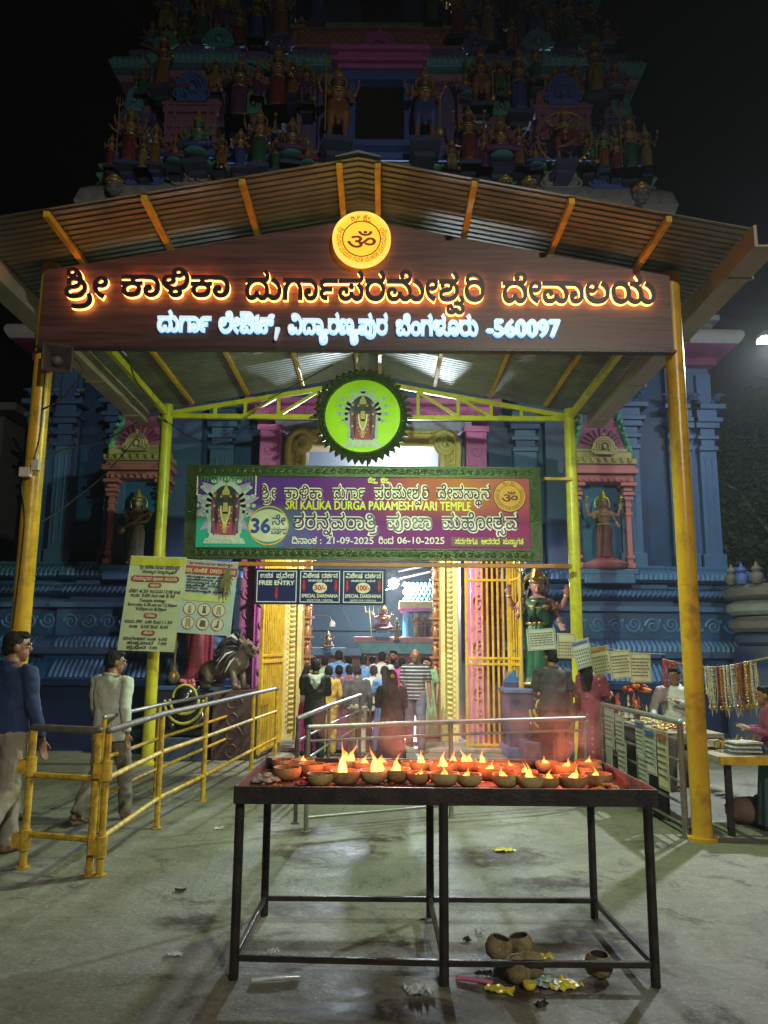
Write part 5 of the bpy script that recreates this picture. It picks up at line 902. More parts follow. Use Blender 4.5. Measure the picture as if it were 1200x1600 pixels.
# ------------------------------------------------------------------ round deity medallion on the truss
def flatpart(name, col, parent, polys, fn, out, rough=.6, **kw):
 a = MB()
 for p in polys: flat(a, p, fn, out)
 return a.build(name, mat('print_' + name, col, rough, var=.12, scale=20, bump=0, **kw), parent)
def arc(cx, cz, r, a0, a1, n=14, rz=None): return [(cx + r * math.cos(rad(a0 + (a1 - a0) * i / n)), cz + (rz or r) * math.sin(rad(a0 + (a1 - a0) * i / n))) for i in range(n + 1)]
def thick(pts, w):
 L, R = [], []
 for i, p in enumerate(pts):
  a = Vector(pts[max(0, i - 1)]); b = Vector(pts[min(len(pts) - 1, i + 1)]); t = (b - a).normalized()
  ww = w if not isinstance(w, (list, tuple)) else w[i]
  L.append((p[0] - t.y * ww, p[1] + t.x * ww)); R.append((p[0] + t.y * ww, p[1] - t.x * ww))
 return L + R[::-1]
def deity_picture(parent, fn, s, o=0.002, pal=None):
 # a simple crowned figure in a garlanded shrine frame, about 2 s tall, made of flat printed shapes in layers
 P = pal or {}
 L = [0]
 def lay(name, col, polys):
  L[0] += 1
  flatpart(name, P.get(name, col), parent, [[(x * s, z * s) for x, z in q] for q in polys], fn, o + .0012 * L[0])
 rn = random.Random(9)
 lay('silver_halo', (.42, .52, .50), [thick(arc(0, .1, .5, -40, 220, 24, .68), .09)] + [thick([(q * .3, z0), (q * x1, z1)], .045) for q in (-1, 1) for z0, x1, z1 in ((.3, .66, .62), (.2, .74, .38), (.1, .76, .12), (.0, .66, -.1))] + [disc_poly(q * x, z, .085, 9, .06) for q in (-1, 1) for x, z in ((.68, .66), (.78, .4), (.8, .12), (.68, -.14), (.36, .84))] + [disc_poly(0, .9, .1, 9)])
 lay('dark_backdrop', (.03, .025, .045), [[(-.4, -.75), (.4, -.75)] + arc(0, .2, .4, 0, 180, 14, .52)])
 lay('throne_base', (.48, .56, .52), [[(-.62, -1), (.62, -1), (.56, -.86), (.46, -.82), (.44, -.7), (-.44, -.7), (-.46, -.82), (-.56, -.86)]])
 lay('silver_pillar', (.40, .48, .46), [rect(q * .44 - .05, -.7, q * .44 + .05, .1) for q in (-1, 1)])
 lay('side_garland', (.24, .05, .17), [thick([(q * .30, .5), (q * .37, .2), (q * .36, -.3), (q * .28, -.75)], .05) for q in (-1, 1)])
 lay('robe', (.34, .05, .09), [[(-.24, -.75), (.24, -.75), (.2, -.1), (.13, .12), (-.13, .12), (-.2, -.1)]])
 lay('upper_arms', (.06, .05, .05), [thick([(q * .12, .18), (q * .27, .14), (q * .34, .36)], .035) for q in (-1, 1)] + [thick([(q * .13, .1), (q * .28, -.04), (q * .2, -.14)], .035) for q in (-1, 1)])
 lay('face', (.06, .05, .05), [disc_poly(0, .36, .085, 16, .11)])
 lay('crown', (.46, .36, .12), [[(-.12, .43), (.12, .43), (.1, .55), (.04, .66), (0, .76), (-.04, .66), (-.1, .55)]] + [disc_poly(q * .14, .38, .035, 8) for q in (-1, 1)])
 lay('gold_ornament', (.52, .42, .12), [[(-.06, .2), (.06, .2), (.08, -.1), (.05, -.68), (-.05, -.68), (-.08, -.1)], thick([(-.17, -.1), (.17, -.1)], .03)] + [disc_poly(q * .33, z, .04, 8) for q in (-1, 1) for z in (.4, .1, -.3)] + [disc_poly(rn.uniform(-.5, .5), rn.uniform(-.98, -.86), .02, 6) for _ in range(14)])
 lay('white_garland', (.72, .70, .6), [thick(arc(0, .1, .13, 180, 360, 16, .5), .022)])
 lay('red_garland', (.40, .05, .06), [thick(arc(0, .1, .19, 180, 360, 16, .72), .03)])
 lay('flower_dots', (.62, .62, .5), [disc_poly(.19 * math.cos(rad(a_)), .1 + .72 * math.sin(rad(a_)), .018, 6) for a_ in range(190, 360, 14)] + [disc_poly(rn.uniform(-.42, .42), rn.uniform(-.8, -.72), .02, 6) for _ in range(8)])
YM = 11.22
mc = at(567, 651, YM); MR = .70
med = thing('deity_medallion', 'round lime green deity picture in a dark green petalled frame on the roof truss', 'medallion', mc)
fM = plane_fn((0, 0, 0), (1, 0, 0), (0, 0, 1), (0, -1, 0))
FRG = mat('antique_green_frame', (.055, .085, .03), .35, metal=.35, var=.35, scale=14, bump=.3, dirt=(.02, .03, .02), dirt_amt=.5, dscale=14)
a = MB(); flat(a, disc_poly(0, 0, .585, 64), fM, .03, -.03); a.build('picture', mat('lime_print', (.42, .72, .02), .3, var=.1, scale=3, bump=0), med)
a = MB(); N = 44
Rm = Matrix.Rotation(PI / 2, 3, 'X')
a.lathe([(.555, .0), (.555, .06), (.575, .085), (.60, .07), (.61, .05), (.635, .075), (.655, .05), (.66, -.02), (.60, -.04)], 64, (0, 0, 0), R=Rm)
for i in range(N):
 t = 2 * PI * i / N; c, s = math.cos(t), math.sin(t)
 a.tube([(.645 * c, -.03, .645 * s), (.68 * c, -.06, .68 * s), (.735 * c, -.02, .735 * s)], [(.04, .03), (.046, .03), (.008, .008)], 6)
 a.ball((.588 * c, -.08, .588 * s), .022, 6, 4)
a.build('frame', FRG, med, 50)
deity_picture(med, plane_fn((0, 0, -.02), (1, 0, 0), (0, 0, 1), (0, -1, 0)), .46, .034)
hb = MB()
for u0, v0, u1, v1 in ((440, 727, 510, 690), (693, 727, 622, 690)): hb.bar(at(u0, v0, YM + .06), at(u1, v1, YM + .06), .04, .04)
hb.build('support_strut', YGR, med)

# ------------------------------------------------------------------ festival banner in its carved frame
YB = 11.08
b0, b1 = at(287, 873, YB), at(843, 727, YB)
bw, bh = b1.x - b0.x, at(287, 727, YB).z - b0.z
ban = thing('festival_banner', 'wide purple and orange festival banner in a carved green frame hung over the gate', 'banner', b0)
fB = plane_fn((0, 0, 0), (1, 0, 0), (0, 0, 1), (0, -1, 0)); FW = .165
BAN = bpy.data.materials.new('banner_print'); BAN.use_nodes = True
_n = BAN.node_tree.nodes; _l = BAN.node_tree.links; _b = _n['Principled BSDF']; _b.inputs['Roughness'].default_value = .6; _b.inputs['Specular IOR Level'].default_value = .2
_tc = _n.new('ShaderNodeTexCoord'); _sx = _n.new('ShaderNodeSeparateXYZ'); _l.new(_tc.outputs['Generated'], _sx.inputs[0])
_nz = _n.new('ShaderNodeTexNoise'); _nz.inputs['Scale'].default_value = 1.1; _nz.inputs['Detail'].default_value = 4; _l.new(_tc.outputs['Object'], _nz.inputs['Vector'])
_ma = _n.new('ShaderNodeMath'); _ma.operation = 'MULTIPLY_ADD'; _ma.inputs[1].default_value = .35; _l.new(_nz.outputs[0], _ma.inputs[0]); 
_m0 = _n.new('ShaderNodeMath'); _m0.operation = 'SUBTRACT'; _m0.inputs[1].default_value = .17; _l.new(_sx.outputs[0], _m0.inputs[0]); _l.new(_m0.outputs[0], _ma.inputs[2])
def stops_to_ramp(stops):
 r = _n.new('ShaderNodeValToRGB'); e = r.color_ramp.elements
 while len(e) < len(stops): e.new(.5)
 for q, (p, c) in zip(e, stops): q.position = p; q.color = c + (1,)
 _l.new(_ma.outputs[0], r.inputs[0]); return r.outputs[0]
_top = stops_to_ramp([(0, (.10, .03, .28)), (.3, (.10, .02, .26)), (.52, (.20, .03, .22)), (.66, (.48, .10, .10)), (.82, (.55, .20, .05)), (1, (.42, .04, .16))])
_bot = stops_to_ramp([(0, (.02, .38, .26)), (.22, (.03, .34, .30)), (.40, (.13, .05, .33)), (.6, (.20, .03, .24)), (.85, (.25, .02, .16)), (1, (.30, .03, .14))])
_mx = _n.new('ShaderNodeMix'); _mx.data_type = 'RGBA'; _mr = _n.new('ShaderNodeMapRange'); _mr.inputs[1].default_value = .35; _mr.inputs[2].default_value = .62
_l.new(_sx.outputs[2], _mr.inputs[0]); _l.new(_mr.outputs[0], _mx.inputs[0]); _l.new(_bot, _mx.inputs[6]); _l.new(_top, _mx.inputs[7]); _l.new(_mx.outputs[2], _b.inputs['Base Color'])
nx, nz = 60, 16; V = []
for k in range(nz + 1):
 for i in range(nx + 1):
  x = FW * .9 + (bw - FW * 1.8) * i / nx; z = FW * .9 + (bh - FW * 1.8) * k / nz
  V.append((x, -.03 + .006 * math.sin(x * 5 + z * 3) * math.sin(z * 4), z))
a = MB(); a.add(V, [(k * (nx + 1) + i, k * (nx + 1) + i + 1, (k + 1) * (nx + 1) + i + 1, (k + 1) * (nx + 1) + i) for k in range(nz) for i in range(nx)]); a.build('print', BAN, ban, 180)
a = MB(); a.box((bw / 2, .02, bh / 2), (bw - .1, .03, bh - .1)); a.build('backing', mat('plywood', (.25, .16, .09)), ban)
fr = MB()
for c, d in (((bw / 2, 0, FW / 2), (bw, .08, FW)), ((bw / 2, 0, bh - FW / 2), (bw, .08, FW)), ((FW / 2, 0, bh / 2), (FW, .08, bh - 2 * FW)), ((bw - FW / 2, 0, bh / 2), (FW, .08, bh - 2 * FW))): fr.box(c, d)
for z in (.012, FW - .012, bh - .012, bh - FW + .012): fr.box((bw / 2, -.045, z), (bw - (.3 if FW - .05 < z < bh - FW + .05 else 0), .02, .022))
for x in (.012, FW - .012, bw - .012, bw - FW + .012): fr.box((x, -.0452, bh / 2), (.022, .02, bh - .04 - (.3 if FW - .05 < x < bw - FW + .05 else 0)))
for z0, z1 in ((.025, FW - .025), (bh - FW + .025, bh - .025)): scroll_band(fr, .1, bw - .1, z0, z1, lambda x, z, o: (x, -.042 + o, z), .012)
for xa in (FW / 2, bw - FW / 2): scroll_band(fr, .2, bh - .2, -.06, .06, lambda p, q, o, xa=xa: (xa + q, -.042 + o, p), .012)
fr.build('carved_frame', FRG, ban, 40)
TXD = mat('banner_maroon_ink', (.10, .012, .03), .6, var=0, bump=0); TXW = mat('banner_white_ink', (.80, .76, .70), .4, var=0, bump=0); TXY = mat('banner_yellow_ink', (.72, .70, .03), .4, var=0, bump=0)
TXP = mat('banner_plum_ink', (.055, .012, .10), .4, var=0, bump=0); TXG = mat('banner_gold_ink', (.75, .42, .08), .4, var=0, bump=0)
def bx(u): return at(u, 800, YB - .05).x - b0.x
def bz(u, v): return at(u, v, YB - .05).z - b0.z
def outlined(txt, u0, u1, v, h, ink, edge, nm):
 z = bz((u0 + u1) / 2, v)
 a = MB(); kan_text(a, txt, fB, bx(u0), bx(u1), z, h, .041, bold=.018); o = a.build(nm, edge, ban)
 a = MB(); kan_text(a, txt, fB, bx(u0), bx(u1), z, h, .044, bold=.003); a.build(nm + '_ink', ink, ban)
for t, u0, u1 in (('shi rasub len', 407, 431), ('kan aav lli kan aav', 443, 505), ('da uv gan aav reph', 519, 570), ('pa ra me len sha vasub ri', 584, 671), ('de len va san aav thasub na', 682, 767)):
 outlined(t, u0, u1, 779, .18, TXD, TXW, 'title_text')
for t, u0, u1 in (('sha ra na nasub va ran aav ti rasub', 459, 592), ('pa uuvp jan aav', 604, 676), ('ma he uuvp len ta sasub va', 690, 810)):
 outlined(t, u0, u1, 826, .205, TXP, TXW, 'festival_text')
a = MB(); lat_text(a, 'SRI KALIKA DURGA PARAMESHWARI TEMPLE', fB, bx(446), bx(736), bz(590, 796.5), .125, .042, bold=.004); a.build('temple_text', TXY, ban)
def bline(items, v, h, m, nm):
 for k, t, u0, u1 in items:
  a = MB(); (kan_text if k else lat_text)(a, t, fB, bx(u0), bx(u1), bz((u0 + u1) / 2, v), h, .042, bold=.002 if k else .0015); a.build(nm, m, ban)
bline(((1, 'di nan aav am ka', 457, 496), (0, ':', 501, 503), (0, '21-09-2025', 511, 584), (1, 'ri am da', 592, 615), (0, '06-10-2025', 621, 694)), 849.5, .095, TXW, 'date_text')
bline(((1, 'sa va reph ri ga uuv', 711, 746), (1, 'aa da ra da', 751, 780), (1, 'sa uv san aav vasub ga ta', 785, 817)), 850, .075, TXY, 'welcome_text')
bline(((1, 'kasse len tarasub', 574, 590), (1, 'kasse len tarasub', 594, 610)), 752, .05, TXY, 'small_text')
a = MB(); flat(a, rect(bx(705), bz(760, 854.5), bx(822), bz(760, 839.5)), fB, .040); a.build('welcome_strip', mat('banner_maroon_strip', (.10, .01, .05), .4, var=0, bump=0), ban)
cx, cz = bx(797), bz(797, 775); r = .235
a = MB(); flat(a, disc_poly(cx, cz, r), fB, .040); a.build('emblem', mat('banner_orange_ink', (.70, .33, .05), .4, var=.1, bump=0), ban)
a = MB(); ring_flat(a, cx, cz, r * .66, r * .69, fB, .0415); ring_flat(a, cx, cz, r * .96, r, fB, .0415); om(a, fB, cx, cz, r * .95, .042); emblem_ring(a, fB, cx, cz, r, .042); a.build('emblem_ink', TXD, ban)
cx, cz = bx(420), bz(420, 821); 
a = MB(); flat(a, disc_poly(cx, cz, .285, 40, .235), fB, .040); a.build('anniversary_oval', mat('banner_pale_ink', (.62, .60, .45), .4, var=.1, bump=0), ban)
a = MB(); ring_flat(a, cx, cz, .265, .285, fB, .0412); a.build('oval_rim', TXG, ban).scale = (1, 1, 1)
NAV = mat('banner_navy_ink', (.03, .06, .30), .4, var=0, bump=0)
a = MB(); lat_text(a, '36', fB, cx - .24, cx + .02, cz - .1, .2, .043, bold=.012); kan_text(a, 'ne len', fB, cx + .05, cx + .24, cz + .01, .13, .043, bold=.003); kan_text(a, 'va ssa reph da', fB, cx + .04, cx + .26, cz - .12, .09, .043, bold=.002); a.build('anniversary_text', NAV, ban)
dp = at(352, 796, YB - .05) - b0
a = MB(); flat(a, [(dp.x + (.50 if i % 2 else .30) * math.cos(PI * i / 12), dp.z + .05 + (.50 if i % 2 else .34) * math.sin(PI * i / 12)) for i in range(24)], fB, .0385); a.build('light_rays', mat('banner_violet_rays', (.42, .30, .55), .4, var=.2, bump=0), ban)
deity_picture(ban, plane_fn((dp.x, 0, dp.z), (1, 0, 0), (0, 0, 1), (0, -1, 0)), .49, .040, {'silver_halo': (.55, .6, .6), 'throne_base': (.6, .65, .62), 'robe': (.4, .04, .12)})
for ux in (306, 398):
 a = MB(); x = bx(ux)
 for i in range(9): a.ball((x, -.05, bz(ux, 745 + 3.4 * i)), .016, 6, 4)
 a.build('string_of_beads', TXW, ban, 60)
a = MB()
for i in range(17):
 x = bx(312 + 5 * i); flat(a, [(x - .02, bz(350, 744)), (x + .02, bz(350, 744)), (x, bz(350, 752 + 3 * (i % 3)))], fB, .043)
a.build('leaf_fringe', mat('banner_leaf_ink', (.05, .22, .04), .4, var=0, bump=0), ban)
a = MB()
for u in (371, 791): a.bar(at(u, 655, YB + .1), at(u, 730, YB + .1), .035, .05)
a.build('hanger', YGR, ban)
bb = MB(); p, q = at(285, 881, YB + .05), at(893, 884, YB + .05); bb.bar((p.x, p.y, (p.z + q.z) / 2), (q.x, q.y, (p.z + q.z) / 2), .06, .06)
tag(bb.build('hanging_rail', mat('orange_brown_paint', (.45, .18, .03), .4, dirt=(.2, .08, .02), dirt_amt=.4), bevel=.005), 'orange brown rail under the festival banner carrying the small signs', 'rail')
a = MB(); p, q = at(838, 748, YB + .2), at(893, 750, YB + .2); a.bar(p, (q.x, q.y, p.z), .04, .04); tag(a.build('tie_bar', YEL), 'short yellow bar from the banner frame to the right back pole', 'bar')

# ------------------------------------------------------------------ blue entry sign
YE = 11.02
e0, e1 = at(397, 944, YE), at(603, 887, YE); ew = e1.x - e0.x; eh = at(397, 888, YE).z - e0.z
es = thing('entry_sign', 'dark blue three-panel sign reading free entry and special darshana prices', 'sign', e0)
a = MB(); a.box((ew / 2, .01, eh / 2), (ew, .02, eh)); a.build('board', mat('navy_sign_paint', (.016, .02, .12), .35, var=.1, bump=0), es, bevel=.004)
SW = mat('sign_white_paint', (.75, .76, .78), .4, var=0, bump=0); SR = mat('sign_red_paint', (.55, .02, .03), .4, var=0, bump=0)
a = MB()
for i in range(3):
 x0 = ew * (.015 + .33 * i) + (.0 if i else 0); x1 = x0 + ew * .305
 kan_poly(a, [(rect(x0, eh * .06, x1, eh * .94)[::-1], [rect(x0 + .012, eh * .06 + .012, x1 - .012, eh * .94 - .012)])], fB, .003, None)
a.build('panel_border', SW, es)
def eln(i, k, t, f0, f1, z, h, m=SW, bold=.002, out=.004):
 x0 = ew * (.015 + .33 * i); W = ew * .305; a = MB()
 (kan_text if k else lat_text)(a, t, fB, x0 + W * f0, x0 + W * f1, eh * z, eh * h, out, bold=bold); a.build('sign_text', m, es)
def arrow(i, f, z0, z1):
 x = ew * (.015 + .33 * i) + ew * .305 * f; w = .028; a = MB()
 flat(a, [(x - w * .5, eh * z1), (x - w * .5, eh * z0 + .09), (x - w, eh * z0 + .09), (x, eh * z0), (x + w, eh * z0 + .09), (x + w * .5, eh * z0 + .09), (x + w * .5, eh * z1)][::-1], fB, .004); a.build('arrow', SR, es)
eln(0, 1, 'u ci ta', .08, .40, .74, .13); eln(0, 1, 'pa rasub ve len sha', .48, .93, .74, .13); eln(0, 0, 'FREE ENTRY', .06, .94, .54, .12, bold=.004); arrow(0, .5, .12, .48)
for i, t in ((1, '30/-'), (2, '100/-')):
 eln(i, 1, 'vi she len ssa', .06, .48, .75, .12); eln(i, 1, 'da sha reph na', .54, .94, .75, .12); eln(i, 1, 'ka ta ra pa _ da na', .2, .8, .645, .05, bold=.001)
 x = ew * (.015 + .33 * i) + ew * .305 * .5
 a = MB(); flat(a, disc_poly(x, eh * .47, .10, 32, .075), fB, .004); a.build('price_oval', mat('sign_cream_paint', (.75, .72, .60), .4, var=0, bump=0), es)
 eln(i, 0, t, .36 if i == 1 else .37, .64 if i == 1 else .65, .405, .14, SR, .004, .0055); arrow(i, .1, .34, .68); arrow(i, .9, .34, .68)
 eln(i, 0, 'SPECIAL DARSHANA', .05, .95, .2, .095, bold=.002); eln(i, 0, '(ENTRY FOR 2 PERSON)', .18, .82, .10, .05, bold=.0005)

# ------------------------------------------------------------------ two hanging posters
def poster(name, label, c, m, Y):
 tl, tr, br, bl = [at(u, v, Y) for u, v in c]
 t = thing(name, label, 'poster', bl)
 ux = (br - bl); W = ux.length; uz = tl - bl; H = uz.length; ux.normalize(); uz.normalize(); un = Vector((0, -1, 0))
 nx, nz = 10, 14; V = []
 fn = plane_fn((0, 0, 0), ux, uz, un)
 for o in (0, -.004):
  for k in range(nz + 1):
   for i in range(nx + 1): V.append(fn(W * i / nx, H * k / nz, o + .005 * math.sin(i * .8) * math.sin(k * .5)))
 n1 = (nx + 1) * (nz + 1)
 F = [(k * (nx + 1) + i, k * (nx + 1) + i + 1, (k + 1) * (nx + 1) + i + 1, (k + 1) * (nx + 1) + i) for k in range(nz) for i in range(nx)]
 F += [tuple(n1 + j for j in reversed(f)) for f in F]
 a = MB(); a.add(V, F); a.build('sheet', m, t, 180)
 return t, W, H, fn
PG = mat('pale_green_flex', (.55, .58, .40), .4, var=.12, scale=3, bump=.05); PB = mat('pale_blue_flex', (.46, .55, .58), .4, var=.1, scale=3, bump=.05)
INK = mat('dark_print_ink', (.03, .035, .05), .5, var=0, bump=0); RED = mat('brown_red_print', (.36, .07, .05), .5, var=.1, bump=0); CRM = mat('cream_print', (.7, .66, .5), .5, var=0, bump=0)
t, W, H, fp = poster('timings_poster', 'pale green poster of temple timings hanging on the left back pole', ((205, 868), (286, 872), (272, 1019), (183, 1016)), PG, 11.02)
a = MB(); flat(a, rect(W * .02, H * .9, W * .98, H * .985), fp, .009); a.build('yellow_band', mat('poster_yellow', (.55, .52, .05), .4, var=.2, scale=5, bump=0), t)
def pl(items, par, W, H, fn, m, out=.011):
 for k, s, f0, f1, z, h in items:
  a = MB(); (kan_text if k else lat_text)(a, s, fn, W * f0, W * f1, H * z, H * h, out, bold=.0012); a.build('print_line', m, par)
def pill(par, W, H, fn, f0, f1, z0, z1, m, out=.0095):
 r = H * (z1 - z0) / 2; a = MB(); cx0, cx1, cz = W * f0 + r, W * f1 - r, H * (z0 + z1) / 2
 flat(a, arc(cx0, cz, r, 90, 270, 8) + arc(cx1, cz, r, -90, 90, 8), fn, out); a.build('heading_patch', m, par)
pill(t, W, H, fp, .06, .92, .725, .79, RED); pill(t, W, H, fp, .38, .62, .665, .715, RED); pill(t, W, H, fp, .38, .62, .345, .395, RED); pill(t, W, H, fp, .38, .62, .165, .215, RED)
pl(((1, 'shi rasub len _ kan aav lli kan aav _ da uv gan aav reph _ pa ra me len sha vasub ri', .2, .9, .865, .035), (1, 'de len va san aav thasub na _ vi dan aav yasub ra nna yasub pa uvp ra', .25, .85, .82, .028)), t, W, H, fp, INK)
pl(((1, 'de len va san aav thasub na da _ pa uuvp jan aav _ sa ma ya', .1, .88, .745, .03), (1, 'pa uuvp ja'.replace('ja', 'jan'), .42, .58, .68, .025), (1, 'ra jan', .42, .58, .36, .025), (1, 'he ma', .42, .58, .18, .025)), t, W, H, fp, CRM, .012)
pl(((1, 'be lli ga', .06, .22, .61, .035), (0, '6:30', .25, .40, .61, .035), (1, 'ri am da _ ma ya na', .43, .66, .61, .035), (0, '12:00', .68, .84, .61, .035), (1, 'gha am te', .86, .97, .61, .03),
 (1, 'san am jan', .1, .26, .565, .035), (0, '5:00', .3, .44, .565, .035), (1, 'ri am da _ ran aav ti', .47, .7, .565, .03), (0, '8:30', .73, .88, .565, .035),
 (0, 'Temple timings', .27, .73, .515, .032), (0, 'Everyday 6.30 am to 12.00pm', .08, .94, .47, .032), (0, '5:00pm to 8:30pm', .23, .77, .425, .032),
 (1, 'san ma ya _ be lli ga', .06, .38, .29, .032), (0, '6:00', .42, .54, .29, .032), (1, 'ri am da', .57, .7, .29, .03), (0, '11:30', .73, .9, .29, .032),
 (1, 'san am jan', .15, .3, .24, .032), (0, '5:00', .36, .5, .24, .032), (1, 'ri am da', .53, .66, .24, .03), (0, '8:00', .7, .84, .24, .032),
 (1, 'ma am ga la van aav ra _ san am jan', .08, .66, .115, .03), (0, '6:00', .7, .85, .115, .03), (1, 'ma ha na va mi'.replace('mi', 'ma') + ' _ be lli ga'.replace('ha', 'he'), .12, .62, .07, .03) if False else (0, '7:00', .7, .85, .07, .03),
 (1, 'sha uv ka rasub van aav ra', .16, .62, .07, .03), (1, 'bha'.replace('bha', 'ba') if False else 'pa rasub sa uvp da', .16, .5, .025, .028), (0, '9:00', .56, .7, .025, .028)), t, W, H, fp, INK)
t, W, H, fp = poster('dress_code_poster', 'pale blue dress code poster with red heading and six round pictures', ((289, 873), (374, 880), (360, 994), (275, 988)), PB, 11.04)
a = MB(); flat(a, rect(0.0, H * .80, W, H * .91), fp, .009); a.build('heading_patch', RED, t)
a = MB(); flat(a, rect(0.0, H * .912, W, H * .99), fp, .009); a.build('top_band', mat('poster_pink_grey', (.5, .36, .38), .5, var=.1, bump=0), t)
pl(((1, 'va san ta rasub'.replace('san ta', 'sa ta'), .03, .17, .83, .05), (1, 'sa am he te'.replace('he', 'he'), .2, .44, .83, .05), (0, 'DRESS CODE', .5, .97, .83, .05)), t, W, H, fp, CRM, .012)
pl(((1, 'shi rasub len _ kan aav lli kan aav _ da uv gan aav reph _ pa ra me len sha vasub ri', .1, .9, .935, .03),) + tuple((1, s, .08, f, z, .026) for s, f, z in (('pa uv ra uv ssa ra uv _ pa am che'.replace('che', 'ci') + ' _ sha ra tta'.replace('tta', 'ta'), .8, .755), ('ma he lle ya ra uv'.replace('lle', 'lli') + ' _ si ra'.replace('si', 'sa') + ' _ ca'.replace('ca', 'ci'), .86, .715), ('de len va san aav thasub na _ da _ va lli ga', .9, .675), ('pa rasub ve len sha _ vi ri uv da'.replace('uv da', 'da'), .75, .635), ('da uv gan aav reph _ sa le len', .5, .60), ('pa ra me len sha vasub ri _ van aav sa na', .88, .56))), t, W, H, fp, INK)
pill(t, W, H, fp, .03, .93, .44, .535, mat('poster_yellow_green', (.55, .58, .22), .5, var=.1, bump=0))
for r_ in range(2):
 for c_ in range(3):
  cx, cz = W * (.2 + .27 * c_), H * (.33 - .19 * r_); R = W * .115
  a = MB(); flat(a, disc_poly(cx, cz, R, 24), fp, .009); a.build('picture_patch', CRM, t)
  a = MB(); ring_flat(a, cx, cz, R * .93, R * 1.04, fp, .011, n=24); a.build('picture_rim', RED, t)
  k = r_ * 3 + c_; a = MB()
  S = [[[(-.3, -.7), (.3, -.7), (.25, .3), (.1, .6), (-.1, .6), (-.25, .3)]], [[(-.35, -.6), (.35, -.6), (.2, .1), (.3, .6), (.12, .6), (0, .3), (-.12, .6), (-.3, .6), (-.2, .1)]], [[(-.4, -.7), (-.1, -.7), (0, 0), (.1, -.7), (.4, -.7), (.3, .6), (-.3, .6)]], [[(-.45, -.7), (-.1, -.7), (0, .1), (.1, -.7), (.45, -.7), (.35, .7), (-.35, .7)]], [[(-.5, -.5), (.5, -.5), (.4, .5), (-.35, .55)]], [[(-.7, -.5), (.2, -.55), (.25, .7), (0, .7), (-.1, -.1)]]][k]
  for q in S: flat(a, [(cx + x * R, cz + z * R) for x, z in q], fp, .0115)
  a.build('clothing_picture', mat('poster_print_grey', (.12, .10, .10), .5, var=.2, bump=0) if k in (1, 4, 5) else mat('poster_print_tan', (.35, .30, .24), .5, var=.2, bump=0), t)
gl = MB(); q = at(355, 895, 10.95); gl_m = mat('dried_leaf', (.16, .12, .05), .7)
for i in range(26):
 a0 = random.uniform(-.5, .5); L_ = random.uniform(.1, .34)
 gl.tube([(q.x + random.uniform(-.03, .03), q.y, q.z + .05), (q.x + a0 * .1, q.y - .03, q.z - L_ * .5), (q.x + a0 * .2, q.y - .02 + random.uniform(-.03, .03), q.z - L_)], [(.006, .006), (.022, .008), (.004, .004)], 5)
tag(gl.build('dried_garland', gl_m, None, 50), 'dry brown leaf bundle hanging over the dress code poster', 'garland')
# ------------------------------------------------------------------ railings
RUSTY = mat('chipped_yellow_paint', (0.60, 0.38, 0.02), 0.62, var=0.2, scale=8, bump=0.15, dirt=(0.11, 0.04, 0.015), dirt_amt=0.8, dscale=14)
PIPE = mat('worn_steel_pipe', (0.15, 0.135, 0.12), 0.6, metal=0.3, var=0.3, scale=15, dirt=(0.10, 0.06, 0.03), dirt_amt=0.5, dscale=12)
SHINY = mat('stainless_pipe', (0.36, 0.36, 0.35), 0.42, metal=0.7, var=0.15, scale=10, bump=0.05)
def railing(name, label, pts, top, rails, m_top, m_rail, m_post, rt=.027, rr=.021, rp=.026, extra=None, group=None):
 t = thing(name, label, 'railing', (pts[0][0], pts[0][1], 0), group=group); o = Vector((pts[0][0], pts[0][1], 0))
 P = [Vector((p[0], p[1], 0)) - o for p in pts]
 for p in P:
  a = MB(); a.tube([p, p + Vector((0, 0, top - .02))], rp, 12); a.tube([p, p + Vector((0, 0, .012))], rp * 1.9, 12); a.build('post', m_post, t, 40)
 a = MB(); a.tube([p + Vector((0, 0, top)) for p in P], rt, 12, dome=True); a.build('top_rail', m_top, t, 60)
 for z in rails:
  for p, q in zip(P, P[1:]):
   a = MB(); d = (q - p).normalized() * rp * .7; a.tube([p + d + Vector((0, 0, z)), q - d + Vector((0, 0, z))], rr, 10); a.build('rail', m_rail, t, 60)
 return t
nb = [gnd(u, v, 1.0) for u, v in ((178, 1138), (243, 1126), (318, 1113), (405, 1101))]
gB = gnd(155, 1370); gA = gnd(35, 1357)
near = [(-2.0, 5.95), (-2.02, 7.45), (-1.9, 8.75), (-1.74, 10.9), (-1.62, 12.4)]
r1 = railing('queue_railing', 'chipped yellow railing with a grey top pipe nearest the metal table on the left', near, 1.0, (.66, .26), PIPE, RUSTY, RUSTY, rp=.026, group='yellow queue railings')
r2 = railing('queue_railing', 'thinner yellow railing behind the front one, beside the left back pole', [(-2.5, 7.3), (-2.45, 8.9), (-2.34, 10.7), (-2.25, 12.4)], .98, (.62, .30), SHINY, RUSTY, RUSTY, rt=.02, rr=.019, rp=.022, group='yellow queue railings')
r3 = railing('queue_railing', 'short yellow railing gate beside the man in the navy shirt', [(gA.x, gA.y), (-2.08, 5.97)], 1.0, (.66, .24), PIPE, RUSTY, RUSTY, rp=.028, group='yellow queue railings')
for z in (.2, .72):
 for r, p in ((r3, (0, 0)), (r1, (0, 0))):
  a = MB(); a.tube([(p[0], p[1] - .005, z - .07), (p[0], p[1] - .005, z + .07)], .045, 10); a.box((p[0] - .05, p[1] - .02, z), (.06, .05, .1)); a.build('hinge', RUSTY, r, 40)
br = [gnd(478, 1300), gnd(705, 1278), gnd(918, 1262)]
b1_ = railing('steel_barrier', 'stainless barrier with a mid post standing right behind the flaming table', [(p.x, p.y) for p in br], .90, (.78, .12), SHINY, SHINY, SHINY, rt=.024, rr=.013, rp=.022)
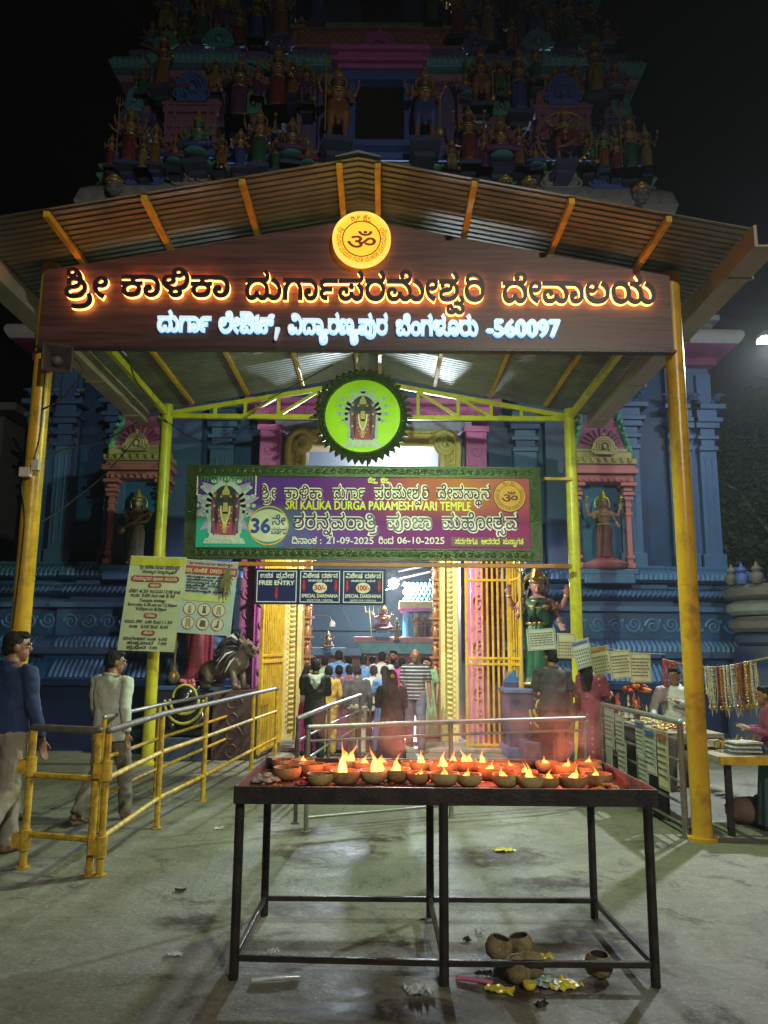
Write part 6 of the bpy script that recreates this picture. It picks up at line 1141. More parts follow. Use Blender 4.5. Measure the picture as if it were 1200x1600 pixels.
h1 = railing('steel_handrail', 'stainless handrail running from the barrier back to the temple gate', [(-.80, 7.7), (-.62, 9.4), (-.32, 11.6)], .95, (.74, .52), SHINY, SHINY, PIPE, rt=.024, rr=.013, rp=.02)
# fence beside the stall with papers tied on
p0, p1 = Vector((2.62, 7.22, 0)), Vector((2.62, 9.6, 0))
fpts = [(2.66, 7.26), (2.64, 8.4), (2.60, 9.6)]
f1 = railing('stall_fence', 'grey metal fence hung with papers between the right front pole and the stall', fpts, .98, (.82, .64, .46, .28, .10), SHINY, STEEL, STEEL, rt=.026, rr=.014, rp=.028)
PAPER = mat('printed_paper', (.50, .51, .47), .6, var=.12, scale=6, bump=0.05); PAPY = mat('cream_paper', (.52, .46, .32), .6, var=.12, scale=6, bump=.05)
def paper(c, ux, w, h, m, label, rows=5, un=None, ink=INK, head=None, grid=False, group='papers tied to the fence', tilt=0):
 ux = Vector(ux).normalized(); uz = Vector((0, 0, 1)); un = Vector(un) if un else ux.cross(uz)
 if tilt: R = Matrix.Rotation(tilt, 3, un); ux = R @ ux; uz = R @ uz
 t = thing('paper_sheet', label, 'paper', c, group=group)
 fn = plane_fn(-ux * w / 2 - uz * h / 2, ux, uz, un)
 a = MB(); nx = 6; V = [fn(w * i / nx, h * k / 6, .006 * math.sin(i * 1.1) * math.sin(k * .7) - e) for e in (0, .0015) for k in range(7) for i in range(nx + 1)]
 F = [(k * 7 + i, k * 7 + i + 1, k * 7 + i + 8, k * 7 + i + 7) for k in range(6) for i in range(6)]; F += [tuple(j + 49 for j in reversed(f)) for f in F]
 a.add(V, F); a.build('sheet', m, t, 180)
 b = MB()
 if head: flat(b, rect(w * .1, h * .84, w * .9, h * .93), fn, .0085)
 if b.v: b.build('heading', head, t)
 c_ = MB()
 if grid:
  for i in range(7):
   for k in range(5): flat(c_, rect(w * (.1 + .115 * i), h * (.1 + .125 * k), w * (.1 + .115 * i + .055), h * (.1 + .125 * k + .06)), fn, .0085)
 else:
  for k in range(rows):
   z = h * (.78 - .68 * k / rows); x = w * .1
   while x < w * .82:
    q = random.uniform(.04, .14) * w; flat(c_, rect(x, z, min(x + q, w * .9), z + h * .035), fn, .0085); x += q + w * .03
 kan_poly(c_, [(rect(w * .04, h * .03, w * .96, h * .97)[::-1], [rect(w * .055, h * .042, w * .945, h * .958)])], fn, .0085, None)
 c_.build('print', ink, t)
 return t
BLUH = mat('blue_heading_print', (.05, .10, .40), .5, var=0, bump=0)
fl_names = ['small white paper lowest at the far end of the stall fence', 'white paper with small print, farthest along the stall fence', 'tall white paper on the upper fence rails, second from its far end', 'tall white paper hanging low on the fence under another sheet', 'blue-headed paper in the middle of the stall fence', 'blue-headed taller sheet beside the middle fence post', 'cream paper on the fence nearest the right front pole', 'white paper tucked low beside the middle fence post']
for (yy, z, w, h, m, hd), lb in zip(((9.3, .42, .22, .2, PAPER, None), (9.25, .74, .3, .36, PAPER, None), (8.85, .72, .26, .34, PAPER, None), (8.8, .40, .26, .4, PAPER, None), (8.15, .74, .24, .3, PAPER, BLUH), (7.86, .66, .26, .36, PAPER, BLUH), (7.52, .62, .24, .44, PAPY, RED), (8.1, .42, .24, .34, PAPER, None)), fl_names):
 paper((2.585, yy, z), (0, -1, 0), w * 1.25, h * 1.2, m, lb, 6, un=(-1, 0, 0), head=hd)
# calendars strung between gate and stall
cl_names = ['white landscape sheet, first from the gate on the string', 'cream calendar sheet hung second from the gate', 'blue-topped calendar page tilted on the string, third from the gate', 'orange-topped calendar page, fourth from the gate', 'plain text page, fifth from the gate on the string', 'cream text page at the end of the string nearest the stall']
CALO = mat('orange_heading_print', (.55, .16, .05), .5, var=0, bump=0)
Yc = 9.75
for i, ((u, v, w, h, tl, m, hd, gr), lb) in enumerate(zip(((846, 999, 44, 32, -.08, PAPER, None, False), (885, 1009, 28, 38, .02, PAPY, None, True), (911, 1021, 30, 42, -.28, PAPER, BLUH, True), (939, 1032, 30, 42, -.2, PAPY, CALO, True), (970, 1038, 33, 42, -.1, PAPY, None, False), (1001, 1043, 32, 44, .0, PAPY, None, False)), cl_names)):
 paper(at(u, v, Yc - .01 * i), (1, 0, 0), w * Yc / 1225, h * Yc / 1225, m, lb, 6, un=(0, -1, 0), head=hd, grid=gr, group='calendar pages on the string', tilt=-tl)
cable([at(822, 982, Yc + .03), at(868, 990, Yc + .03), at(930, 1008, Yc + .02), at(985, 1019, Yc), at(1040, 1022, Yc - .1)], .004, 'thin string holding the calendar pages between gate and stall', mat('string', (.35, .3, .2), .8, var=0, bump=0))

# ------------------------------------------------------------------ gate leaves
def gate_leaf(name, label, p, q, h, n, mid=True, m=RUSTY):
 p = Vector(p); q = Vector(q); d = q - p; L = d.length; t = thing(name, label, 'gate', p, rz=math.atan2(d.y, d.x), group='yellow gate leaves')
 a = MB()
 for x in (0, L): a.box((x, 0, h / 2 + .06), (.045, .05, h))
 for z in (.1, h * .43, h * .46, h + .04, h * .86): a.box((L / 2, .002, z), (L, .045, .04))
 a.build('frame', m, t, bevel=.005)
 for i in range(n):
  x = L * (i + 1) / (n + 1); b = MB(); b.box((x, 0, h / 2 + .06), (.034, .022, h)); b.build('bar', m, t, bevel=.004)
 if mid:
  c = MB()
  for i in range(12): c.bar((L * i / 12, -.01, h * .435), (L * (i + 1) / 12, -.01, h * .455), .008, .008)
  c.build('lattice_strip', m, t); e = MB(); e.box((L * .92, -.04, h * .38), (.06, .04, .1)); e.tube([(L * .92, -.05, h * .34), (L * .9, -.07, h * .30), (L * .94, -.07, h * .30), (L * .92, -.05, h * .34)], .008, 6); e.build('padlock', STEEL, t)
 return t
gy = 13.12; ga, gb_, gc = at(729, 1000, gy), at(795, 1000, gy), at(807, 1000, gy)
GP = mat('gate_yellow_paint', (.66, .42, .03), .35, var=.15, scale=6, bump=.06, dirt=(.26, .12, .02), dirt_amt=.5, dscale=9)
gate_leaf('gate_leaf', 'wide yellow barred gate leaf closed on the right of the gateway', (ga.x, gy, 0), (gb_.x, gy, 0), 3.2, 7, m=GP)
gate_leaf('gate_leaf', 'narrow yellow gate leaf folded against the wide leaf on the right', (gb_.x + .05, gy - .02, 0), (gc.x, gy - .45, 0), 3.2, 3, False, m=GP)
q = at(409, 1000, 12.0); gate_leaf('gate_leaf', 'yellow barred gate leaf swung open on the left of the gateway', (-1.68, 13.35, 0), (q.x, 12.0, 0), 3.25, 11, m=GP)

# ------------------------------------------------------------------ table of burning lamps
IRON = mat('soot_black_iron', (.045, .04, .038), .42, metal=.6, var=.4, scale=10, bump=.2, dirt=(.10, .05, .03), dirt_amt=.4, dscale=14)
TRAYI = mat('scorched_tray', (.15, .05, .035), .75, var=.5, scale=14, bump=.6, dirt=(.015, .01, .01), dirt_amt=.9, dscale=16)
tb = thing('lamp_table', 'long black iron table with a rimmed tray full of burning lamps in the foreground', 'table', (0, 0, 0))
TX0, TX1, TY0, TY1, TZ = -.74, 1.385, 4.14, 5.2, .845
a = MB(); a.box(((TX0 + TX1) / 2, (TY0 + TY1) / 2, TZ), (TX1 - TX0 - .01, TY1 - TY0 - .01, .012)); a.build('tray_floor', TRAYI, tb)
for c, d in ((((TX0 + TX1) / 2, TY0, TZ + .03), (TX1 - TX0, .012, .085)), (((TX0 + TX1) / 2, TY1, TZ + .03), (TX1 - TX0, .012, .085)), ((TX0, (TY0 + TY1) / 2, TZ + .03), (.012, TY1 - TY0 - .014, .085)), ((TX1, (TY0 + TY1) / 2, TZ + .03), (.012, TY1 - TY0 - .014, .085))):
 a = MB(); a.box(c, d); a.build('tray_rim', IRON if d[0] > d[1] else TRAYI, tb, bevel=.003)
feet = [(-.72, 4.2), (.31, 4.15), (1.335, 4.15), (-.71, 5.14), (.30, 5.14), (1.30, 5.14)]
for x, y in feet:
 a = MB(); a.tube([(x, y, 0), (x, y, TZ)], .024, 12); a.build('leg', IRON, tb, 60)
for (x0, y0), (x1, y1) in ((feet[0], feet[1]), (feet[1], feet[2]), (feet[3], feet[4]), (feet[4], feet[5]), (feet[0], feet[3]), (feet[1], feet[4]), (feet[2], feet[5])):
 a = MB(); a.bar((x0, y0, .1), (x1, y1, .1), .024, .03); a.build('stretcher', IRON, tb, bevel=.003)
SHELLO = mat('cut_pumpkin_rind', (.42, .24, .10), .55, var=.3, scale=20, bump=.25, dirt=(.12, .05, .02), dirt_amt=.5, dscale=14)
SHELLI = mat('burnt_shell_inside', (.30, .13, .05), .6, var=.4, scale=25, bump=.3)
SHELLG = mat('pale_green_rind', (.46, .38, .16), .55, var=.25, scale=18, bump=.2, dirt=(.16, .10, .04), dirt_amt=.4, dscale=12)
WICK = mat('charred_wick', (.02, .015, .012), .8)
FLAME = bpy.data.materials.new('flame'); FLAME.use_nodes = True
_n = FLAME.node_tree.nodes; _l = FLAME.node_tree.links; _n.clear()
_o = _n.new('ShaderNodeOutputMaterial'); _e = _n.new('ShaderNodeEmission'); _e.inputs[0].default_value = (1, .30, .045, 1); _e.inputs[1].default_value = 170; _l.new(_e.outputs[0], _o.inputs['Volume'])
def bowl_mesh(nm, r, h, seed, mo, mi):
 rn = random.Random(seed); ph = rn.random() * 6
 a = MB(); prof = [(r * .25, 0), (r * .6, h * .05), (r * .9, h * .35), (r, h * .7), (r * .97, h)]
 inn = [(r * .86, h * .98), (r * .8, h * .6), (r * .55, h * .25), (r * .01, h * .2)]
 wob = lambda w, z: 1 + .04 * math.sin(3 * w + ph) + .03 * math.sin(5 * w + ph * 2)
 n = 18
 a.lathe(prof + inn, n, (0, 0, 0), mod=wob)
 k = len(prof) - 1
 for i in range(len(a.f)):
  row = i // n
  if row >= k and i < len(a.f) - 2: a.m[i] = 1
 return a.mesh(nm, [mo, mi], 50)
def fruit_mesh():
 a = MB(); r, h = .056, .088
 a.lathe([(r * .4, 0), (r * .8, h * .14), (r, h * .45), (r * .93, h * .78), (r * .72, h), (r * .62, h * .97), (r * .66, h * .7), (r * .5, h * .5), (.002, h * .45)], 22, mod=lambda w, z: 1 + .03 * math.sin(3 * w) + .02 * math.sin(5 * w + 1))
 for i in range(len(a.f) - 2):
  if i // 22 >= 5: a.m[i] = 1
 return a.mesh('shell', [mat('dirty_husk', (.30, .235, .11), .75, var=.35, scale=22, bump=.5, dirt=(.04, .025, .012), dirt_amt=.95, dscale=18), WICK], 50)
FRUIT = fruit_mesh()
BOWLS = [bowl_mesh('shell', .062, .055, i, (SHELLO, SHELLG, SHELLO)[i], SHELLI) for i in range(3)]
def flame_mesh(i):
 rn = random.Random(i + 40); h = .075 + .03 * i; b = rn.uniform(.008, .026) * rn.choice((-1, 1)); a = MB()
 pts = [(0, 0, 0), (0.002, 0, h * .15), (b * .2, 0, h * .35), (b * .6 + rn.uniform(-.009, .009), .003, h * .58), (b + rn.uniform(-.008, .008), .002, h * .8), (b * 1.5, 0, h)]
 q_ = smooth_path(pts, 4); rr = [.011, .016, .020, .0225, .024, .024, .023, .0212, .019, .0165, .014, .0115, .009, .0066, .0055, .0046, .0038, .003, .0022, .0014, .0006]
 a.tube(q_, [x * rn.uniform(.94, 1.06) for x in rr], 12, dome=True)
 if i == 2: a.tube([(.02, 0, 0), (.028, .005, h * .3), (.02, 0, h * .55), (.035, 0, h * .75)], [.01, .014, .009, .001], 8)
 if i == 3: a.tube([(-.03, 0, 0), (-.034, .005, h * .25), (-.028, 0, h * .45)], [.012, .015, .001], 8)
 return a.mesh('flame', FLAME, 180)
FLAMES = [flame_mesh(i) for i in range(4)]
# position in the photograph, flame kind or None, size
LAMPS = [(447, 1197, None, 1.0), (478, 1197, 1, 1.0), (448, 1219, None, 1.1), (487, 1213, None, 1.1), (548, 1200, 2, 1.0), (523, 1213, None, 1.0), (538, 1226, 3, 1.15), (583, 1224, 2, 1.1), (621, 1222, 1, 1.1),
         (652, 1225, 0, .95), (658, 1207, 1, 1.0), (684, 1195, None, 1.0), (690, 1213, 1, 1.0), (694, 1228, 1, 1.1), (725, 1206, 2, 1.05), (734, 1190, 0, .9), (733, 1229, 0, 1.0), (750, 1200, 1, .95), (766, 1218, 0, 1.05),
         (790, 1230, 0, 1.05), (800, 1210, 0, .9), (822, 1222, 1, .95), (829, 1233, 1, 1.1), (882, 1193, 0, .9), (884, 1215, 0, 1.15), (907, 1200, 0, 1.1), (895, 1234, 0, 1.1), (934, 1230, 1, 1.1), (640, 1194, None, .9), (600, 1198, 0, .9), (565, 1207, 1, 1.0), (500, 1228, None, 1.0), (705, 1198, 1, .9), (775, 1202, None, .95), (850, 1203, 0, .95), (860, 1233, 1, 1.0), (915, 1216, None, 1.0), (610, 1212, None, .9), (460, 1208, None, .9)]
rn = random.Random(3); placed = []
col_w = ['rough brown', 'pale green', 'scorched brown']
for i, (u, v, fk, sc) in enumerate(LAMPS):
 p = gnd(u, v, TZ + .008); p.z = TZ + .0085
 for q, s2 in placed:
  dd = Vector((p.x - q.x, p.y - q.y, 0)); m_ = .064 * (sc + s2)
  if dd.length < m_: p += dd.normalized() * (m_ - dd.length) if dd.length > 1e-4 else Vector((m_, 0, 0))
 p.x = min(max(p.x, TX0 + .08), TX1 - .08); p.y = min(max(p.y, TY0 + .08), TY1 - .08)
 placed.append((p.copy(), sc))
 k = (i * 7) % 3
 t = thing('oil_lamp', '', 'oil lamp', p, rz=rn.uniform(0, 6), group='fruit shell lamps on the table tray', scale=sc * 1.22)
 link_mesh('shell', BOWLS[k], t)
 a = MB(); a.tube([(0, 0, .015), (.006, 0, .05)], [.008, .005], 6); a.ball((.012, .01, .022), (.03, .028, .012), 8, 5); a.build('wick', WICK, t, 60)
 if fk is not None:
  f = link_mesh('flame', FLAMES[fk], t); f.location = (rn.uniform(-.015, .015), 0, .025); f.scale = (rn.uniform(.8, 1.15), rn.uniform(.8, 1.15), rn.uniform(.5, 1.0)); f.rotation_euler = (rn.uniform(-.12, .12), 0, rn.uniform(0, 6))
 t['_x'] = p.x; t['_y'] = p.y; t['_f'] = 0 if fk is None else 1; t['_k'] = k
LL = [o for o in COL.objects if o.name.startswith('oil_lamp')]
ordn = ['first', 'second', 'third', 'fourth', 'fifth', 'sixth', 'seventh', 'eighth', 'ninth', 'tenth', 'eleventh', 'twelfth', 'thirteenth', 'fourteenth', 'fifteenth', 'sixteenth', 'seventeenth', 'eighteenth', 'nineteenth', 'twentieth', 'twenty-first', 'twenty-second', 'twenty-third', 'twenty-fourth', 'twenty-fifth', 'twenty-sixth', 'twenty-seventh', 'twenty-eighth', 'twenty-ninth', 'thirtieth']
for f in (0, 1):
 S = sorted([o for o in LL if o['_f'] == f], key=lambda o: (600 + FPX * o['_x'] / o['_y']))
 for i, o in enumerate(S): o['label'] = ('%s lamp shell on the tray, %s from the left among the %s' % (col_w[o['_k']], ordn[i], 'burning ones' if f else 'unlit ones'))
for o in LL:
 for k in ('_x', '_y', '_f', '_k'): del o[k]
for _x, _w in ((-.3, 4), (.15, 8), (.6, 8), (1.05, 8)): lamp('POINT', (_x, 4.75, 1.03), _w, (1.0, .20, .09), .1)
# petals and ash strewn in the tray
MARI = mat('marigold_petal', (.62, .24, .02), .6, var=.3, scale=30); ROSE = mat('red_petal', (.42, .03, .03), .6, var=.3, scale=30); ASH = mat('grey_ash', (.32, .28, .26), .9, var=.3, scale=30)
def heap(name, label, cat, u, v, m, n, r, z=None, big=.016):
 p = gnd(u, v, TZ + .01); p.z = TZ + .008 if z is None else z
 a = MB()
 for i in range(n):
  an, q = random.uniform(0, 6.28), r * math.sqrt(random.random()); h = (1 - q / r) * r * .7
  a.ball((q * math.cos(an), q * math.sin(an) * .8, big * .5 + h * random.random()), (big * random.uniform(.7, 1.3), big * random.uniform(.7, 1.3), big * .5), 6, 4)
 o = a.build(name, m, None, 60); o.location = p; return tag(o, label, cat)
heap('petal_heap', 'heap of marigold petals at the right end of the tray', 'petals', 948, 1236, MARI, 40, .07)
heap('petal_heap', 'orange marigold petals behind the two right flames', 'petals', 912, 1212, MARI, 30, .06)
heap('petal_heap', 'marigold petals amid the lamps right of the tray middle', 'petals', 850, 1222, MARI, 26, .05)
heap('petal_heap', 'red petals beside the front left lamp shell', 'petals', 480, 1226, ROSE, 40, .06)
heap('petal_heap', 'dark red petals at the back right of the tray', 'petals', 830, 1200, ROSE, 34, .08)
heap('ash_heap', 'crumpled grey ash paper in the left corner of the tray', 'ash', 414, 1222, ASH, 60, .08, big=.022)

a = MB(); rn = random.Random(8)
for i in range(420):
 p_ = (rn.uniform(TX0 + .03, TX1 - .03), rn.uniform(TY0 + .03, TY1 - .03), TZ + .01); s_ = rn.uniform(.006, .016); a.ball(p_, (s_, s_ * rn.uniform(.5, 1), s_ * .4), 5, 3, rn.choice((0, 0, 1, 2, 2)))
tag(a.build('tray_debris', [MARI, ROSE, WICK], None, 60), 'loose petals and char strewn over the tray floor', 'debris', kind='stuff')
# ------------------------------------------------------------------ litter on the ground
CLIT = []
for (u, v, s, tilt, lb) in ((775, 1503, 1.28, .25, 'cut green fruit shell with a dark hollow, left of the pair under the table'), (817, 1500, 1.28, .18, 'cut green fruit shell lying right of its twin under the table'), (790, 1535, 1.28, -1.3, 'fruit shell tipped on its side in front of the pair under the table'), (827, 1536, 1.25, .6, 'brown fruit shell beside the yellow wrappers under the table'), (935, 1528, 1.25, .1, 'lone fruit shell with a dark top by the right front leg of the table')):
 p = gnd(u, v); t = thing('fruit_shell', lb, 'fruit shell', p + Vector((0, 0, .004 + .03 * abs(tilt))), group='fruit shells on the ground', scale=s)
 t.rotation_euler = (tilt, 0, random.uniform(0, 6)); link_mesh('shell', FRUIT, t)
 a = MB(); a.ball((0, 0, .05), (.036, .036, .012), 12, 6); a.build('burnt_core', mat('burnt_core', (.03, .015, .012), .8, var=.3, scale=20), t, 60)
def crumple(name, label, cat, u, v, w, d, m, rz=0.0, amp=.02, seed=0, group='litter on the ground'):
 rn = random.Random(seed); n = 9; p = gnd(u, v); V = []
 for s_ in (0, 1):
  for k in range(n):
   for i in range(n):
    V.append(((i / (n - 1) - .5) * w * (1 + .1 * math.sin(k * 2 + seed)), (k / (n - 1) - .5) * d * (1 + .1 * math.sin(i * 3 + seed)), 0))
 H = [.006 + amp * abs(rn.gauss(0, .5)) for _ in range(n * n)]
 V = [(x, y, H[j % (n * n)] + (.0015 if j >= n * n else 0)) for j, (x, y, z) in enumerate(V)]
 F = [(k * n + i, k * n + i + 1, (k + 1) * n + i + 1, (k + 1) * n + i) for k in range(n - 1) for i in range(n - 1)]; F += [tuple(q + n * n for q in reversed(f)) for f in F]
 a = MB(); a.add(V, F); o = a.build(name, m, None, 0); o.location = p; o.rotation_euler = (0, 0, rz); return tag(o, label, cat, group)
WRAP_YELLOW = mat('yellow_wrapper', (.55, .46, .04), .3, var=.3, scale=18, bump=0); WRAP_CLEAR = mat('clear_wrapper', (.55, .58, .6), .15, var=.2, scale=20, bump=0, trans=.15); WRAP_PINK = mat('pink_plastic', (.55, .15, .28), .3, var=.2, bump=0)
WRAP_BLUE = mat('blue_yellow_wrapper', (.30, .42, .40), .3, var=.6, scale=24, bump=0)
crumple('wrapper', 'bright yellow wrapper at the right of the fruit shells', 'wrapper', 880, 1542, .15, .12, WRAP_YELLOW, .4, seed=1)
crumple('wrapper', 'blue and yellow wrapper lying between the shells and the yellow one', 'wrapper', 847, 1536, .12, .15, WRAP_BLUE, .5, seed=2)
crumple('wrapper', 'flat yellow wrapper in front of the tipped fruit shell', 'wrapper', 780, 1551, .14, .06, WRAP_YELLOW, -.3, seed=3)
crumple('wrapper', 'small yellow wrapper behind the fruit shell pair', 'wrapper', 847, 1500, .12, .05, WRAP_YELLOW, .1, seed=4)
crumple('wrapper', 'clear crumpled wrapper near the middle front leg of the table', 'wrapper', 655, 1552, .12, .1, WRAP_CLEAR, .3, .03, seed=5)
crumple('wrapper', 'clear wrapper scrap left of the tipped fruit shell', 'wrapper', 757, 1526, .08, .06, WRAP_CLEAR, .3, .02, seed=6)
crumple('wrapper', 'clear wrapper scrap beside the lone fruit shell', 'wrapper', 911, 1503, .1, .05, WRAP_CLEAR, .8, .02, seed=7)
crumple('wrapper', 'small clear scrap on bare ground left of the table', 'wrapper', 272, 1494, .09, .04, WRAP_CLEAR, .2, .012, seed=8)
crumple('wrapper', 'tiny clear scrap on the ground behind the middle leg', 'wrapper', 750, 1460, .05, .05, WRAP_CLEAR, .2, .02, seed=9)
crumple('wrapper', 'small clear scrap between the table left legs', 'wrapper', 427, 1490, .06, .05, WRAP_CLEAR, .9, .02, seed=10)
crumple('leaf_scrap', 'dark dead leaf scrap on bare ground left of the table', 'leaf', 282, 1393, .07, .05, WICK, .2, .012, seed=11)
crumple('leaf_scrap', 'dark leaf scrap in front of the yellow wrapper', 'leaf', 846, 1574, .06, .04, WICK, .4, .02, seed=12)
crumple('leaf_scrap', 'dark crumb on the ground behind the fruit shells', 'leaf', 730, 1472, .04, .04, WICK, .4, .02, seed=13)
crumple('wrapper', 'crushed yellow packet lying on the ground beyond the table', 'wrapper', 787, 1330, .16, .1, WRAP_YELLOW, .2, .015, seed=14)
crumple('paper_scrap', 'white paper scrap on the ground beside the yellow railing', 'paper scrap', 342, 1296, .08, .05, PAPER, .2, .015, seed=15)
def stick(label, u0, v0, u1, v1, m):
 p, q = gnd(u0, v0), gnd(u1, v1); a = MB(); a.tube([p + Vector((0, 0, .012)), (p + q) / 2 + Vector((0, 0, .016)), q + Vector((0, 0, .012))], [.011, .012, .010], 8); return tag(a.build('plastic_stick', m, None, 60), label, 'plastic tube', 'litter on the ground')
stick('pinkish clear plastic tube left of the middle front leg', 392, 1536, 468, 1530, WRAP_CLEAR); stick('pink plastic tube lying left of the fruit shells', 712, 1532, 770, 1540, WRAP_PINK)
lm = gnd(827, 1547); a = MB(); a.lathe([(.004, 0), (.026, .006), (.034, .022), (.03, .036), (.004, .04)], 14); o = a.build('lemon_half', mat('lemon_skin', (.7, .52, .04), .4), None, 60); o.location = lm; tag(o, 'cut yellow lemon between the shells and wrappers', 'lemon')
def stain(label, u, v, rx, ry, seed, m=None):
 rn = random.Random(seed); p = gnd(u, v, .004); n = 40; ph = [rn.uniform(0, 6) for _ in range(4)]
 pts = []
 for i in range(n):
  w = 2 * PI * i / n; q = 1 + .16 * math.sin(2 * w + ph[0]) + .12 * math.sin(3 * w + ph[1]) + .10 * math.sin(7 * w + ph[2]) + .06 * math.sin(11 * w + ph[3])
  pts.append((p.x + rx * q * math.cos(w), p.y + ry * q * math.sin(w), .004))
 a = MB(); a.add(pts, [tuple(range(n))]); return tag(a.build('stain', m or STAIN), kind='structure')
STAIN = bpy.data.materials.new('oil_stain'); STAIN.use_nodes = True
_n = STAIN.node_tree.nodes; _l = STAIN.node_tree.links; _b = _n['Principled BSDF']; _b.inputs['Base Color'].default_value = (.05, .03, .022, 1); _b.inputs['Roughness'].default_value = .5
_tc = _n.new('ShaderNodeTexCoord'); _nz = _n.new('ShaderNodeTexNoise'); _nz.inputs['Scale'].default_value = 7; _nz.inputs['Detail'].default_value = 9; _nz.inputs['Roughness'].default_value = .7; _l.new(_tc.outputs['Object'], _nz.inputs['Vector'])
_gr = _n.new('ShaderNodeTexGradient'); _gr.gradient_type = 'SPHERICAL'; _mp = _n.new('ShaderNodeMapping'); _mp.inputs['Location'].default_value = (-1, -1, 0); _mp.inputs['Scale'].default_value = (2, 2, 0); _l.new(_tc.outputs['Generated'], _mp.inputs[0]); _l.new(_mp.outputs[0], _gr.inputs[0])
_mr = _n.new('ShaderNodeMapRange'); _mr.inputs[1].default_value = .38; _mr.inputs[2].default_value = .62; _mr.inputs[4].default_value = 1.6; _l.new(_nz.outputs[0], _mr.inputs[0])
_mu = _n.new('ShaderNodeMath'); _mu.operation = 'MULTIPLY'; _mu.use_clamp = True; _l.new(_mr.outputs[0], _mu.inputs[0]); _l.new(_gr.outputs[0], _mu.inputs[1]); _l.new(_mu.outputs[0], _b.inputs['Alpha'])
for q in ((945, 1465, .42, .34, 1), (560, 1552, .12, .07, 2), (760, 1340, .5, .4, 3), (600, 1470, .22, .12, 4), (800, 1545, .4, .16, 5), (520, 1330, .6, .4, 6), (480, 1300, .25, .2, 7), (940, 1545, .22, .1, 9), (590, 1310, .3, .16, 10), (470, 1420, .4, .2, 11), (700, 1400, .3, .2, 12), (870, 1380, .35, .22, 13), (620, 1580, .5, .14, 14), (300, 1440, .3, .16, 15)): stain('', *q[:5])
# ------------------------------------------------------------------ painted statues
def limb(mb, pts, r, dome=True, n=10, side=None): mb.tube(pts, r, n, dome=dome, side=side)
def pleats(mb, prof, k, amp, n=48, c=(0, 0, 0), ell=.75):
 a = MB(); a.lathe(prof, n, (0, 0, 0), mod=lambda w, z: 1 + amp * math.sin(k * w))
 mb.add([(x + c[0], y * ell + c[1], z + c[2]) for x, y, z in a.v], a.f)
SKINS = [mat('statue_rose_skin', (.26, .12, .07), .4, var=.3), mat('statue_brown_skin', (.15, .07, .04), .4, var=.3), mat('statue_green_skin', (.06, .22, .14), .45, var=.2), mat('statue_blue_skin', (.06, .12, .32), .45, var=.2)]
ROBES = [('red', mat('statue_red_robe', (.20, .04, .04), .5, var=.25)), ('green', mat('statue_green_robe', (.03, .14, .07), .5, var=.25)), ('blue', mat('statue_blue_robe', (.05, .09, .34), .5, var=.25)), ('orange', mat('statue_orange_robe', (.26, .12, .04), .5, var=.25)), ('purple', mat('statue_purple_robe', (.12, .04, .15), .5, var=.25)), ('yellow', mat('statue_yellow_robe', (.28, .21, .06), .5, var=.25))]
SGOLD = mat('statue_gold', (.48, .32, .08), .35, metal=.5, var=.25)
SHAIR = mat('statue_black_hair', (.02, .018, .02), .4)
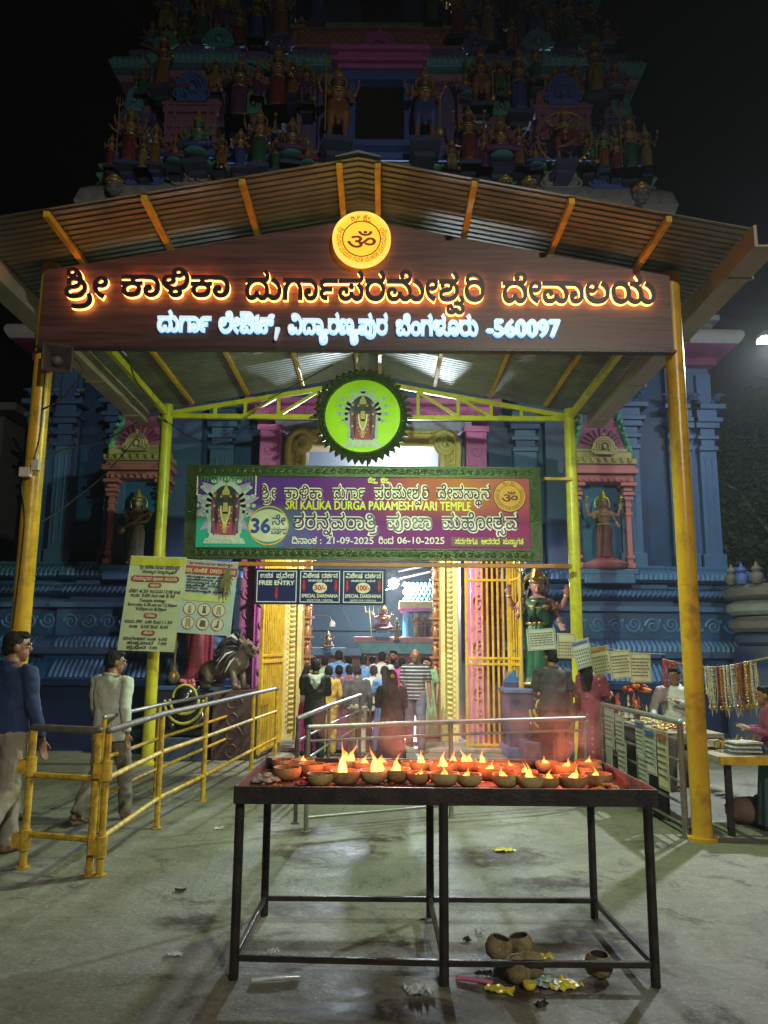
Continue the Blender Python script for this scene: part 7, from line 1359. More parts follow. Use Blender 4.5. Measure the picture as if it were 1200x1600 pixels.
def statue(pose, vox, skin, robe, gold=SGOLD, arms=2, weapon=None, name='deity_statue'):
 # unit-height crowned figure facing -Y, standing on z = 0
 t = thing(name, '', 'statue')
 seat = pose == 'seat'; dz = -.18 if seat else 0
 B = MB(); hx = .0
 B.ball((0, 0, .80 + dz), (.052, .056, .066), 14, 10); B.ball((0, -.05, .795 + dz), (.012, .016, .016), 8, 6); B.ball((0, -.04, .765 + dz), (.026, .024, .018), 8, 6)
 for s in (-1, 1): B.ball((s * .054, .0, .80 + dz), (.01, .014, .026), 6, 5)
 limb(B, [(0, 0, .76 + dz), (0, .0, .70 + dz)], .026)
 limb(B, [(0, 0, .69 + dz), (0, -.008, .64 + dz), (0, -.004, .58 + dz), (0, 0, .53 + dz), (0, 0, .47 + dz)], [(.085, .05), (.10, .062), (.08, .055), (.064, .046), (.085, .06)], n=14, side=(1, 0, 0))
 if name != 'guard_statue':
  for s in (-1, 1): B.ball((s * .042, -.05, .625 + dz), (.032, .03, .032), 10, 6)
 A = []
 if pose == 'veena': A = [((-.105, 0, .68), (-.15, -.01, .57), (-.125, -.09, .63), (-.12, -.11, .68)), ((.105, 0, .68), (.14, -.03, .56), (.05, -.12, .53), (.0, -.13, .52)), ((-.1, 0, .67), (-.13, -.04, .54), (-.06, -.12, .52), (-.02, -.13, .51)), ((.1, 0, .68), (.16, .0, .60), (.15, -.06, .66), (.15, -.08, .71))]
 elif pose == 'dance': A = [((-.1, 0, .68), (-.2, -.02, .64), (-.28, -.05, .70), (-.30, -.06, .75)), ((.1, 0, .68), (.19, -.02, .62), (.26, -.06, .66), (.3, -.07, .7)), ((-.1, 0, .67), (-.15, -.06, .57), (-.04, -.13, .56), (.05, -.14, .58)), ((.1, 0, .67), (.17, -.05, .55), (.2, -.12, .62), (.2, -.13, .68))]
 elif pose == 'reach': A = [((-.1, 0, .68), (-.2, -.06, .72), (-.32, -.1, .76), (-.37, -.11, .78)), ((.1, 0, .68), (.16, .0, .55), (.2, -.08, .48), (.2, -.1, .44))]
 else:
  A = [((-.105, 0, .68), (-.16, -.01, .56), (-.15, -.1, .60), (-.15, -.12, .66)), ((.105, 0, .68), (.155, -.01, .55), (.16, -.09, .50), (.165, -.12, .47))]
  if arms == 4: A += [((-.1, .01, .68), (-.2, .02, .63), (-.235, -.03, .74), (-.235, -.04, .80)), ((.1, .01, .68), (.2, .02, .63), (.235, -.03, .74), (.235, -.04, .80))]
  if arms == 6: A += [((-.1, .01, .68), (-.2, .02, .63), (-.235, -.03, .74), (-.235, -.04, .80)), ((.1, .01, .68), (.2, .02, .63), (.235, -.03, .74), (.235, -.04, .80)), ((-.1, .01, .67), (-.2, .01, .55), (-.27, -.05, .58), (-.30, -.06, .62)), ((.1, .01, .67), (.2, .01, .55), (.27, -.05, .58), (.30, -.06, .62))]
 for q in A:
  q = [Vector(p) + Vector((0, 0, dz)) for p in q]
  limb(B, [q[0], (q[0] + q[1]) / 2, q[1], (q[1] * .6 + q[2] * .4), q[2]], [.031, .029, .024, .024, .016])
  d = (q[3] - q[2]).normalized(); sd = d.cross(Vector((0, 1, 0.01))).normalized()
  limb(B, [q[2], q[2] + d * .035], [(.022, .012), (.024, .012)], side=sd)
  for k in range(4):
   b0 = q[2] + d * .035 + sd * (-.018 + .012 * k); limb(B, [b0, b0 + d * .022 + Vector((0, -.004, 0)), b0 + d * .038 + Vector((0, -.012, 0))], .0062, n=6)
  limb(B, [q[2] + d * .01 + sd * .02, q[2] + d * .03 + sd * .036], .007, n=6)
 G = MB()
 if seat:
  for s in (-1, 1):
   limb(G, [(s * .07, 0, .26), (s * .16, -.08, .24), (s * .2, -.13, .22)], [.072, .066, .055]); limb(G, [(s * .2, -.13, .22), (s * .08, -.17, .20), (s * -.04, -.18, .20)], [.05, .042, .03])
   limb(B, [(-s * .03, -.18, .20), (-s * .1, -.19, .195)], .022)
  G.ball((0, 0, .24), (.13, .11, .08), 14, 8)
 elif pose == 'dance':
  limb(G, [(-.05, 0, .49), (-.13, -.06, .36), (-.12, -.04, .24)], [.075, .062, .045]); limb(G, [(.05, 0, .49), (.17, -.09, .42), (.12, -.12, .32)], [.075, .06, .045])
  limb(B, [(-.12, -.04, .26), (-.10, .0, .12), (-.09, .0, .03)], [.04, .034, .024]); limb(B, [(-.09, .01, .02), (-.1, -.09, .015)], [.024, .018])
  limb(B, [(.12, -.12, .33), (.02, -.16, .24), (-.06, -.17, .19)], [.04, .032, .022]); limb(B, [(-.05, -.17, .19), (-.13, -.18, .18)], [.022, .016])
 elif pose == 'guard':
  limb(G, [(-.055, 0, .49), (-.075, -.02, .34), (-.08, 0, .24)], [.075, .066, .05]); limb(G, [(.055, 0, .49), (.085, -.05, .34), (.09, -.01, .24)], [.075, .066, .05])
  for s in (-1, 1): limb(B, [(s * .085, -.01, .26), (s * .09, 0, .14), (s * .09, 0, .03)], [.042, .036, .024]); limb(B, [(s * .09, .01, .018), (s * .1, -.09, .014)], [.024, .018])
  G.ball((0, 0, .49), (.105, .075, .06), 14, 8); limb(G, [(0, -.06, .46), (0, -.08, .3), (0, -.07, .2)], [(.05, .02), (.045, .02), (.03, .015)], side=(1, 0, 0))
 else:
  pleats(G, [(.06, .54), (.085, .49), (.105, .44), (.11, .34), (.105, .2), (.115, .08), (.14, .03), (.14, .02)], 16, .05, 64, ell=.72)
  limb(G, [(0, -.07, .48), (.0, -.095, .3), (0, -.105, .05)], [(.035, .02), (.05, .02), (.075, .02)], side=(1, 0, 0))
  for s in (-1, 1): limb(B, [(s * .05, -.06, .03), (s * .06, -.135, .015)], [.026, .018])
 C = MB(); z0 = .838 + dz
 C.lathe([(.058, z0 - .01), (.064, z0), (.058, z0 + .02), (.064, z0 + .026), (.052, z0 + .05), (.055, z0 + .06), (.038, z0 + .09), (.04, z0 + .098), (.02, z0 + .13), (.024, z0 + .137), (.004, z0 + .162)], 16)
 C.add([(0, 0, 0)], [])
 for k in range(5): C.ball((-.04 + .02 * k, -.055 - .006 * (2 - abs(k - 2)), z0 + .02), .011, 6, 4)
 ring = [(.105 * math.cos(rad(-30 + 15 * k)), .035, .80 + dz + .115 * math.sin(rad(-30 + 15 * k))) for k in range(17)]; C.tube(ring, [(.012, .006)] * 17, 6)
 C.tube([(x, y, z) for x, y, z in [(.066 * math.cos(w), -.012 + .05 * math.sin(w), .69 + dz + .012 * math.sin(w)) for w in [2 * PI * k / 16 for k in range(16)]]], .009, 6, closed=True)
 C.tube([(.085 * math.cos(w), -.02 + .068 * math.sin(w), .655 + dz + .03 * math.sin(w)) for w in [2 * PI * k / 18 for k in range(18)]], .008, 6, closed=True)
 C.tube([(.09 * math.cos(w), .064 * math.sin(w), .505 + dz) for w in [2 * PI * k / 18 for k in range(18)]], (.011, .014) if False else .012, 6, closed=True)
 C.ball((0, -.07, .505 + dz), .018, 8, 5)
 for q in A:
  q = [Vector(p) + Vector((0, 0, dz)) for p in q]
  for f, rr in ((.45, .033), (1.9, .021)):
   p = q[0].lerp(q[1], f) if f < 1 else q[1].lerp(q[2], f - 1); d = (q[1] - q[0] if f < 1 else q[2] - q[1]).normalized(); u_ = d.orthogonal().normalized(); w_ = d.cross(u_)
   C.tube([p + u_ * rr * math.cos(w) + w_ * rr * math.sin(w) for w in [2 * PI * k / 10 for k in range(10)]], .007, 5, closed=True)
 H = MB(); H.ball((0, .02, .81 + dz), (.056, .05, .06), 12, 8)
 for s in (-1, 1): limb(H, [(s * .045, .025, .8 + dz), (s * .07, .03, .72 + dz), (s * .065, .03, .66 + dz)], [.02, .024, .012])
 sculpt(B, vox, 'body', skin, t); sculpt(G, vox * .8, 'robe', robe, t, 2); C.build('crown_and_jewels', gold, t, 60); H.build('hair', SHAIR, t, 60)
 F = MB()
 for s in (-1, 1): F.ball((s * .02, -.050, .806 + dz), (.0095, .006, .0045), 8, 5)
 F.build('eyes', mat('statue_eye_white', (.7, .68, .62), .4, var=0, bump=0), t, 60)
 F = MB()
 for s in (-1, 1):
  F.ball((s * .02, -.0555, .806 + dz), (.004, .003, .004), 6, 4); F.tube([(s * .008, -.052, .822 + dz), (s * .022, -.052, .828 + dz), (s * .036, -.044, .822 + dz)], .0026, 5)
 F.build('brows', SHAIR, t)
 F = MB(); F.ball((0, -.060, .776 + dz), (.015, .006, .005), 8, 4); F.ball((0, -.053, .835 + dz), .006, 6, 4); F.build('lips', mat('statue_lip', (.35, .03, .03), .4, var=0, bump=0), t, 60)
 W = MB()
 if weapon == 'trident':
  x = -.155; W.tube([(x, -.13, .05), (x, -.13, .92)], .009, 8)
  for s in (-1, 0, 1): W.tube(smooth_path([(x, -.13, .9), (x + s * .04, -.13, .93), (x + s * .045, -.13, .98), (x + s * .035, -.13, 1.04 + (.03 if not s else 0))]), [.009] * 10 + [.007, .005, .002], 7)
 if weapon == 'mace':
  W.tube([(.165, -.13, .03), (.165, -.13, .5)], .012, 8); W.ball((.165, -.13, .06), (.045, .045, .055), 10, 7); W.ball((.165, -.13, .5), .02, 8, 5)
 if pose == 'veena':
  W.tube([(-.17, -.13, .44), (.0, -.15, .53), (.2, -.12, .68)], [.016, .014, .012], 8); W.ball((-.15, -.14, .43), (.055, .045, .055), 12, 8); W.ball((.19, -.1, .64), (.036, .03, .036), 10, 6)
 if weapon == 'ring':
  W.tube([(.42 * math.cos(w), .03, .47 + .45 * math.sin(w)) for w in [rad(-62 + 304 * k / 40) for k in range(41)]], .016, 8)
  for k in range(26):
   w = rad(-58 + 296 * k / 25); W.tube([(.43 * math.cos(w), .03, .47 + .46 * math.sin(w)), (.48 * math.cos(w), .03, .47 + .51 * math.sin(w))], [.014, .002], 5)
 if weapon == 'lotus':
  for s in (-1, 1): W.tube([(s * .235, -.05, .82), (s * .24, -.05, .86)], .006, 6); W.lathe([(.004, 0), (.028, .02), (.02, .045), (.003, .055)], 8, (s * .24, -.05, .85), mod=lambda w, z: 1 + .2 * math.sin(5 * w))
 if W.v: W.build('held_weapon' if weapon in ('trident', 'mace') else 'held_attribute', gold, t, 50)
 if seat or weapon == 'lotus_base':
  L = MB(); L.lathe([(.13, .10), (.16, .12), (.16, .14), (.14, .16), (.13, .18)], 32, (0, -.04, 0), mod=lambda w, z: 1 + .06 * abs(math.sin(6 * w))); L.build('lotus_base', TEAL, t, 50)
 return t
protos = {}
def proto(k, *a, **kw):
 protos[k] = statue(*a, **kw); return protos[k]
lib = [('stand4', dict(pose='stand', arms=4, weapon='lotus')), ('stand2', dict(pose='stand', arms=2)), ('seat4', dict(pose='seat', arms=4)), ('dance', dict(pose='dance', weapon='ring')), ('guard', dict(pose='guard', arms=4, weapon='mace')), ('spear', dict(pose='guard', arms=4, weapon='trident')), ('reach', dict(pose='reach')), ('stand6', dict(pose='stand', arms=6, weapon='trident'))]
used_p = {}
def put_statue(key, loc, h, skin, robe, label, rz=0, group=None):
 if key not in protos:
  kw = dict(next(d for k, d in lib if k == key)); pose = kw.pop('pose'); protos[key] = statue(pose, .016, SKINS[0], ROBES[0][1], **kw)
 if not used_p.get(key): o = protos[key]; used_p[key] = 1
 else: o = copy_tree(protos[key])
 o.location = loc; o.scale = (h,) * 3; o.rotation_euler = (0, 0, rz); o['label'] = label
 if group: o['group'] = group
 for c in o.children:
  nm = c.name.split('.')[0]
  if nm == 'body': paint(c, skin)
  if nm == 'robe': paint(c, robe)
 return o
pose_w = {'stand4': 'four-armed standing', 'stand2': 'two-armed standing', 'seat4': 'seated four-armed', 'dance': 'dancing ringed', 'guard': 'four-armed guard', 'spear': 'trident bearing', 'reach': 'arm stretching', 'stand6': 'six-armed standing'}
# tower figures: pose, column and foot row in the photograph, figure height in photo pixels, depth
ROWS = [('lower tier', 13.75, [('stand6', 200, 258, 92, 0, 0), ('stand2', 241, 258, 66, 0, 3), ('seat4', 307, 256, 100, 2, 2), ('stand4', 404, 262, 92, 0, 1), ('seat4', 455, 258, 92, 1, 4), ('spear', 527, 223, 120, 0, 3), ('guard', 664, 224, 120, 0, 2), ('stand4', 733, 258, 92, 1, 0), ('seat4', 783, 262, 100, 0, 4), ('dance', 884, 256, 76, 0, 0), ('stand2', 945, 264, 62, 2, 3), ('stand6', 986, 270, 90, 0, 1)]),
  ('shoulder row', 14.1, [('reach', 252, 140, 88, 1, 3), ('stand2', 372, 190, 104, 1, 4), ('reach', 432, 175, 104, 0, 0), ('guard', 478, 165, 70, 1, 4), ('guard', 752, 168, 92, 1, 3), ('reach', 812, 180, 100, 1, 2), ('stand2', 838, 128, 60, 0, 1), ('reach', 932, 150, 92, 1, 5)]),
  ('upper tier', 14.55, [('guard', 258, 62, 80, 1, 5), ('stand2', 313, 66, 76, 0, 1), ('stand4', 437, 68, 92, 0, 3), ('stand2', 400, 62, 70, 1, 2), ('spear', 345, 60, 84, 0, 4), ('stand4', 715, 64, 92, 0, 0), ('stand2', 763, 74, 88, 0, 5), ('guard', 838, 70, 84, 1, 2), ('stand6', 890, 72, 84, 0, 1), ('stand2', 925, 68, 66, 1, 4), ('stand4', 590 - 95, 40, 74, 1, 2), ('stand4', 675, 40, 74, 2, 1)])]
a = MB(); a.box((0, .35, -.035), (.34, 1.0, .07)); a.box((0, .45, -.10), (.24, .8, .06)); CORBEL = a.mesh('corbel', BLUED)
for q_, (nm_, Y_, v_, us) in enumerate((('lower ledge', 13.7, 262, (172, 222, 272, 345, 374, 430, 480, 706, 757, 812, 838, 920, 965, 1012)), ('middle ledge', 14.2, 150, (222, 285, 335, 402, 456, 728, 782, 868, 900, 962)), ('top ledge', 14.6, 75, (236, 286, 372, 470, 740, 800, 862, 905, 950)), ('top course', 15.0, 12, (300, 350, 410, 450, 720, 770, 830, 880)))):
 ROWS.append((nm_, Y_, [(('stand2', 'stand4', 'seat4', 'guard')[(i + q_) % 4], u, v_ + (i * 5) % 9, 52 + (i * 7) % 16, (i + q_) % 2, (i * 5 + q_) % 6) for i, u in enumerate(us)]))
for nm, Y, L in ROWS:
 for i, (k, u, v, hp, sk, rb) in enumerate(L):
  p = at(u, v, Y - (.25 if k == 'dance' else 0)); h = (at(u, v - hp, Y).z - p.z)
  o_ = put_statue(k, p, h, SKINS[sk], ROBES[rb][1], '%s painted figure in a %s robe on the tower %s, %s from left' % (pose_w[k], ROBES[rb][0], nm, ordn[i]), rz=(rad(random.uniform(-12, 12)) if k != 'dance' else 0), group='painted figures on the tower')
  link_mesh('corbel', CORBEL, o_)
# face masks on the eave
def mask_head(u, v, s, label, m):
 p = at(u, v, 13.85); t = thing('mask_ornament', label, 'mask', p, group='masks along the tower eave', scale=s)
 a = MB(); a.ball((0, 0, .2), (.15, .13, .2), 14, 10); a.ball((0, -.13, .18), (.03, .05, .05), 8, 6); a.ball((0, -.1, .08), (.07, .06, .03), 8, 6)
 for s_ in (-1, 1): a.ball((s_ * .15, .0, .2), (.04, .04, .09), 8, 6); a.ball((s_ * .07, -.1, .1), (.05, .04, .06), 8, 6)
 sculpt(a, .02, 'face', m, t)
 b = MB(); b.lathe([(.16, .28), (.18, .32), (.13, .38), (.14, .42), (.06, .48), (.01, .56)], 14)
 for k in range(7): b.ball((.17 * math.cos(rad(180 + 30 * k)), .15 * math.sin(rad(180 + 30 * k)), .34), .03, 6, 4)
 b.build('crown', SGOLD, t, 50)
 c = MB()
 for s_ in (-1, 1): c.ball((s_ * .055, -.125, .235), (.03, .016, .014), 8, 5)
 c.build('eyes', mat('statue_eye_white', (.7, .68, .62)), t, 60)
for u, v, s, lb, m in ((177, 306, .9, 'grey crowned mask at the left end of the tower eave', GREY), (345, 288, .75, 'dark crowned mask just above the left canopy slope', SKINS[1]), (790, 300, .72, 'dark blue-grey mask left of its pale neighbour on the eave', SKINS[1]), (827, 303, .75, 'pale rose mask with gold crown above the right canopy slope', SKINS[0]), (1003, 318, .9, 'grey crowned mask at the right end of the tower eave', GREY)): mask_head(u, v, s, lb, m)
# niche statues
p = Vector((NX[0] + .03, 13.42, 2.99)); t = statue('veena', .008, mat('grey_bronze_skin', (.30, .24, .19), .4, metal=.3, var=.25), mat('grey_sari', (.26, .24, .22), .5, var=.3), mat('pale_gold', (.42, .33, .14), .35, metal=.5), name='veena_statue')
t.location = p; t.scale = (1.34,) * 3; t['label'] = 'grey and gold crowned statue holding a lute in the left wall niche'
p = Vector((NX[1] - .02, 13.36, 3.12)); t = statue('stand', .008, mat('dusky_skin', (.30, .17, .12), .4, var=.2), mat('maroon_sari', (.16, .06, .06), .5, var=.3), mat('lime_gold', (.38, .42, .06), .35, metal=.4), arms=4, weapon='lotus', name='niche_statue')
t.location = p; t.scale = (1.24,) * 3; t['label'] = 'dark robed crowned statue on a pink lotus in the right wall niche'
L = MB(); L.lathe([(.17, -.13), (.26, -.10), (.30, -.05), (.20, .0), (.16, .02)], 32, mod=lambda w, z: 1 + .07 * abs(math.sin(7 * w))); L.build('lotus_base', PINK, t, 50)
# guardian statues flanking the gate
def guardian(u, vt, Y, h, robe, rname, label, mirror, hold, zfoot):
 t = statue('stand', .007, mat(rname + '_skin', (.42, .20, .17), .4, var=.12), robe, SGOLD, arms=4, weapon='trident' if hold else 'mace', name='guardian_statue')
 p = at(u, vt, Y); t.location = (p.x, Y, zfoot); t.scale = (h if not mirror else -h, h, h); t['label'] = label
 s = MB(); limb(s, [(-.1, -.02, .69), (0, -.085, .6), (.09, -.06, .52), (.1, .0, .48)], [(.03, .012), (.045, .014), (.045, .014), (.03, .012)], side=(.5, 0, .8)); limb(s, [(-.1, 0, .69), (-.1, .05, .55), (-.08, .06, .4)], [(.03, .012)] * 3, side=(1, 0, 0)); limb(s, [(.0, -.005, .66), (0, -.006, .58)], [(.098, .066), (.09, .064)], n=16, side=(1, 0, 0))
 sculpt(s, .008, 'draped_cloth', robe, t, 3)
 hem = MB(); hem.tube([(.145 * math.cos(w), .105 * math.sin(w), .035) for w in [2 * PI * k / 28 for k in range(28)]], .01, 6, closed=True); hem.build('gold_hem', SGOLD, t, 60)
 return t
zr = 1.02
guardian(838, 885, 12.75, 2.0, mat('green_sari', (.02, .10, .05), .45, var=.3, scale=9), 'right_guardian', 'large guardian statue in a green sari holding a trident right of the gate', False, True, zr)
guardian(318, 885, 12.75, 1.98, mat('maroon_silk', (.24, .035, .06), .45, var=.3, scale=9), 'left_guardian', 'large guardian statue in a maroon robe, half hidden behind the two posters', True, False, 1.04)
for (u, w, lb) in ((838, 1.0, 'dark blue stone pedestal under the green guardian statue'), (312, 1.15, 'dark blue stone pedestal under the maroon guardian statue')):
 p = at(u, 1080, 12.75); o = thing('statue_pedestal', lb, 'pedestal', (p.x, 12.75, 0))
 a = MB(); a.box((0, 0, .5), (w, .8, .9)); a.build('block', BLUED, o, bevel=.01); a = MB(); a.box((0, 0, .99), (w + .1, .9, .06)); a.box((0, 0, .08), (w + .1, .9, .15)); a.build('ledge', BLUE2, o, bevel=.01)
# lion beside the left guardian
p = at(366, 1085, 12.1); li = thing('lion_statue', 'snarling lion statue with a dark streaked mane left of the gate', 'statue', (p.x, 12.15, 1.0), rz=rad(62), scale=.92)
LT = mat('lion_tan', (.13, .095, .075), .5, var=.25, scale=10, bump=.3, dirt=(.12, .08, .06), dirt_amt=.5); 
a = MB(); limb(a, [(0, .55, .28), (0, .2, .34), (0, -.02, .42)], [.17, .19, .2]); limb(a, [(0, -.02, .42), (0, -.12, .58), (0, -.16, .68)], [.17, .14, .13]); a.ball((0, -.22, .66), (.12, .14, .13), 12, 8); limb(a, [(0, -.3, .66), (0, -.4, .63)], [(.075, .055), (.065, .045)]); limb(a, [(0, -.28, .57), (0, -.37, .53)], [(.055, .03), (.045, .025)]); a.ball((0, -.42, .66), (.035, .03, .025), 8, 5)
for s in (-1, 1):
 a.ball((s * .06, -.33, .71), (.04, .05, .03), 8, 5); limb(a, [(s * .1, .0, .35), (s * .12, -.06, .18), (s * .12, -.08, .04)], [.08, .06, .05]); limb(a, [(s * .12, -.08, .03), (s * .12, -.17, .03)], [.05, .04]); limb(a, [(s * .12, .5, .26), (s * .16, .42, .12), (s * .15, .55, .05)], [.11, .08, .05]); limb(a, [(s * .15, .55, .04), (s * .15, .42, .03)], [.05, .04]); a.ball((s * .11, -.14, .78), (.035, .03, .04), 8, 5)
sculpt(a, .012, 'body', LT, li)
m1, m2 = MB(), MB(); rn = random.Random(5)
for k in range(170):
 th = rn.uniform(0, 2 * PI); d = Vector((math.cos(th), rn.uniform(.1, .9), math.sin(th))).normalized(); c = Vector((0, -.12 + .1 * rn.random(), .66)); 
 if d.z < -.3 and d.y < .5: pass
 b0 = c + d * .12; b1 = c + d * .26 + Vector((0, .04, -.03)); b2 = c + d * .34 + Vector((0, .1, -.16))
 (m1 if k % 3 else m2).tube([b0, b1, b2], [.03, .028, .005], 6)
m1.build('mane', mat('mane_black', (.03, .025, .025), .5), li, 60); m2.build('mane_streaks', mat('mane_white', (.45, .43, .4), .5), li, 60)
b = MB()
for s in (-1, 1): b.ball((s * .055, -.335, .715), .018, 8, 5)
for k in range(-2, 3): b.tube([(k * .02, -.41, .615), (k * .02, -.415, .59)], [.008, .001], 5)
b.build('eyes_and_teeth', mat('statue_eye_white', (.7, .68, .62)), li, 60)
p = at(372, 1090, 12.2); o = thing('lion_pillar', 'dark carved pillar under the lion statue left of the gate', 'pillar', (p.x, 12.2, 0))
a = MB(); a.box((0, .05, .5), (.6, .8, .98))
for i in range(4): spiral(a, (0, .15 + .22 * i), .13, 1.5, .02, lambda x, z, q: (x, -.36 + q, z), 1 if i % 2 else -1)
a.build('block', mat('dark_plum_stone', (.09, .045, .05), .55, var=.3, bump=.3), o, 0)
# small garlanded stone idols
def idol(u, v, Y, s, label, garl):
 p = at(u, v, Y); o = thing('stone_idol', label, 'idol', p, scale=s)
 a = MB(); limb(a, [(0, .05, .12), (0, .0, .34)], [(.24, .2), (.2, .17)], side=(1, 0, 0)); a.ball((0, -.06, .5), (.15, .16, .16), 12, 8); a.ball((0, -.2, .46), (.08, .08, .07), 8, 6)
 for q in (-1, 1): limb(a, [(q * .2, -.02, .34), (q * .24, -.12, .18), (q * .16, -.22, .08)], [.07, .07, .06]); a.ball((q * .15, -.02, .6), (.04, .03, .07), 6, 5)
 sculpt(a, .02, 'body', mat('oiled_black_stone', (.018, .018, .02), .25, var=.3), o); b = MB(); b.box((0, 0, .0), (.6, .5, .08)); b.build('base', mat('oiled_black_stone', (.018, .018, .02)), o, bevel=.01)
 g = MB()
 for q, rr in ((1, .27), (.8, .2)):
  for k in range(44):
   w = PI * (1.02 + .96 * k / 43); g.ball((rr * math.cos(w) * 1.05, -.22 - .04 * math.sin(w) * 0, .46 + rr * 1.25 * math.sin(w) * q), (.026, .024, .024), 6, 4)
 for k in range(26): w = PI * k / 25; g.ball((.17 * math.cos(w), -.2, .50 + .17 * math.sin(w)), (.022, .022, .02), 6, 4)
 g.build('garland', garl, o, 60); r = MB()
 for k in range(9): r.ball((random.uniform(-.1, .1), -.1, .66 + random.uniform(0, .08)), .035, 6, 4)
 r.build('flowers', mat('pink_flower', (.55, .12, .18), .6, var=.3), o, 60); return o
YG = mat('yellow_green_garland', (.45, .42, .05), .6, var=.4, scale=30)
idol(291, 1142, 12.0, 1.0, 'black stone idol with a yellow garland under the posters', YG)
idol(851, 1150, 12.1, .85, 'dark stone idol with a thin yellow garland behind the man in the dark shirt', YG)
for u, v, Y, lb in ((291, 1145, 12.0, 'low dark blue block under the garlanded idol on the left'), (851, 1152, 12.1, 'low dark block under the right stone idol')):
 p = at(u, v, Y); o = MB(); o.box((0, 0, (p.z - .04) / 2), (.7, .6, max(.05, p.z - .04))); q = o.build('idol_block', BLUED, None, bevel=.015); q.location = (p.x, Y, 0); tag(q, lb, 'pedestal')
# ------------------------------------------------------------------ people
from mathutils import noise
def ruffle(o, amt, f, low=0.0):
 me = o.data; N = [n_.vector.copy() for n_ in me.vertex_normals]; V = [v.co.copy() for v in me.vertices]; out = []
 for c, n_ in zip(V, N): out.extend(c + n_ * (amt * (noise.noise(c * f) * .7 + noise.noise(c * f * 2.3) * .3 + low)))
 me.vertices.foreach_set('co', out); me.update(); return o
def cloth(name, c, rough=.8, **k): return mat('cloth_' + name, c, rough, var=.18, scale=k.pop('scale', 5), bump=k.pop('bump', .35), bscale=k.pop('bscale', 11), **k)
HAIR = mat('black_hair', (.012, .010, .010), .7, var=.3, scale=40, bump=.8, bscale=90, spec=.25)
SKIN = mat('brown_skin', (.24, .115, .07), .5, var=.1, scale=8, bump=.05); SKIN2 = mat('light_brown_skin', (.36, .19, .12), .5, var=.1, scale=8, bump=.05)
EYEW = mat('eye_white', (.6, .58, .54), .3, var=0, bump=0)
def person(label, loc, rz, h, top, low, skin=SKIN, arms=None, legs=None, head=(0, 0), dress=None, hair='short', shoes=None, sleeve=1.0, hem=.80, vox=.011, build_=1.0, stoop=0.0, group=None, half=False):
 # facing +Y before turning; arms: (left, right) each elbow, wrist, hand direction; 1.7 m figure scaled to h
 t = thing('person', label, 'person', loc, rz=rz, scale=h / 1.7, group=group)
 tt = lambda p: Vector((p[0], p[1] + stoop * max(0, p[2] - .92), p[2] - .25 * stoop * stoop * max(0, p[2] - .92)))
 B = MB(); hy, hz = head; bw = build_
 hc = tt((0, .03, 1.575)); R = Matrix.Rotation(hy, 3, 'Z') @ Matrix.Rotation(hz, 3, 'X'); H = lambda x, y, z: hc + R @ Vector((x, y, z))
 def hball(c, r, n=12, k=8):
  a = MB(); a.ball((0, 0, 0), r, n, k); B.add([H(*c) + R @ Vector(p) for p in a.v], a.f)
 hball((0, -.01, .02), (.074, .094, .098), 16, 12); hball((0, .025, -.045), (.058, .066, .07)); hball((0, .05, -.085), (.032, .03, .028)); hball((0, .095, -.012), (.015, .02, .026), 8, 6); hball((0, .088, .03), (.05, .018, .014), 10, 6)
 for s in (-1, 1): hball((s * .077, -.005, -.005), (.014, .022, .034), 8, 6)
 limb(B, [H(0, -.02, -.05), tt((0, -.005, 1.46)), tt((0, -.01, 1.40))], [.055, .056, .075])
 limb(B, [tt((0, -.01, 1.40)), tt((0, 0, 1.28)), tt((0, 0, 1.1)), tt((0, 0, .95))], [(.13 * bw, .08), (.155 * bw, .10), (.13 * bw, .09), (.145 * bw, .1)], n=16, side=(1, 0, 0))
 A = arms or (((-.235, -.03, 1.13), (-.25, .04, .88), (0, .1, -1)), ((.235, -.03, 1.13), (.25, .04, .88), (0, .1, -1)))
 JA = []
 for s, (e, w_, hd) in zip((-1, 1), A):
  sh = tt((s * .175 * bw, -.005, 1.385)); e, w_ = tt(e), tt(w_); d = Vector(hd).normalized(); JA.append((sh, e, w_))
  limb(B, [sh, (sh + e) / 2, e, e.lerp(w_, .35), w_], [.05, .045, .037, .036, .025])
  sd = Vector((0, 1, 0)) - d * d.y; sd = sd.normalized() if sd.length > .2 else Vector((1, 0, 0)); nm = d.cross(sd)
  limb(B, [w_, w_ + d * .05, w_ + d * .085], [(.022, .016), (.036, .015), (.036, .013)], side=sd)
  cu = nm * (.02 if s > 0 else -.02)
  for k, L in enumerate((.072, .082, .076, .058)):
   b0 = w_ + d * .08 + sd * (.027 - .018 * k); limb(B, [b0, b0 + d * L * .5 + cu * .4, b0 + d * L + cu], [.0095, .0088, .0075], n=6)
  b0 = w_ + d * .03 + sd * .025; limb(B, [b0, b0 + sd * .022 + d * .025 + cu * .4, b0 + sd * .03 + d * .055 + cu * .8], [.012, .0105, .009], n=6)
 Lg = legs or (((-.095, .02, .5), (-.10, -.01, .085)), ((.095, .02, .5), (.10, -.01, .085)))
 JL = []
 for s, (k, a_) in zip((-1, 1), Lg):
  hp = Vector((s * .09, 0, .92)); k, a_ = Vector(k), Vector(a_); JL.append((hp, k, a_))
  limb(B, [hp, hp.lerp(k, .5), k, k.lerp(a_, .3), a_], [.082, .068, .052, .05, .034])
  fd = Vector((s * .12, 1, -.25 if a_.z < .12 else -.6)).normalized()
  limb(B, [a_ + Vector((0, -.035, -.035)), a_ + fd * .06 + Vector((0, 0, -.025)), a_ + fd * .16 + Vector((0, 0, -.02))], [(.034, .034), (.038, .028), (.036, .016)], side=(1, 0, 0))
 sculpt(B, vox * .75, 'body', skin, t, 3)
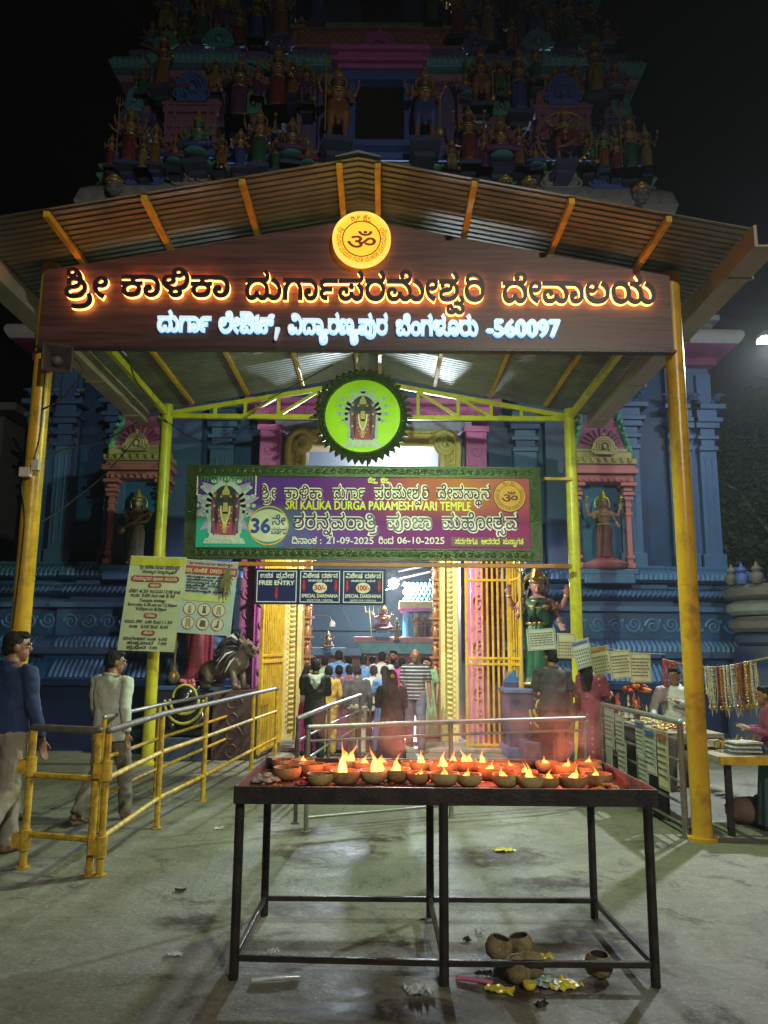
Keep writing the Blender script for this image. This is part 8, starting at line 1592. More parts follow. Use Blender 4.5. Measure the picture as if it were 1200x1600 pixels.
 for s in (-1, 1):
  E_ = MB(); c = H(s * .031, .082, .008); E_.ball(c, (.013, .008, .008), 8, 5); E_.build('eye', EYEW, t, 60); E_ = MB(); E_.ball(H(s * .031, .0895, .008), .005, 6, 4); E_.tube([H(s * .014, .087, .034), H(s * .03, .09, .038), H(s * .048, .078, .032)], .0045, 5); E_.build('brow_and_iris', HAIR, t)
 if hair != 'bald_':
  M = MB(); e_ = .007
  def hb(c, r):
   a = MB(); a.ball((0, 0, 0), r, 16, 10); M.add([H(*c) + R @ Vector(p) for p in a.v], a.f)
  if hair == 'thin': hb((0, -.035, .02), (.079, .078, .072))
  else: hb((0, -.022, .038), (.081, .092, .092)); hb((0, -.045, -.005), (.079, .07, .07)); hb((0, .035, .092), (.06, .055, .036))
  if hair == 'long': limb(M, [H(0, -.08, .02), H(0, -.115, -.08), tt((0, -.13, 1.35)), tt((0, -.14, 1.18)), tt((0.01, -.13, 1.05))], [(.07, .05), (.062, .045), (.055, .04), (.04, .03), (.015, .015)], side=(1, 0, 0))
  if hair == 'bun': hb((0, -.12, .0), (.05, .045, .05))
  if hair == 'loose': limb(M, [H(0, -.05, .06), H(0, -.1, -.04), tt((0, -.115, 1.4)), tt((0, -.13, 1.25))], [(.08, .05), (.095, .05), (.10, .04), (.06, .02)], side=(1, 0, 0))
  ruffle(sculpt(M, vox * .7, 'hair', HAIR, t, 2), .011, 34)
 if top:
  S = MB(); w2 = .168 * bw
  limb(S, [tt((0, -.012, 1.445)), tt((0, -.01, 1.40)), tt((0, 0, 1.28)), tt((0, 0, 1.1)), tt((0, 0, .95)), tt((0, 0, hem))], [(.085, .07), (.165 * bw, .098), (w2 + .012, .122), (.155 * bw, .118), (.168 * bw, .125), (.178 * bw, .13)], n=20, side=(1, 0, 0), dome=False)
  for sh, e, w_ in JA:
   q = [sh + Vector((-.06 if sh.x > 0 else .06, 0, .012)), sh, (sh + e) / 2]; rr = [.06, .063, .06]
   if sleeve >= 1: q += [e, e.lerp(w_, .5), e.lerp(w_, .93)]; rr += [.053, .047, .04]
   elif sleeve > .4: q += [sh.lerp(e, .85)]; rr += [.062]
   limb(S, q, rr, dome=False, n=14)
  if sleeve >= 1 or hair == 'short': S.tube([tt((.07 * math.cos(a_), -.012 + .062 * math.sin(a_), 1.45 + .012 * math.sin(-a_))) for a_ in [2 * PI * k / 14 for k in range(14)]], .018, 8, closed=True)
  ruffle(sculpt(S, vox, 'upper_garment', top, t, 2), .016, 10, .1)
 if low:
  S = MB()
  for hp, k, a_ in JL: limb(S, [hp + Vector((0, 0, .02)), hp.lerp(k, .5), k, k.lerp(a_, .5), a_ + Vector((0, 0, -.02))], [.108, .092, .076, .070, .064], dome=False, n=14)
  limb(S, [(0, 0, 1.0), (0, 0, .92), (0, 0, .84)], [(.145 * bw, .108), (.168 * bw, .125), (.14, .11)], n=18, side=(1, 0, 0), dome=False)
  ruffle(sculpt(S, vox, 'trousers', low, t, 2), .016, 9, .1)
 if dress:
  S = MB(); m_, z1, flare = dress
  pleats(S, [(.15, 1.02), (.175, .92), (.19, .8), (.2 + flare * .4, .5), (.21 + flare, z1 + .02), (.215 + flare, z1)], 11, .05, 66, ell=.8); sculpt(S, vox, 'skirt', m_, t, 2)
 if shoes:
  S = MB()
  for s, (hp, k, a_) in zip((-1, 1), JL):
   fd = Vector((s * .12, 1, -.25)).normalized(); limb(S, [a_ + Vector((0, -.045, -.045)), a_ + fd * .06 + Vector((0, 0, -.035)), a_ + fd * .17 + Vector((0, 0, -.03))], [(.042, .038), (.046, .034), (.042, .024)], side=(1, 0, 0))
  sculpt(S, vox, 'shoes', shoes, t, 2)
 return t
NAVY = cloth('navy', (.014, .035, .11)); BEIGE = cloth('beige', (.30, .26, .21)); MINT = cloth('pale_mint', (.48, .52, .46)); TAUPE = cloth('taupe', (.17, .15, .12)); BLACK = cloth('black', (.012, .012, .014)); CHAR = cloth('charcoal', (.04, .045, .055)); DENIM = cloth('denim', (.09, .11, .17))
LBLUE = cloth('sky_blue', (.10, .24, .50)); SAGE = cloth('sage', (.22, .36, .22)); YELK = cloth('mustard', (.48, .30, .06)); CERISE = cloth('cerise', (.48, .04, .26)); PLUMK = cloth('plum_print', (.14, .06, .14)); WHITEC = cloth('white', (.5, .5, .48)); LEATH = mat('tan_shoe', (.16, .11, .07), .5)
def dotted(name, base, dot, scale, thr):
 m = mat('cloth_' + name, base, .8, var=.15, scale=5, bump=.3, bscale=11); n = m.node_tree.nodes; L = m.node_tree.links; b = n['Principled BSDF']; v = n.new('ShaderNodeTexVoronoi'); v.inputs['Scale'].default_value = scale; v.inputs['Randomness'].default_value = .25
 tc = n.new('ShaderNodeTexCoord'); L.new(tc.outputs['Object'], v.inputs['Vector']); c = n.new('ShaderNodeMath'); c.operation = 'LESS_THAN'; c.inputs[1].default_value = thr; L.new(v.outputs['Distance'], c.inputs[0])
 x = n.new('ShaderNodeMix'); x.data_type = 'RGBA'; L.new(c.outputs[0], x.inputs[0]); L.new(b.inputs['Base Color'].links[0].from_socket, x.inputs[6]); x.inputs[7].default_value = dot + (1,); L.new(x.outputs[2], b.inputs['Base Color']); return m
ROSEK = dotted('rose_print', (.30, .05, .10), (.55, .34, .30), 13, .2); WPRINT = dotted('white_check', (.48, .50, .52), (.25, .29, .34), 22, .25)
def striped(name, a_, b_, f):
 m = mat('cloth_' + name, a_, .8, var=.1, scale=5, bump=.3, bscale=11); n = m.node_tree.nodes; L = m.node_tree.links; b = n['Principled BSDF']; tc = n.new('ShaderNodeTexCoord'); sx = n.new('ShaderNodeSeparateXYZ'); L.new(tc.outputs['Object'], sx.inputs[0])
 k = n.new('ShaderNodeMath'); k.operation = 'MULTIPLY'; k.inputs[1].default_value = f; L.new(sx.outputs[2], k.inputs[0]); q = n.new('ShaderNodeMath'); q.operation = 'FRACT'; L.new(k.outputs[0], q.inputs[0]); c = n.new('ShaderNodeMath'); c.operation = 'GREATER_THAN'; c.inputs[1].default_value = .68; L.new(q.outputs[0], c.inputs[0])
 x = n.new('ShaderNodeMix'); x.data_type = 'RGBA'; L.new(c.outputs[0], x.inputs[0]); L.new(b.inputs['Base Color'].links[0].from_socket, x.inputs[6]); x.inputs[7].default_value = b_ + (1,); L.new(x.outputs[2], b.inputs['Base Color']); return m
STRIPE = striped('striped', (.03, .035, .045), (.42, .46, .5), 17)
DN = lambda s, y=0: ((s * .235, -.03 + y, 1.13), (s * .25, .04 + 2 * y, .88), (0, .1 + y, -1))
UPF = lambda s: ((s * .22, .04, 1.14), (s * .12, .24, 1.18), (-s * .3, .8, .3))
walk = (((-.095, .16, .52), (-.10, .20, .085)), ((.095, -.02, .5), (.10, -.3, .13)))
walk2 = (((-.095, -.02, .5), (-.10, -.28, .13)), ((.095, .16, .52), (.10, .2, .085)))
person('man in a navy shirt and beige trousers walking beside the yellow railing', (-2.93, 6.35, 0), rad(-24), 1.72, NAVY, BEIGE, SKIN, arms=(DN(-1), DN(1, .04)), legs=walk, head=(rad(-42), 0), shoes=LEATH, hem=.93, vox=.009, build_=1.14)
q = gnd(188, 1285); person('man in a pale mint shirt walking between the railing and left pole', (q.x - .16, q.y, 0), rad(-22), 1.57, MINT, TAUPE, SKIN, arms=(DN(-1, .07), DN(1, -.03)), legs=walk2, head=(rad(-40), rad(-4)), hem=.80, vox=.009, build_=1.16)
def crowd(label, u, vh, Y, rz, *a, **k):
 p = at(u, vh, Y); z = .12 if Y > 13.4 else 0; return person(label, (p.x, Y, z), rad(rz), max(1.35, (p.z - z)), *a, group='crowd at the temple gate', **k)
FLD = ((-.22, .04, 1.14), (-.02, .22, 1.12), (.8, .5, .3)); FRD = ((.22, .04, 1.14), (.02, .22, 1.10), (-.8, .5, .3))
crowd('person in a black jacket with pale grey hood seen from behind', 494, 1030, 11.6, 2, BLACK, BLACK, arms=(FLD, FRD), build_=1.12)
p = at(494, 1030, 11.6); o = [x for x in COL.objects if x.name.startswith('person')][-1]
a = MB(); limb(a, [(-.1, -.05, 1.43), (0, -.13, 1.36), (.1, -.05, 1.43)], [(.05, .04), (.075, .05), (.05, .04)]); limb(a, [(0, -.1, 1.42), (0, -.145, 1.30), (0, -.13, 1.22)], [(.1, .03), (.09, .04), (.03, .02)], side=(1, 0, 0)); sculpt(a, .012, 'hood', SAGE if False else cloth('pale_grey', (.30, .34, .29)), o, 2)
crowd('woman in white with loose black hair and a magenta shawl at the left jamb', 480, 1040, 12.6, -70, WHITEC, None, SKIN2, dress=(CERISE, .08, .05), hair='loose', head=(rad(20), 0), sleeve=.6, hem=.85)
crowd('person in a mustard tunic half hidden behind the black jacket', 514, 1042, 12.4, 5, YELK, YELK, hem=.6)
crowd('woman in a plum patterned sari standing behind the black jacket', 530, 1048, 12.9, 8, PLUMK, None, SKIN2, dress=(PLUMK, .06, .08), hair='bun', sleeve=.5)
crowd('tall person in dark vest and blue sleeves at the left of the crowd', 530, 1016, 13.6, 0, LBLUE, BLACK, sleeve=1, hair='short')
crowd('man in a light blue shirt facing into the temple', 568, 1024, 13.7, 4, LBLUE, BEIGE)
crowd('man with dark jacket and beige trousers stooping in the middle of the crowd', 559, 1040, 12.2, 3, CHAR, BEIGE, stoop=.28, head=(0, rad(-25)), legs=walk, build_=1.1, hair='short')
crowd('man in a checked white shirt facing into the temple', 597, 1018, 13.8, -4, WPRINT, CHAR, build_=1.1)
PH = crowd('bearded man in black holding a phone to his ear, facing out', 615, 1016, 14.3, 170, BLACK, BLACK, arms=(DN(-1), ((.24, .08, 1.2), (.13, .1, 1.5), (-.2, 0, 1))), head=(rad(-10), 0))
a = MB(); a.box((.115, .07, 1.56), (.012, .07, .14)); a.build('phone', mat('black_glass', (.01, .01, .012), .15, var=0, bump=0), PH, bevel=.004)
a = MB(); a.ball((0, .085, 1.5), (.05, .045, .05), 10, 6); a.build('beard', HAIR, PH, 60)
crowd('woman in a blue top with long black hair seen from behind', 601, 1050, 12.5, 4, LBLUE, None, SKIN2, dress=(cloth('blue_floral', (.06, .14, .34)), .1, .04), hair='long', sleeve=.9, arms=(FLD, FRD))
crowd('man in a striped T-shirt and jeans walking barefoot out of the gate', 649, 1014, 13.0, 178, STRIPE, DENIM, legs=walk, sleeve=.6, hem=.86, hair='thin', build_=1.08, head=(rad(6), rad(-6)))
crowd('woman in a sage green sari behind the striped T-shirt man', 668, 1042, 13.9, 150, SAGE, None, SKIN2, dress=(SAGE, .06, .06), hair='bun', sleeve=.5)
FG = crowd('woman in black with an orange flower in her hair, nearest the barrier', 612, 1058, 10.2, 6, BLACK, None, SKIN2, dress=(BLACK, .06, .05), hair='loose', arms=(FLD, FRD), build_=1.05)
a = MB(); 
for k in range(7): a.ball((.02 * math.cos(k), -.105, 1.60 + .02 * math.sin(k)), .014, 6, 4)
a.build('hair_flower', mat('orange_flower', (.75, .22, .02), .6), FG, 60)
for i, (u, v, Y, c, lb) in enumerate(((545, 1033, 15.2, CHAR, 'dark-haired person deep in the gateway behind the stooping man'), (582, 1036, 15.6, WHITEC, 'person in white deep in the gateway, left of the checked shirt'), (662, 1026, 15.4, BLACK, 'person in black at the right wall deep in the gateway'), (488, 1030, 15.0, NAVY, 'person in navy at the left wall deep in the gateway'), (508, 1034, 14.0, SAGE, 'person in sage green behind the tall blue-sleeved one'), (628, 1036, 13.6, CERISE, 'person in cerise between the checked shirt and the striped T-shirt'), (584, 1044, 12.9, MINT, 'person in pale mint just left of the long-haired woman in blue'), (546, 1046, 13.2, ROSEK, 'person in a rose print behind the stooping man'))):
 crowd(lb, u, v, Y, 0, c, BLACK, vox=.016)
q = gnd(868, 1230); person('man in a dark T-shirt standing with his back turned before the stall', (q.x, q.y, 0), rad(12), 1.64, CHAR, BLACK, SKIN, arms=(UPF(-1), DN(1, .03)), head=(rad(15), rad(-3)), sleeve=.6, hem=.82, vox=.009, build_=1.12)
q = gnd(930, 1230); person('woman in a rose printed kurta with black hair facing the stall', (q.x, q.y, 0), rad(-48), 1.55, ROSEK, ROSEK, SKIN2, dress=(ROSEK, .28, .02), arms=(UPF(-1), UPF(1)), head=(rad(-15), rad(-8)), hair='loose', sleeve=.9, vox=.009)
p = at(907, 1046, 10.3); person('small child in yellow carried between the man and the rose kurta woman', (p.x, 10.25, p.z - 1.0), rad(150), 1.0, YELK, YELK, SKIN2, arms=(UPF(-1), UPF(1)), legs=(((-.15, .25, .7), (-.2, .3, .4)), ((.15, .25, .7), (.2, .3, .4))), vox=.016)
p = Vector((3.62, 9.98, 1.42)); person('vendor in a white shirt behind the stall with a hand raised to his chest', (p.x, 9.98, p.z - 1.60), rad(160), 1.6, WHITEC, TAUPE, SKIN, arms=(((-.26, .06, 1.16), (-.02, .22, 1.26), (.7, .2, .4)), ((.28, .08, 1.14), (.24, .3, 1.0), (0, .8, -.4))), head=(rad(-15), rad(-6)), hem=.84, vox=.01, build_=1.1)
p = at(1203, 1092, 7.6); person('woman in plum cut by the right photo edge beside the stall', (p.x - .02, 7.6, 0), rad(70), p.z + .12, cloth('plum', (.20, .04, .10)), None, SKIN, dress=(cloth('teal_skirt', (.05, .12, .14)), .06, .06), hair='bun', arms=(UPF(-1), UPF(1)))
# ------------------------------------------------------------------ stall on the right
st = thing('stall_table', 'long yellow-edged trader table spread with goods right of the front pole', 'table', (0, 0, 0))
a = MB(); a.box((4.45, 7.75, .66), (2.9, 1.0, .04)); a.build('tabletop', mat('worn_plywood', (.28, .22, .15), .6), st); a = MB(); a.box((4.45, 7.235, .655), (2.92, .03, .07)); a.build('edge_strip', GP, st)
for x in (3.1, 4.4, 5.7):
 for y in (7.35, 8.15): a = MB(); a.box((x, y, .32), (.05, .05, .64)); a.build('leg', IRON, st)
ct = thing('counter_table', 'narrow trader counter covered with small goods behind the grey fence', 'table', (0, 0, 0))
a = MB(); a.box((3.02, 8.85, .80), (.6, 1.9, .04)); a.build('tabletop', mat('worn_plywood', (.28, .22, .15)), ct); a = MB(); a.box((2.75, 8.85, .38), (.03, 1.86, .76)); a.build('front_cloth', mat('dark_cloth', (.05, .05, .06), .8), ct)
rn = random.Random(12)
GC = [mat('goods_' + n_, c, .4, var=.3, scale=40, bump=0) for n_, c in (('white', (.55, .52, .45)), ('brass', (.55, .38, .12)), ('red', (.45, .05, .04)), ('green', (.10, .25, .10)), ('blue', (.08, .18, .40)), ('cream', (.5, .42, .28)))]
BRASS = mat('brass', (.60, .42, .14), .3, metal=.8, var=.2)
def pile(name, label, cat, c, n, r, h, mats, s=.03, kind='ball', group='goods laid out on the stall'):
 bs = [MB() for _ in mats]
 for i in range(n):
  an, q = rn.uniform(0, 6.28), r[0] * math.sqrt(rn.random()); p = (q * math.cos(an), q / r[0] * r[1] * math.sin(an), h * (1 - q / r[0]) * rn.random() + s * .5); b = bs[i % len(mats)]
  if kind == 'ball': b.ball(p, (s * rn.uniform(.6, 1.2), s * rn.uniform(.6, 1.2), s * .6), 7, 5)
  elif kind == 'box': b.box(p, (s * rn.uniform(1, 2), s * rn.uniform(1, 2.4), s * .5), rz=rn.uniform(0, 3))
  elif kind == 'cup': b.lathe([(s * .4, 0), (s * .7, s * .2), (s * .5, s), (s * .8, s * 1.5)], 10, p)
  else: b.lathe([(s * .5, 0), (s * .3, s * .3), (s * .15, s), (s * .35, s * 1.5), (s * .1, s * 2.2), (.002, s * 2.6)], 8, (p[0], p[1], p[2] - s * .5))
 o = bs[0].build(name, mats[0], None, 60); o.location = c; tag(o, label, cat, group)
 for b, m in zip(bs[1:], mats[1:]): b.build('pieces', m, o, 60)
 return o
pile('flower_heap', 'heap of white and orange flowers at the far end of the counter', 'flowers', (2.98, 9.55, .82), 60, (.24, .2), .1, [GC[0], GC[3], MARI], .035)
pile('trinket_heap', 'heap of pale trinkets on the counter in front of the vendor', 'trinkets', (3.02, 9.0, .82), 70, (.24, .3), .08, [GC[0], GC[1], GC[5]], .028)
pile('trinket_heap', 'golden trinkets on the counter nearest the front pole', 'trinkets', (3.02, 8.3, .82), 70, (.24, .3), .06, [BRASS, GC[1], GC[2]], .025)
pile('doll_cluster', 'dark cluster of small dolls with red flowers at the counter end', 'dolls', (2.95, 9.75, .84), 30, (.26, .12), .3, [GC[2], BLACK, GC[1]], .05, 'figure')
pile('red_flowers', 'bunch of orange red flowers hanging above the doll cluster', 'flowers', tuple(at(995, 1082, 9.9)), 40, (.16, .1), .16, [GC[2], MARI], .045)
pile('white_cups', 'row of white cups beside the flower heap on the counter', 'cups', (2.9, 9.3, .82), 9, (.12, .12), 0, [GC[0]], .05, 'cup')
for i, (x, y, k, lb) in enumerate(((3.35, 7.55, 6, 'stack of flat blue picture frames on the yellow-edged table beside the pole'), (3.8, 7.5, 4, 'stack of pale booklets at the front of the yellow-edged table'), (4.3, 7.55, 5, 'stack of pink booklets on the yellow-edged table near the photo edge'))):
 o = thing('booklet_stack', lb, 'booklets', (x, y, .682), group='goods laid out on the stall')
 for j in range(k): a = MB(); a.box((rn.uniform(-.02, .02), rn.uniform(-.02, .02), .009 + .018 * j), (.26, .2, .015), rz=rn.uniform(-.15, .15)); a.build('booklet', (GC[4], GC[0], mat('goods_pink', (.5, .22, .22), .4))[i] if j % 2 == 0 else GC[0], o)
pile('brass_figures', 'cluster of golden idols standing behind the blue frames', 'figures', (3.75, 7.95, .68), 26, (.35, .14), 0, [BRASS], .05, 'figure')
pile('bangle_heap', 'heap of golden bangles at the right of the idols', 'bangles', (4.35, 7.9, .68), 60, (.3, .2), .1, [BRASS, GC[1]], .03)
pile('box_goods', 'small coloured boxes at the back of the yellow-edged table', 'boxes', (4.0, 8.1, .68), 24, (.6, .1), .06, [GC[2], GC[4], GC[0], GC[3]], .05, 'box')
pile('box_goods', 'small bright packets spread across the middle of the yellow-edged table', 'packets', (4.3, 7.72, .68), 60, (.9, .3), .05, [GC[0], GC[5], GC[2], GC[1], GC[4]], .035, 'box')
pile('cups', 'pale cups and brass pots at the left of the yellow-edged table', 'cups', (3.3, 7.85, .68), 26, (.2, .2), 0, [BRASS, GC[0]], .045, 'cup')
pile('cloth_bundle', 'dark bundles stored under the yellow-edged table', 'bundles', (4.3, 7.8, .0), 14, (.9, .3), .2, [mat('dark_bag', (.02, .022, .04), .6), mat('dull_sack', (.16, .10, .08), .8)], .22)
ro = [at(1036, 1030, 10.6), at(1080, 1040, 10.5), at(1130, 1042, 10.0), at(1200, 1028, 9.0), at(1240, 1020, 8.9)]
cable(ro, .012, 'thick rope holding the bead necklaces above the stall', mat('rope', (.3, .24, .14), .9))
rp = smooth_path(ro, 30); NM = [GC[2], GC[0], mat('goods_maroon', (.22, .05, .04), .4), GC[5], BRASS, mat('goods_amber', (.4, .16, .04), .35)]
nl = [(1044, 'red'), (1056, 'red'), (1107, 'white'), (1114, 'cream'), (1124, 'maroon'), (1131, 'amber'), (1139, 'white'), (1148, 'white'), (1156, 'amber'), (1164, 'maroon'), (1172, 'gold'), (1180, 'cream')]
cm = {'red': 0, 'white': 1, 'maroon': 2, 'cream': 3, 'gold': 4, 'amber': 5}
for i, (u, c) in enumerate(nl):
 b_ = min(rp, key=lambda q: abs(600 + FPX * q.x / (q.y * .985 + (q.z - EYE) * .172) - u)); a = MB()
 for j in range(4):
  L_ = rn.uniform(.34, .62); w_ = rn.uniform(.015, .035); ox = rn.uniform(-.03, .03)
  a.tube([(ox - w_, 0, 0), (ox - w_ * 1.2, -.02, -L_ * .6), (ox, -.025, -L_), (ox + w_ * 1.2, -.02, -L_ * .6), (ox + w_, 0, 0)], .0075, 5)
  for q in range(14): a.ball((ox - w_ * 1.1, -.012 - .01 * (q % 2), -L_ * .06 * q), .012, 5, 4)
 o = a.build('necklace_bunch', NM[cm[c]], None, 60); o.location = b_; tag(o, 'bunch of %s bead necklaces on the rope, %s from its left end' % (c, ordn[i]), 'necklaces', 'necklace bunches on the rope')
 pd = MB(); pd.ball((0, -.03, -.5), (.025, .012, .03), 8, 5); pd.build('pendant', BRASS, o, 60)
po = MB(); q = at(1036, 1030, 10.62); po.tube([(q.x, q.y, 0), (q.x, q.y, q.z + .05)], .02, 8); tag(po.build('rope_pole', IRON), 'thin dark pole holding the left end of the necklace rope', 'pole')
# small painted shrine at the right edge behind the stall
p = at(1196, 1010, 12.6); sh_ = thing('small_shrine', 'small rounded shrine with blue and white pots at the right edge', 'shrine', (p.x + .2, 12.6, 0))
a = MB(); a.lathe([(.8, 0), (.8, 1.3), (.7, 1.4), (.62, p.z - .15), (.62, p.z)], 20); a.build('base', BLUED, sh_, 40)
for i, (z, r, m) in enumerate(((p.z, .62, BLUED), (p.z + .22, .68, mat('pale_mould', (.17, .155, .15), .6)), (p.z + .48, .72, GREY), (p.z + .72, .76, mat('pale_mould', (.17, .155, .15))))): a = MB(); a.lathe([(r * .9, z), (r, z + .06), (r, z + .16), (r * .86, z + .22), (r * .86, z + .24)], 24); a.build('moulding', m, sh_, 40)
for i in range(9):
 w = rad(180 + 22 * i); a = MB(); a.lathe([(.07, 0), (.1, .06), (.1, .14), (.06, .18), (.09, .22), (.03, .28), (.01, .34)], 10, (.66 * math.cos(w), .66 * math.sin(w), p.z + .96)); a.build('pot_finial', ROYAL if i % 2 else mat('pale_mould', (.17, .155, .15)), sh_, 50)
# ------------------------------------------------------------------ street lamps
LENS = mat('street_lamp_lens', (.9, .95, 1), .3, var=0, bump=0, emit=(.85, .95, 1), estr=220)
def street_lamp(label, p, side):
 o = thing('street_lamp', label, 'street lamp', (p.x + side * 1.5, p.y, 0)); x = -side * 1.5
 a = MB(); a.tube([(0, 0, 0), (0, 0, p.z - .5), (0, 0, p.z - .1), (x * .25, 0, p.z + .12), (x * .8, 0, p.z + .1)], [.07, .055, .05, .035, .03], 10); a.build('pole', STEEL, o, 60)
 a = MB(); a.box((x * .95, 0, p.z + .07), (.5, .22, .08)); a.build('lamp_head', STEEL, o, bevel=.02); a = MB(); a.box((x, 0, p.z + .0), (.36, .17, .05)); a.build('lens', LENS, o, bevel=.01)
street_lamp('bright street lamp glaring at the right edge of the photo', STREET_R, 1)
street_lamp('street lamp on the road behind the photographer', STREET_B, 1)
# ------------------------------------------------------------------ trees and a dim house beyond
LEAF = mat('dark_leaf', (.06, .13, .05), .6, var=.4, scale=2, bump=0); BARK = mat('bark', (.09, .07, .05), .9, var=.3, scale=6, bump=.5)
def tree(label, x, y, hz, r, seed, n=6500):
 rn = random.Random(seed); o = thing('broadleaf_tree', label, 'tree', (x, y, 0), group='trees beside the temple'); T = MB(); L = MB()
 T.tube([(0, 0, 0), (.1, .05, hz * .3), (0, 0, hz * .6)], [.22, .17, .12], 10); cl = []
 for i in range(11):
  d = Vector((rn.gauss(0, 1), rn.gauss(0, 1), rn.gauss(.3, .8))).normalized(); c = Vector((0, 0, hz * .75)) + Vector((d.x * r, d.y * r, d.z * r * .9)) * rn.uniform(.35, .85); cl.append((c, rn.uniform(.35, .6) * r)); T.tube([(0, 0, hz * .45 + .03 * i), c * .6 + Vector((0, 0, hz * .25)), c], [.07, .045, .012], 6)
 for i in range(n):
  c, q = cl[i % len(cl)]; d = Vector((rn.gauss(0, 1), rn.gauss(0, 1), rn.gauss(0, 1))).normalized() * q * rn.random() ** .4; p = c + d; u_ = Vector((rn.gauss(0, 1), rn.gauss(0, 1), rn.gauss(-.3, .6))).normalized(); w_ = u_.orthogonal().normalized(); s = rn.uniform(.08, .15)
  L.add([p, p + u_ * s * .5 + w_ * s * .28, p + u_ * s * 1.1, p + u_ * s * .5 - w_ * s * .28], [(0, 1, 2, 3)])
 T.build('trunk', BARK, o, 60); L.build('crown', LEAF, o)
q = at(1178, 770, 16.5); tree('dark leafy tree beyond the right corner of the temple', q.x, 16.5, 5.2, 1.9, 4)
q = at(1235, 700, 18); tree('tall dark tree cut by the right photo edge', q.x, 18, 7.5, 2.4, 5)
q = at(1150, 870, 19); tree('low dark tree close behind the temple plinth on the right', q.x, 19, 3.6, 1.6, 6)
ho = thing('dim_house', 'dim unlit house at the far left behind the pole', 'house', (-9.6, 16, 0)); a = MB(); a.box((0, 2, 3.2), (3.2, 4, 6.4)); a.build('wall', mat('dim_wall', (.10, .10, .11), .8, dirt=(.05, .05, .05), dirt_amt=.5), ho); a = MB(); a.box((.1, 1.9, 6.48), (3.8, 4.6, .16)); a.box((.4, -.3, 3.3), (3.0, .9, .12)); a.build('roof', mat('dim_slab', (.14, .13, .13), .8), ho)
for z in (1.4, 4.3): a = MB(); a.box((.9, -.02, z), (1.0, .06, 1.1)); f_ = a.build('window', mat('dim_frame', (.2, .2, .2), .6), ho); b = MB(); b.box((.9, -.055, z), (.86, .02, .96)); b.build('pane', mat('dark_glass', (.01, .012, .015), .1, var=0, bump=0), f_)
# ------------------------------------------------------------------ courtyard seen through the gate
cw = thing('glow_backdrop', 'dark blue-green backdrop added behind the courtyard to carry the lamp glow', 'wall', (0, 0, 0)); a = MB(); a.box((0, 24, 3.4), (9, .2, 6.8)); a.build('wall', mat('teal_glow_backdrop', (.012, .032, .05), .7, var=.3, scale=1), cw)  # added backdrop, catches the courtyard lamp as a soft glow
a = MB(); a.box((0, 23.85, 6.4), (9, .3, .2)); a.box((0, 23.86, 2.2), (9, .12, .1)); a.build('ledge', mat('teal_glow_backdrop', (.05, .10, .13)), cw)
cl_ = thing('courtyard_lamp', 'round bright white lamp shining in the courtyard behind the gate', 'lamp', COURT); a = MB(); a.ball((0, 0, 0), .13, 14, 10); a.build('bulb', mat('court_bulb', (1, 1, 1), .3, var=0, bump=0, emit=(.8, .92, 1), estr=90), cl_, 60); a = MB(); a.tube([(0, .05, .1), (0, .3, .35), (0, 2.9, .4)], .03, 8); a.lathe([(.16, .08), (.12, .16), (.04, .2)], 14); a.build('bracket', STEEL, cl_, 40)
s1 = thing('courtyard_shrine', 'small painted shrine with a teal scaled roof inside the courtyard', 'shrine', (0, 0, 0)); Yq = 20.5
pa, pb = at(560, 1000, Yq), at(720, 1000, Yq)
def wbox(u0, u1, v0, v1, d, m, nm, par=None, Y=Yq): a = MB(); p, q = at(u0, v1, Y), at(u1, v0, Y); a.box(((p.x + q.x) / 2, Y + d / 2, (p.z + q.z) / 2), (q.x - p.x, d, q.z - p.z)); return a.build(nm, m, par or s1, bevel=.015)
wbox(470, 740, 1021, 1090, 1.6, mat('dull_red_wall', (.26, .08, .07), .6), 'base_wall', Y=Yq + .1); wbox(556, 740, 1003, 1021, 1.6, mat('sea_green_parapet', (.16, .40, .36), .5), 'parapet', Y=Yq - .1); wbox(552, 742, 996, 1004, 1.7, mat('salmon_coping', (.5, .22, .20), .5), 'coping', Y=Yq - .15); wbox(480, 565, 1012, 1024, 1.2, mat('pale_blue_sheet', (.20, .32, .42), .5), 'side_roof', Y=Yq - .2)
wbox(630, 730, 952, 1000, .8, TEAL, 'niche_wall', Y=Yq + .5); wbox(624, 734, 940, 950, 1.4, CREAM, 'cornice', Y=Yq + .1); wbox(626, 732, 948, 955, 1.3, MAG, 'cornice_band', Y=Yq + .15)
for u in (634, 646, 680): wbox(u, u + 5, 954, 1000, .12, mat('sky_pillar', (.10, .32, .55), .5), 'pillar', Y=Yq + .35)
a = MB(); p, q = at(630, 940, Yq + .3), at(728, 908, Yq + .3)
for r_ in range(5):
 for k in range(14): x = p.x + (q.x - p.x) * ((k + .5 + (r_ % 2) * .5) / 14.5) * (1) ; a.ball((x, Yq + .3 + .12 * r_, p.z + (q.z - p.z) * (r_ + .4) / 5), (.07, .06, .07), 7, 5)
a.build('scaled_roof', TEAL, s1, 60)
def inner(key, u, vf, hp, sk, rb, label, Y=Yq - .1): p = at(u, vf, Y); return put_statue(key, p, at(u, vf - hp, Y).z - p.z, SKINS[sk], ROBES[rb][1], label, group='courtyard statues')
SKINS.append(mat('statue_red_skin', (.34, .05, .04), .45)); t = inner('seat4', 598, 996, 66, 4, 0, 'red seated statue on the shrine parapet inside the courtyard', Yq - .05)
tr = MB(); p, q = at(581, 996, Yq - .2), at(577, 956, Yq - .2); tr.tube([p, q], .014, 6)
for s_ in (-1, 0, 1): tr.tube([q + Vector((s_ * .09, 0, -.02)), q + Vector((s_ * .11, 0, .14))], [.014, .004], 6)
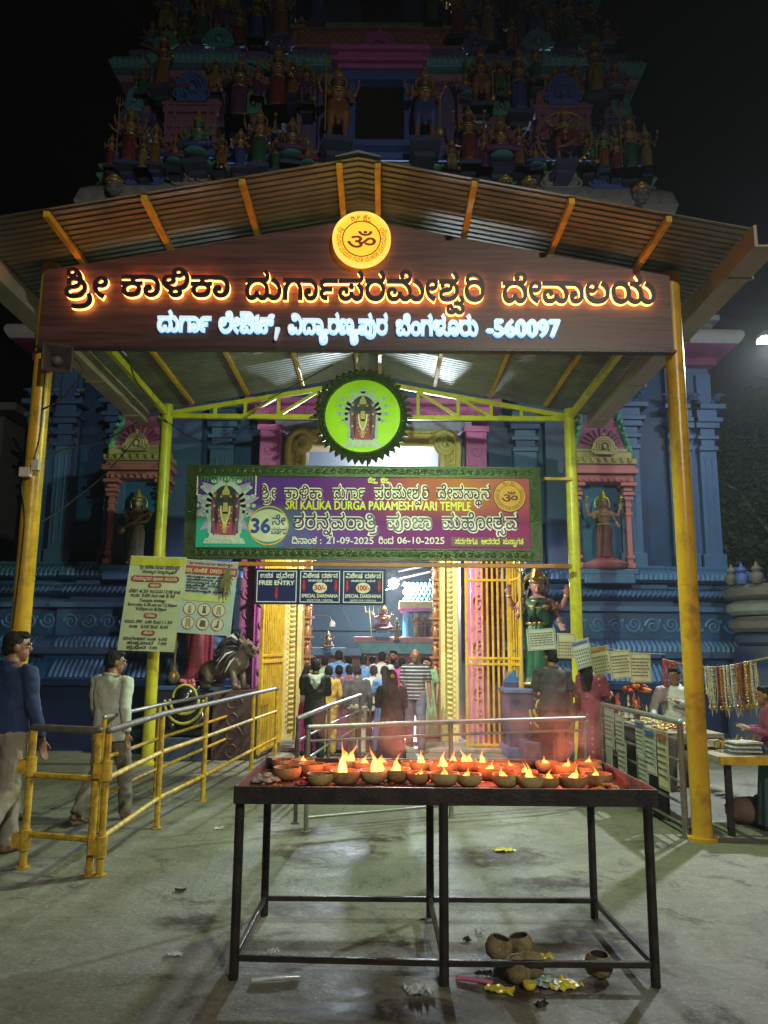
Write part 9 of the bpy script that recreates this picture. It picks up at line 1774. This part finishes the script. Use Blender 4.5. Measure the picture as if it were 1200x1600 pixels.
tr.bar(q + Vector((-.1, 0, 0)), q + Vector((.1, 0, 0)), .02, .02); tag(tr.build('trident', SGOLD), 'golden trident standing beside the red seated statue', 'trident')
for u, k, sk, rb, lb in ((652, 'stand4', 0, 5, 'left figure of the painted group in the courtyard shrine'), (664, 'stand2', 1, 0, 'middle figure of the painted group in the courtyard shrine'), (675, 'stand4', 0, 3, 'right figure of the painted group in the courtyard shrine')): inner(k, u, 999, 42, sk, rb, lb, Yq + .2)
inner('seat4', 512, 1018, 40, 0, 3, 'small seated statue on the pale blue roof at the courtyard left', Yq - .3)
inner('stand2', 620, 1000, 34, 1, 5, 'small crowned figure beside the red seated courtyard statue', Yq - .2)
bl = thing('wall_lamp', 'small white lamp on a curved bracket inside the gate on the left', 'lamp', at(499, 963, 15.2)); a = MB(); a.tube(smooth_path([(-.12, 0, 0), (.1, 0, .02), (.2, 0, -.02), (.24, 0, -.1)]), .012, 6); a.build('bracket', SHINY, bl, 60); a = MB(); a.lathe([(.02, .06), (.05, .02), (.06, -.05), (.02, -.08)], 12, (.25, 0, -.14)); a.build('shade', mat('white_enamel', (.7, .7, .7), .3), bl, 60)
cable([at(470, 905, 15), at(560, 935, 18), at(640, 905, 23)], .012, 'black cable crossing the courtyard behind the gate'); cable([at(530, 940, 22), at(552, 985, 20.4)], .01, 'thin cable slanting down in the courtyard')
for v0, v1 in ((893, 882), (905, 892)): tb_ = MB(); tb_.bar(at(622, v0, 22), at(678, v1, 22), .05, .05); tag(tb_.build('roof_tube', STEEL), 'pale steel tube under the courtyard roof, %s of the pair' % ('upper' if v0 == 893 else 'lower'), 'tube')
# ------------------------------------------------------------------ night air: thin smoke and haze round the whole place
def air(name, c, d, dens, col, aniso, kind='stuff'):
 a = MB(); a.box(c, d); m = bpy.data.materials.new(name); m.use_nodes = True; n = m.node_tree.nodes; L = m.node_tree.links; n.clear()
 o = n.new('ShaderNodeOutputMaterial'); v = n.new('ShaderNodeVolumePrincipled'); v.inputs['Density'].default_value = dens; v.inputs['Color'].default_value = col + (1,); v.inputs['Anisotropy'].default_value = aniso; L.new(v.outputs[0], o.inputs['Volume'])
 q = a.build(name, m); q['kind'] = kind; return q
air('haze', (0, 14, 10.5), (60, 60, 23), .0015, (.85, .88, .9), .35)
# wisps of smoke over the burning tray
a = MB(); rn = random.Random(2)
for i in range(9): a.ball((-.25 + .2 * i, 4.75 + rn.uniform(-.2, .2), 1.06 + rn.uniform(0, .14)), (.2, .22, .17), 12, 8)
for i in range(5): a.ball((-.1 + .3 * i, 5.0, 1.3 + rn.uniform(0, .12)), (.17, .18, .2), 12, 8)
m = bpy.data.materials.new('smoke'); m.use_nodes = True; n = m.node_tree.nodes; L = m.node_tree.links; n.clear()
o = n.new('ShaderNodeOutputMaterial'); v = n.new('ShaderNodeVolumePrincipled'); v.inputs['Color'].default_value = (.9, .8, .8, 1); L.new(v.outputs[0], o.inputs['Volume'])
tc = n.new('ShaderNodeTexCoord'); nz = n.new('ShaderNodeTexNoise'); nz.inputs['Scale'].default_value = 5; nz.inputs['Detail'].default_value = 4; nz.inputs['Distortion'].default_value = 1.2; L.new(tc.outputs['Object'], nz.inputs['Vector'])
r = n.new('ShaderNodeMapRange'); r.inputs[1].default_value = .42; r.inputs[2].default_value = .75; r.inputs[4].default_value = .95; L.new(nz.outputs[0], r.inputs[0]); L.new(r.outputs[0], v.inputs['Density'])
q = sculpt(a, .04, 'smoke', m, None, 6); q['kind'] = 'stuff'; tag(q, 'thin reddish smoke drifting over the burning lamps', 'smoke')
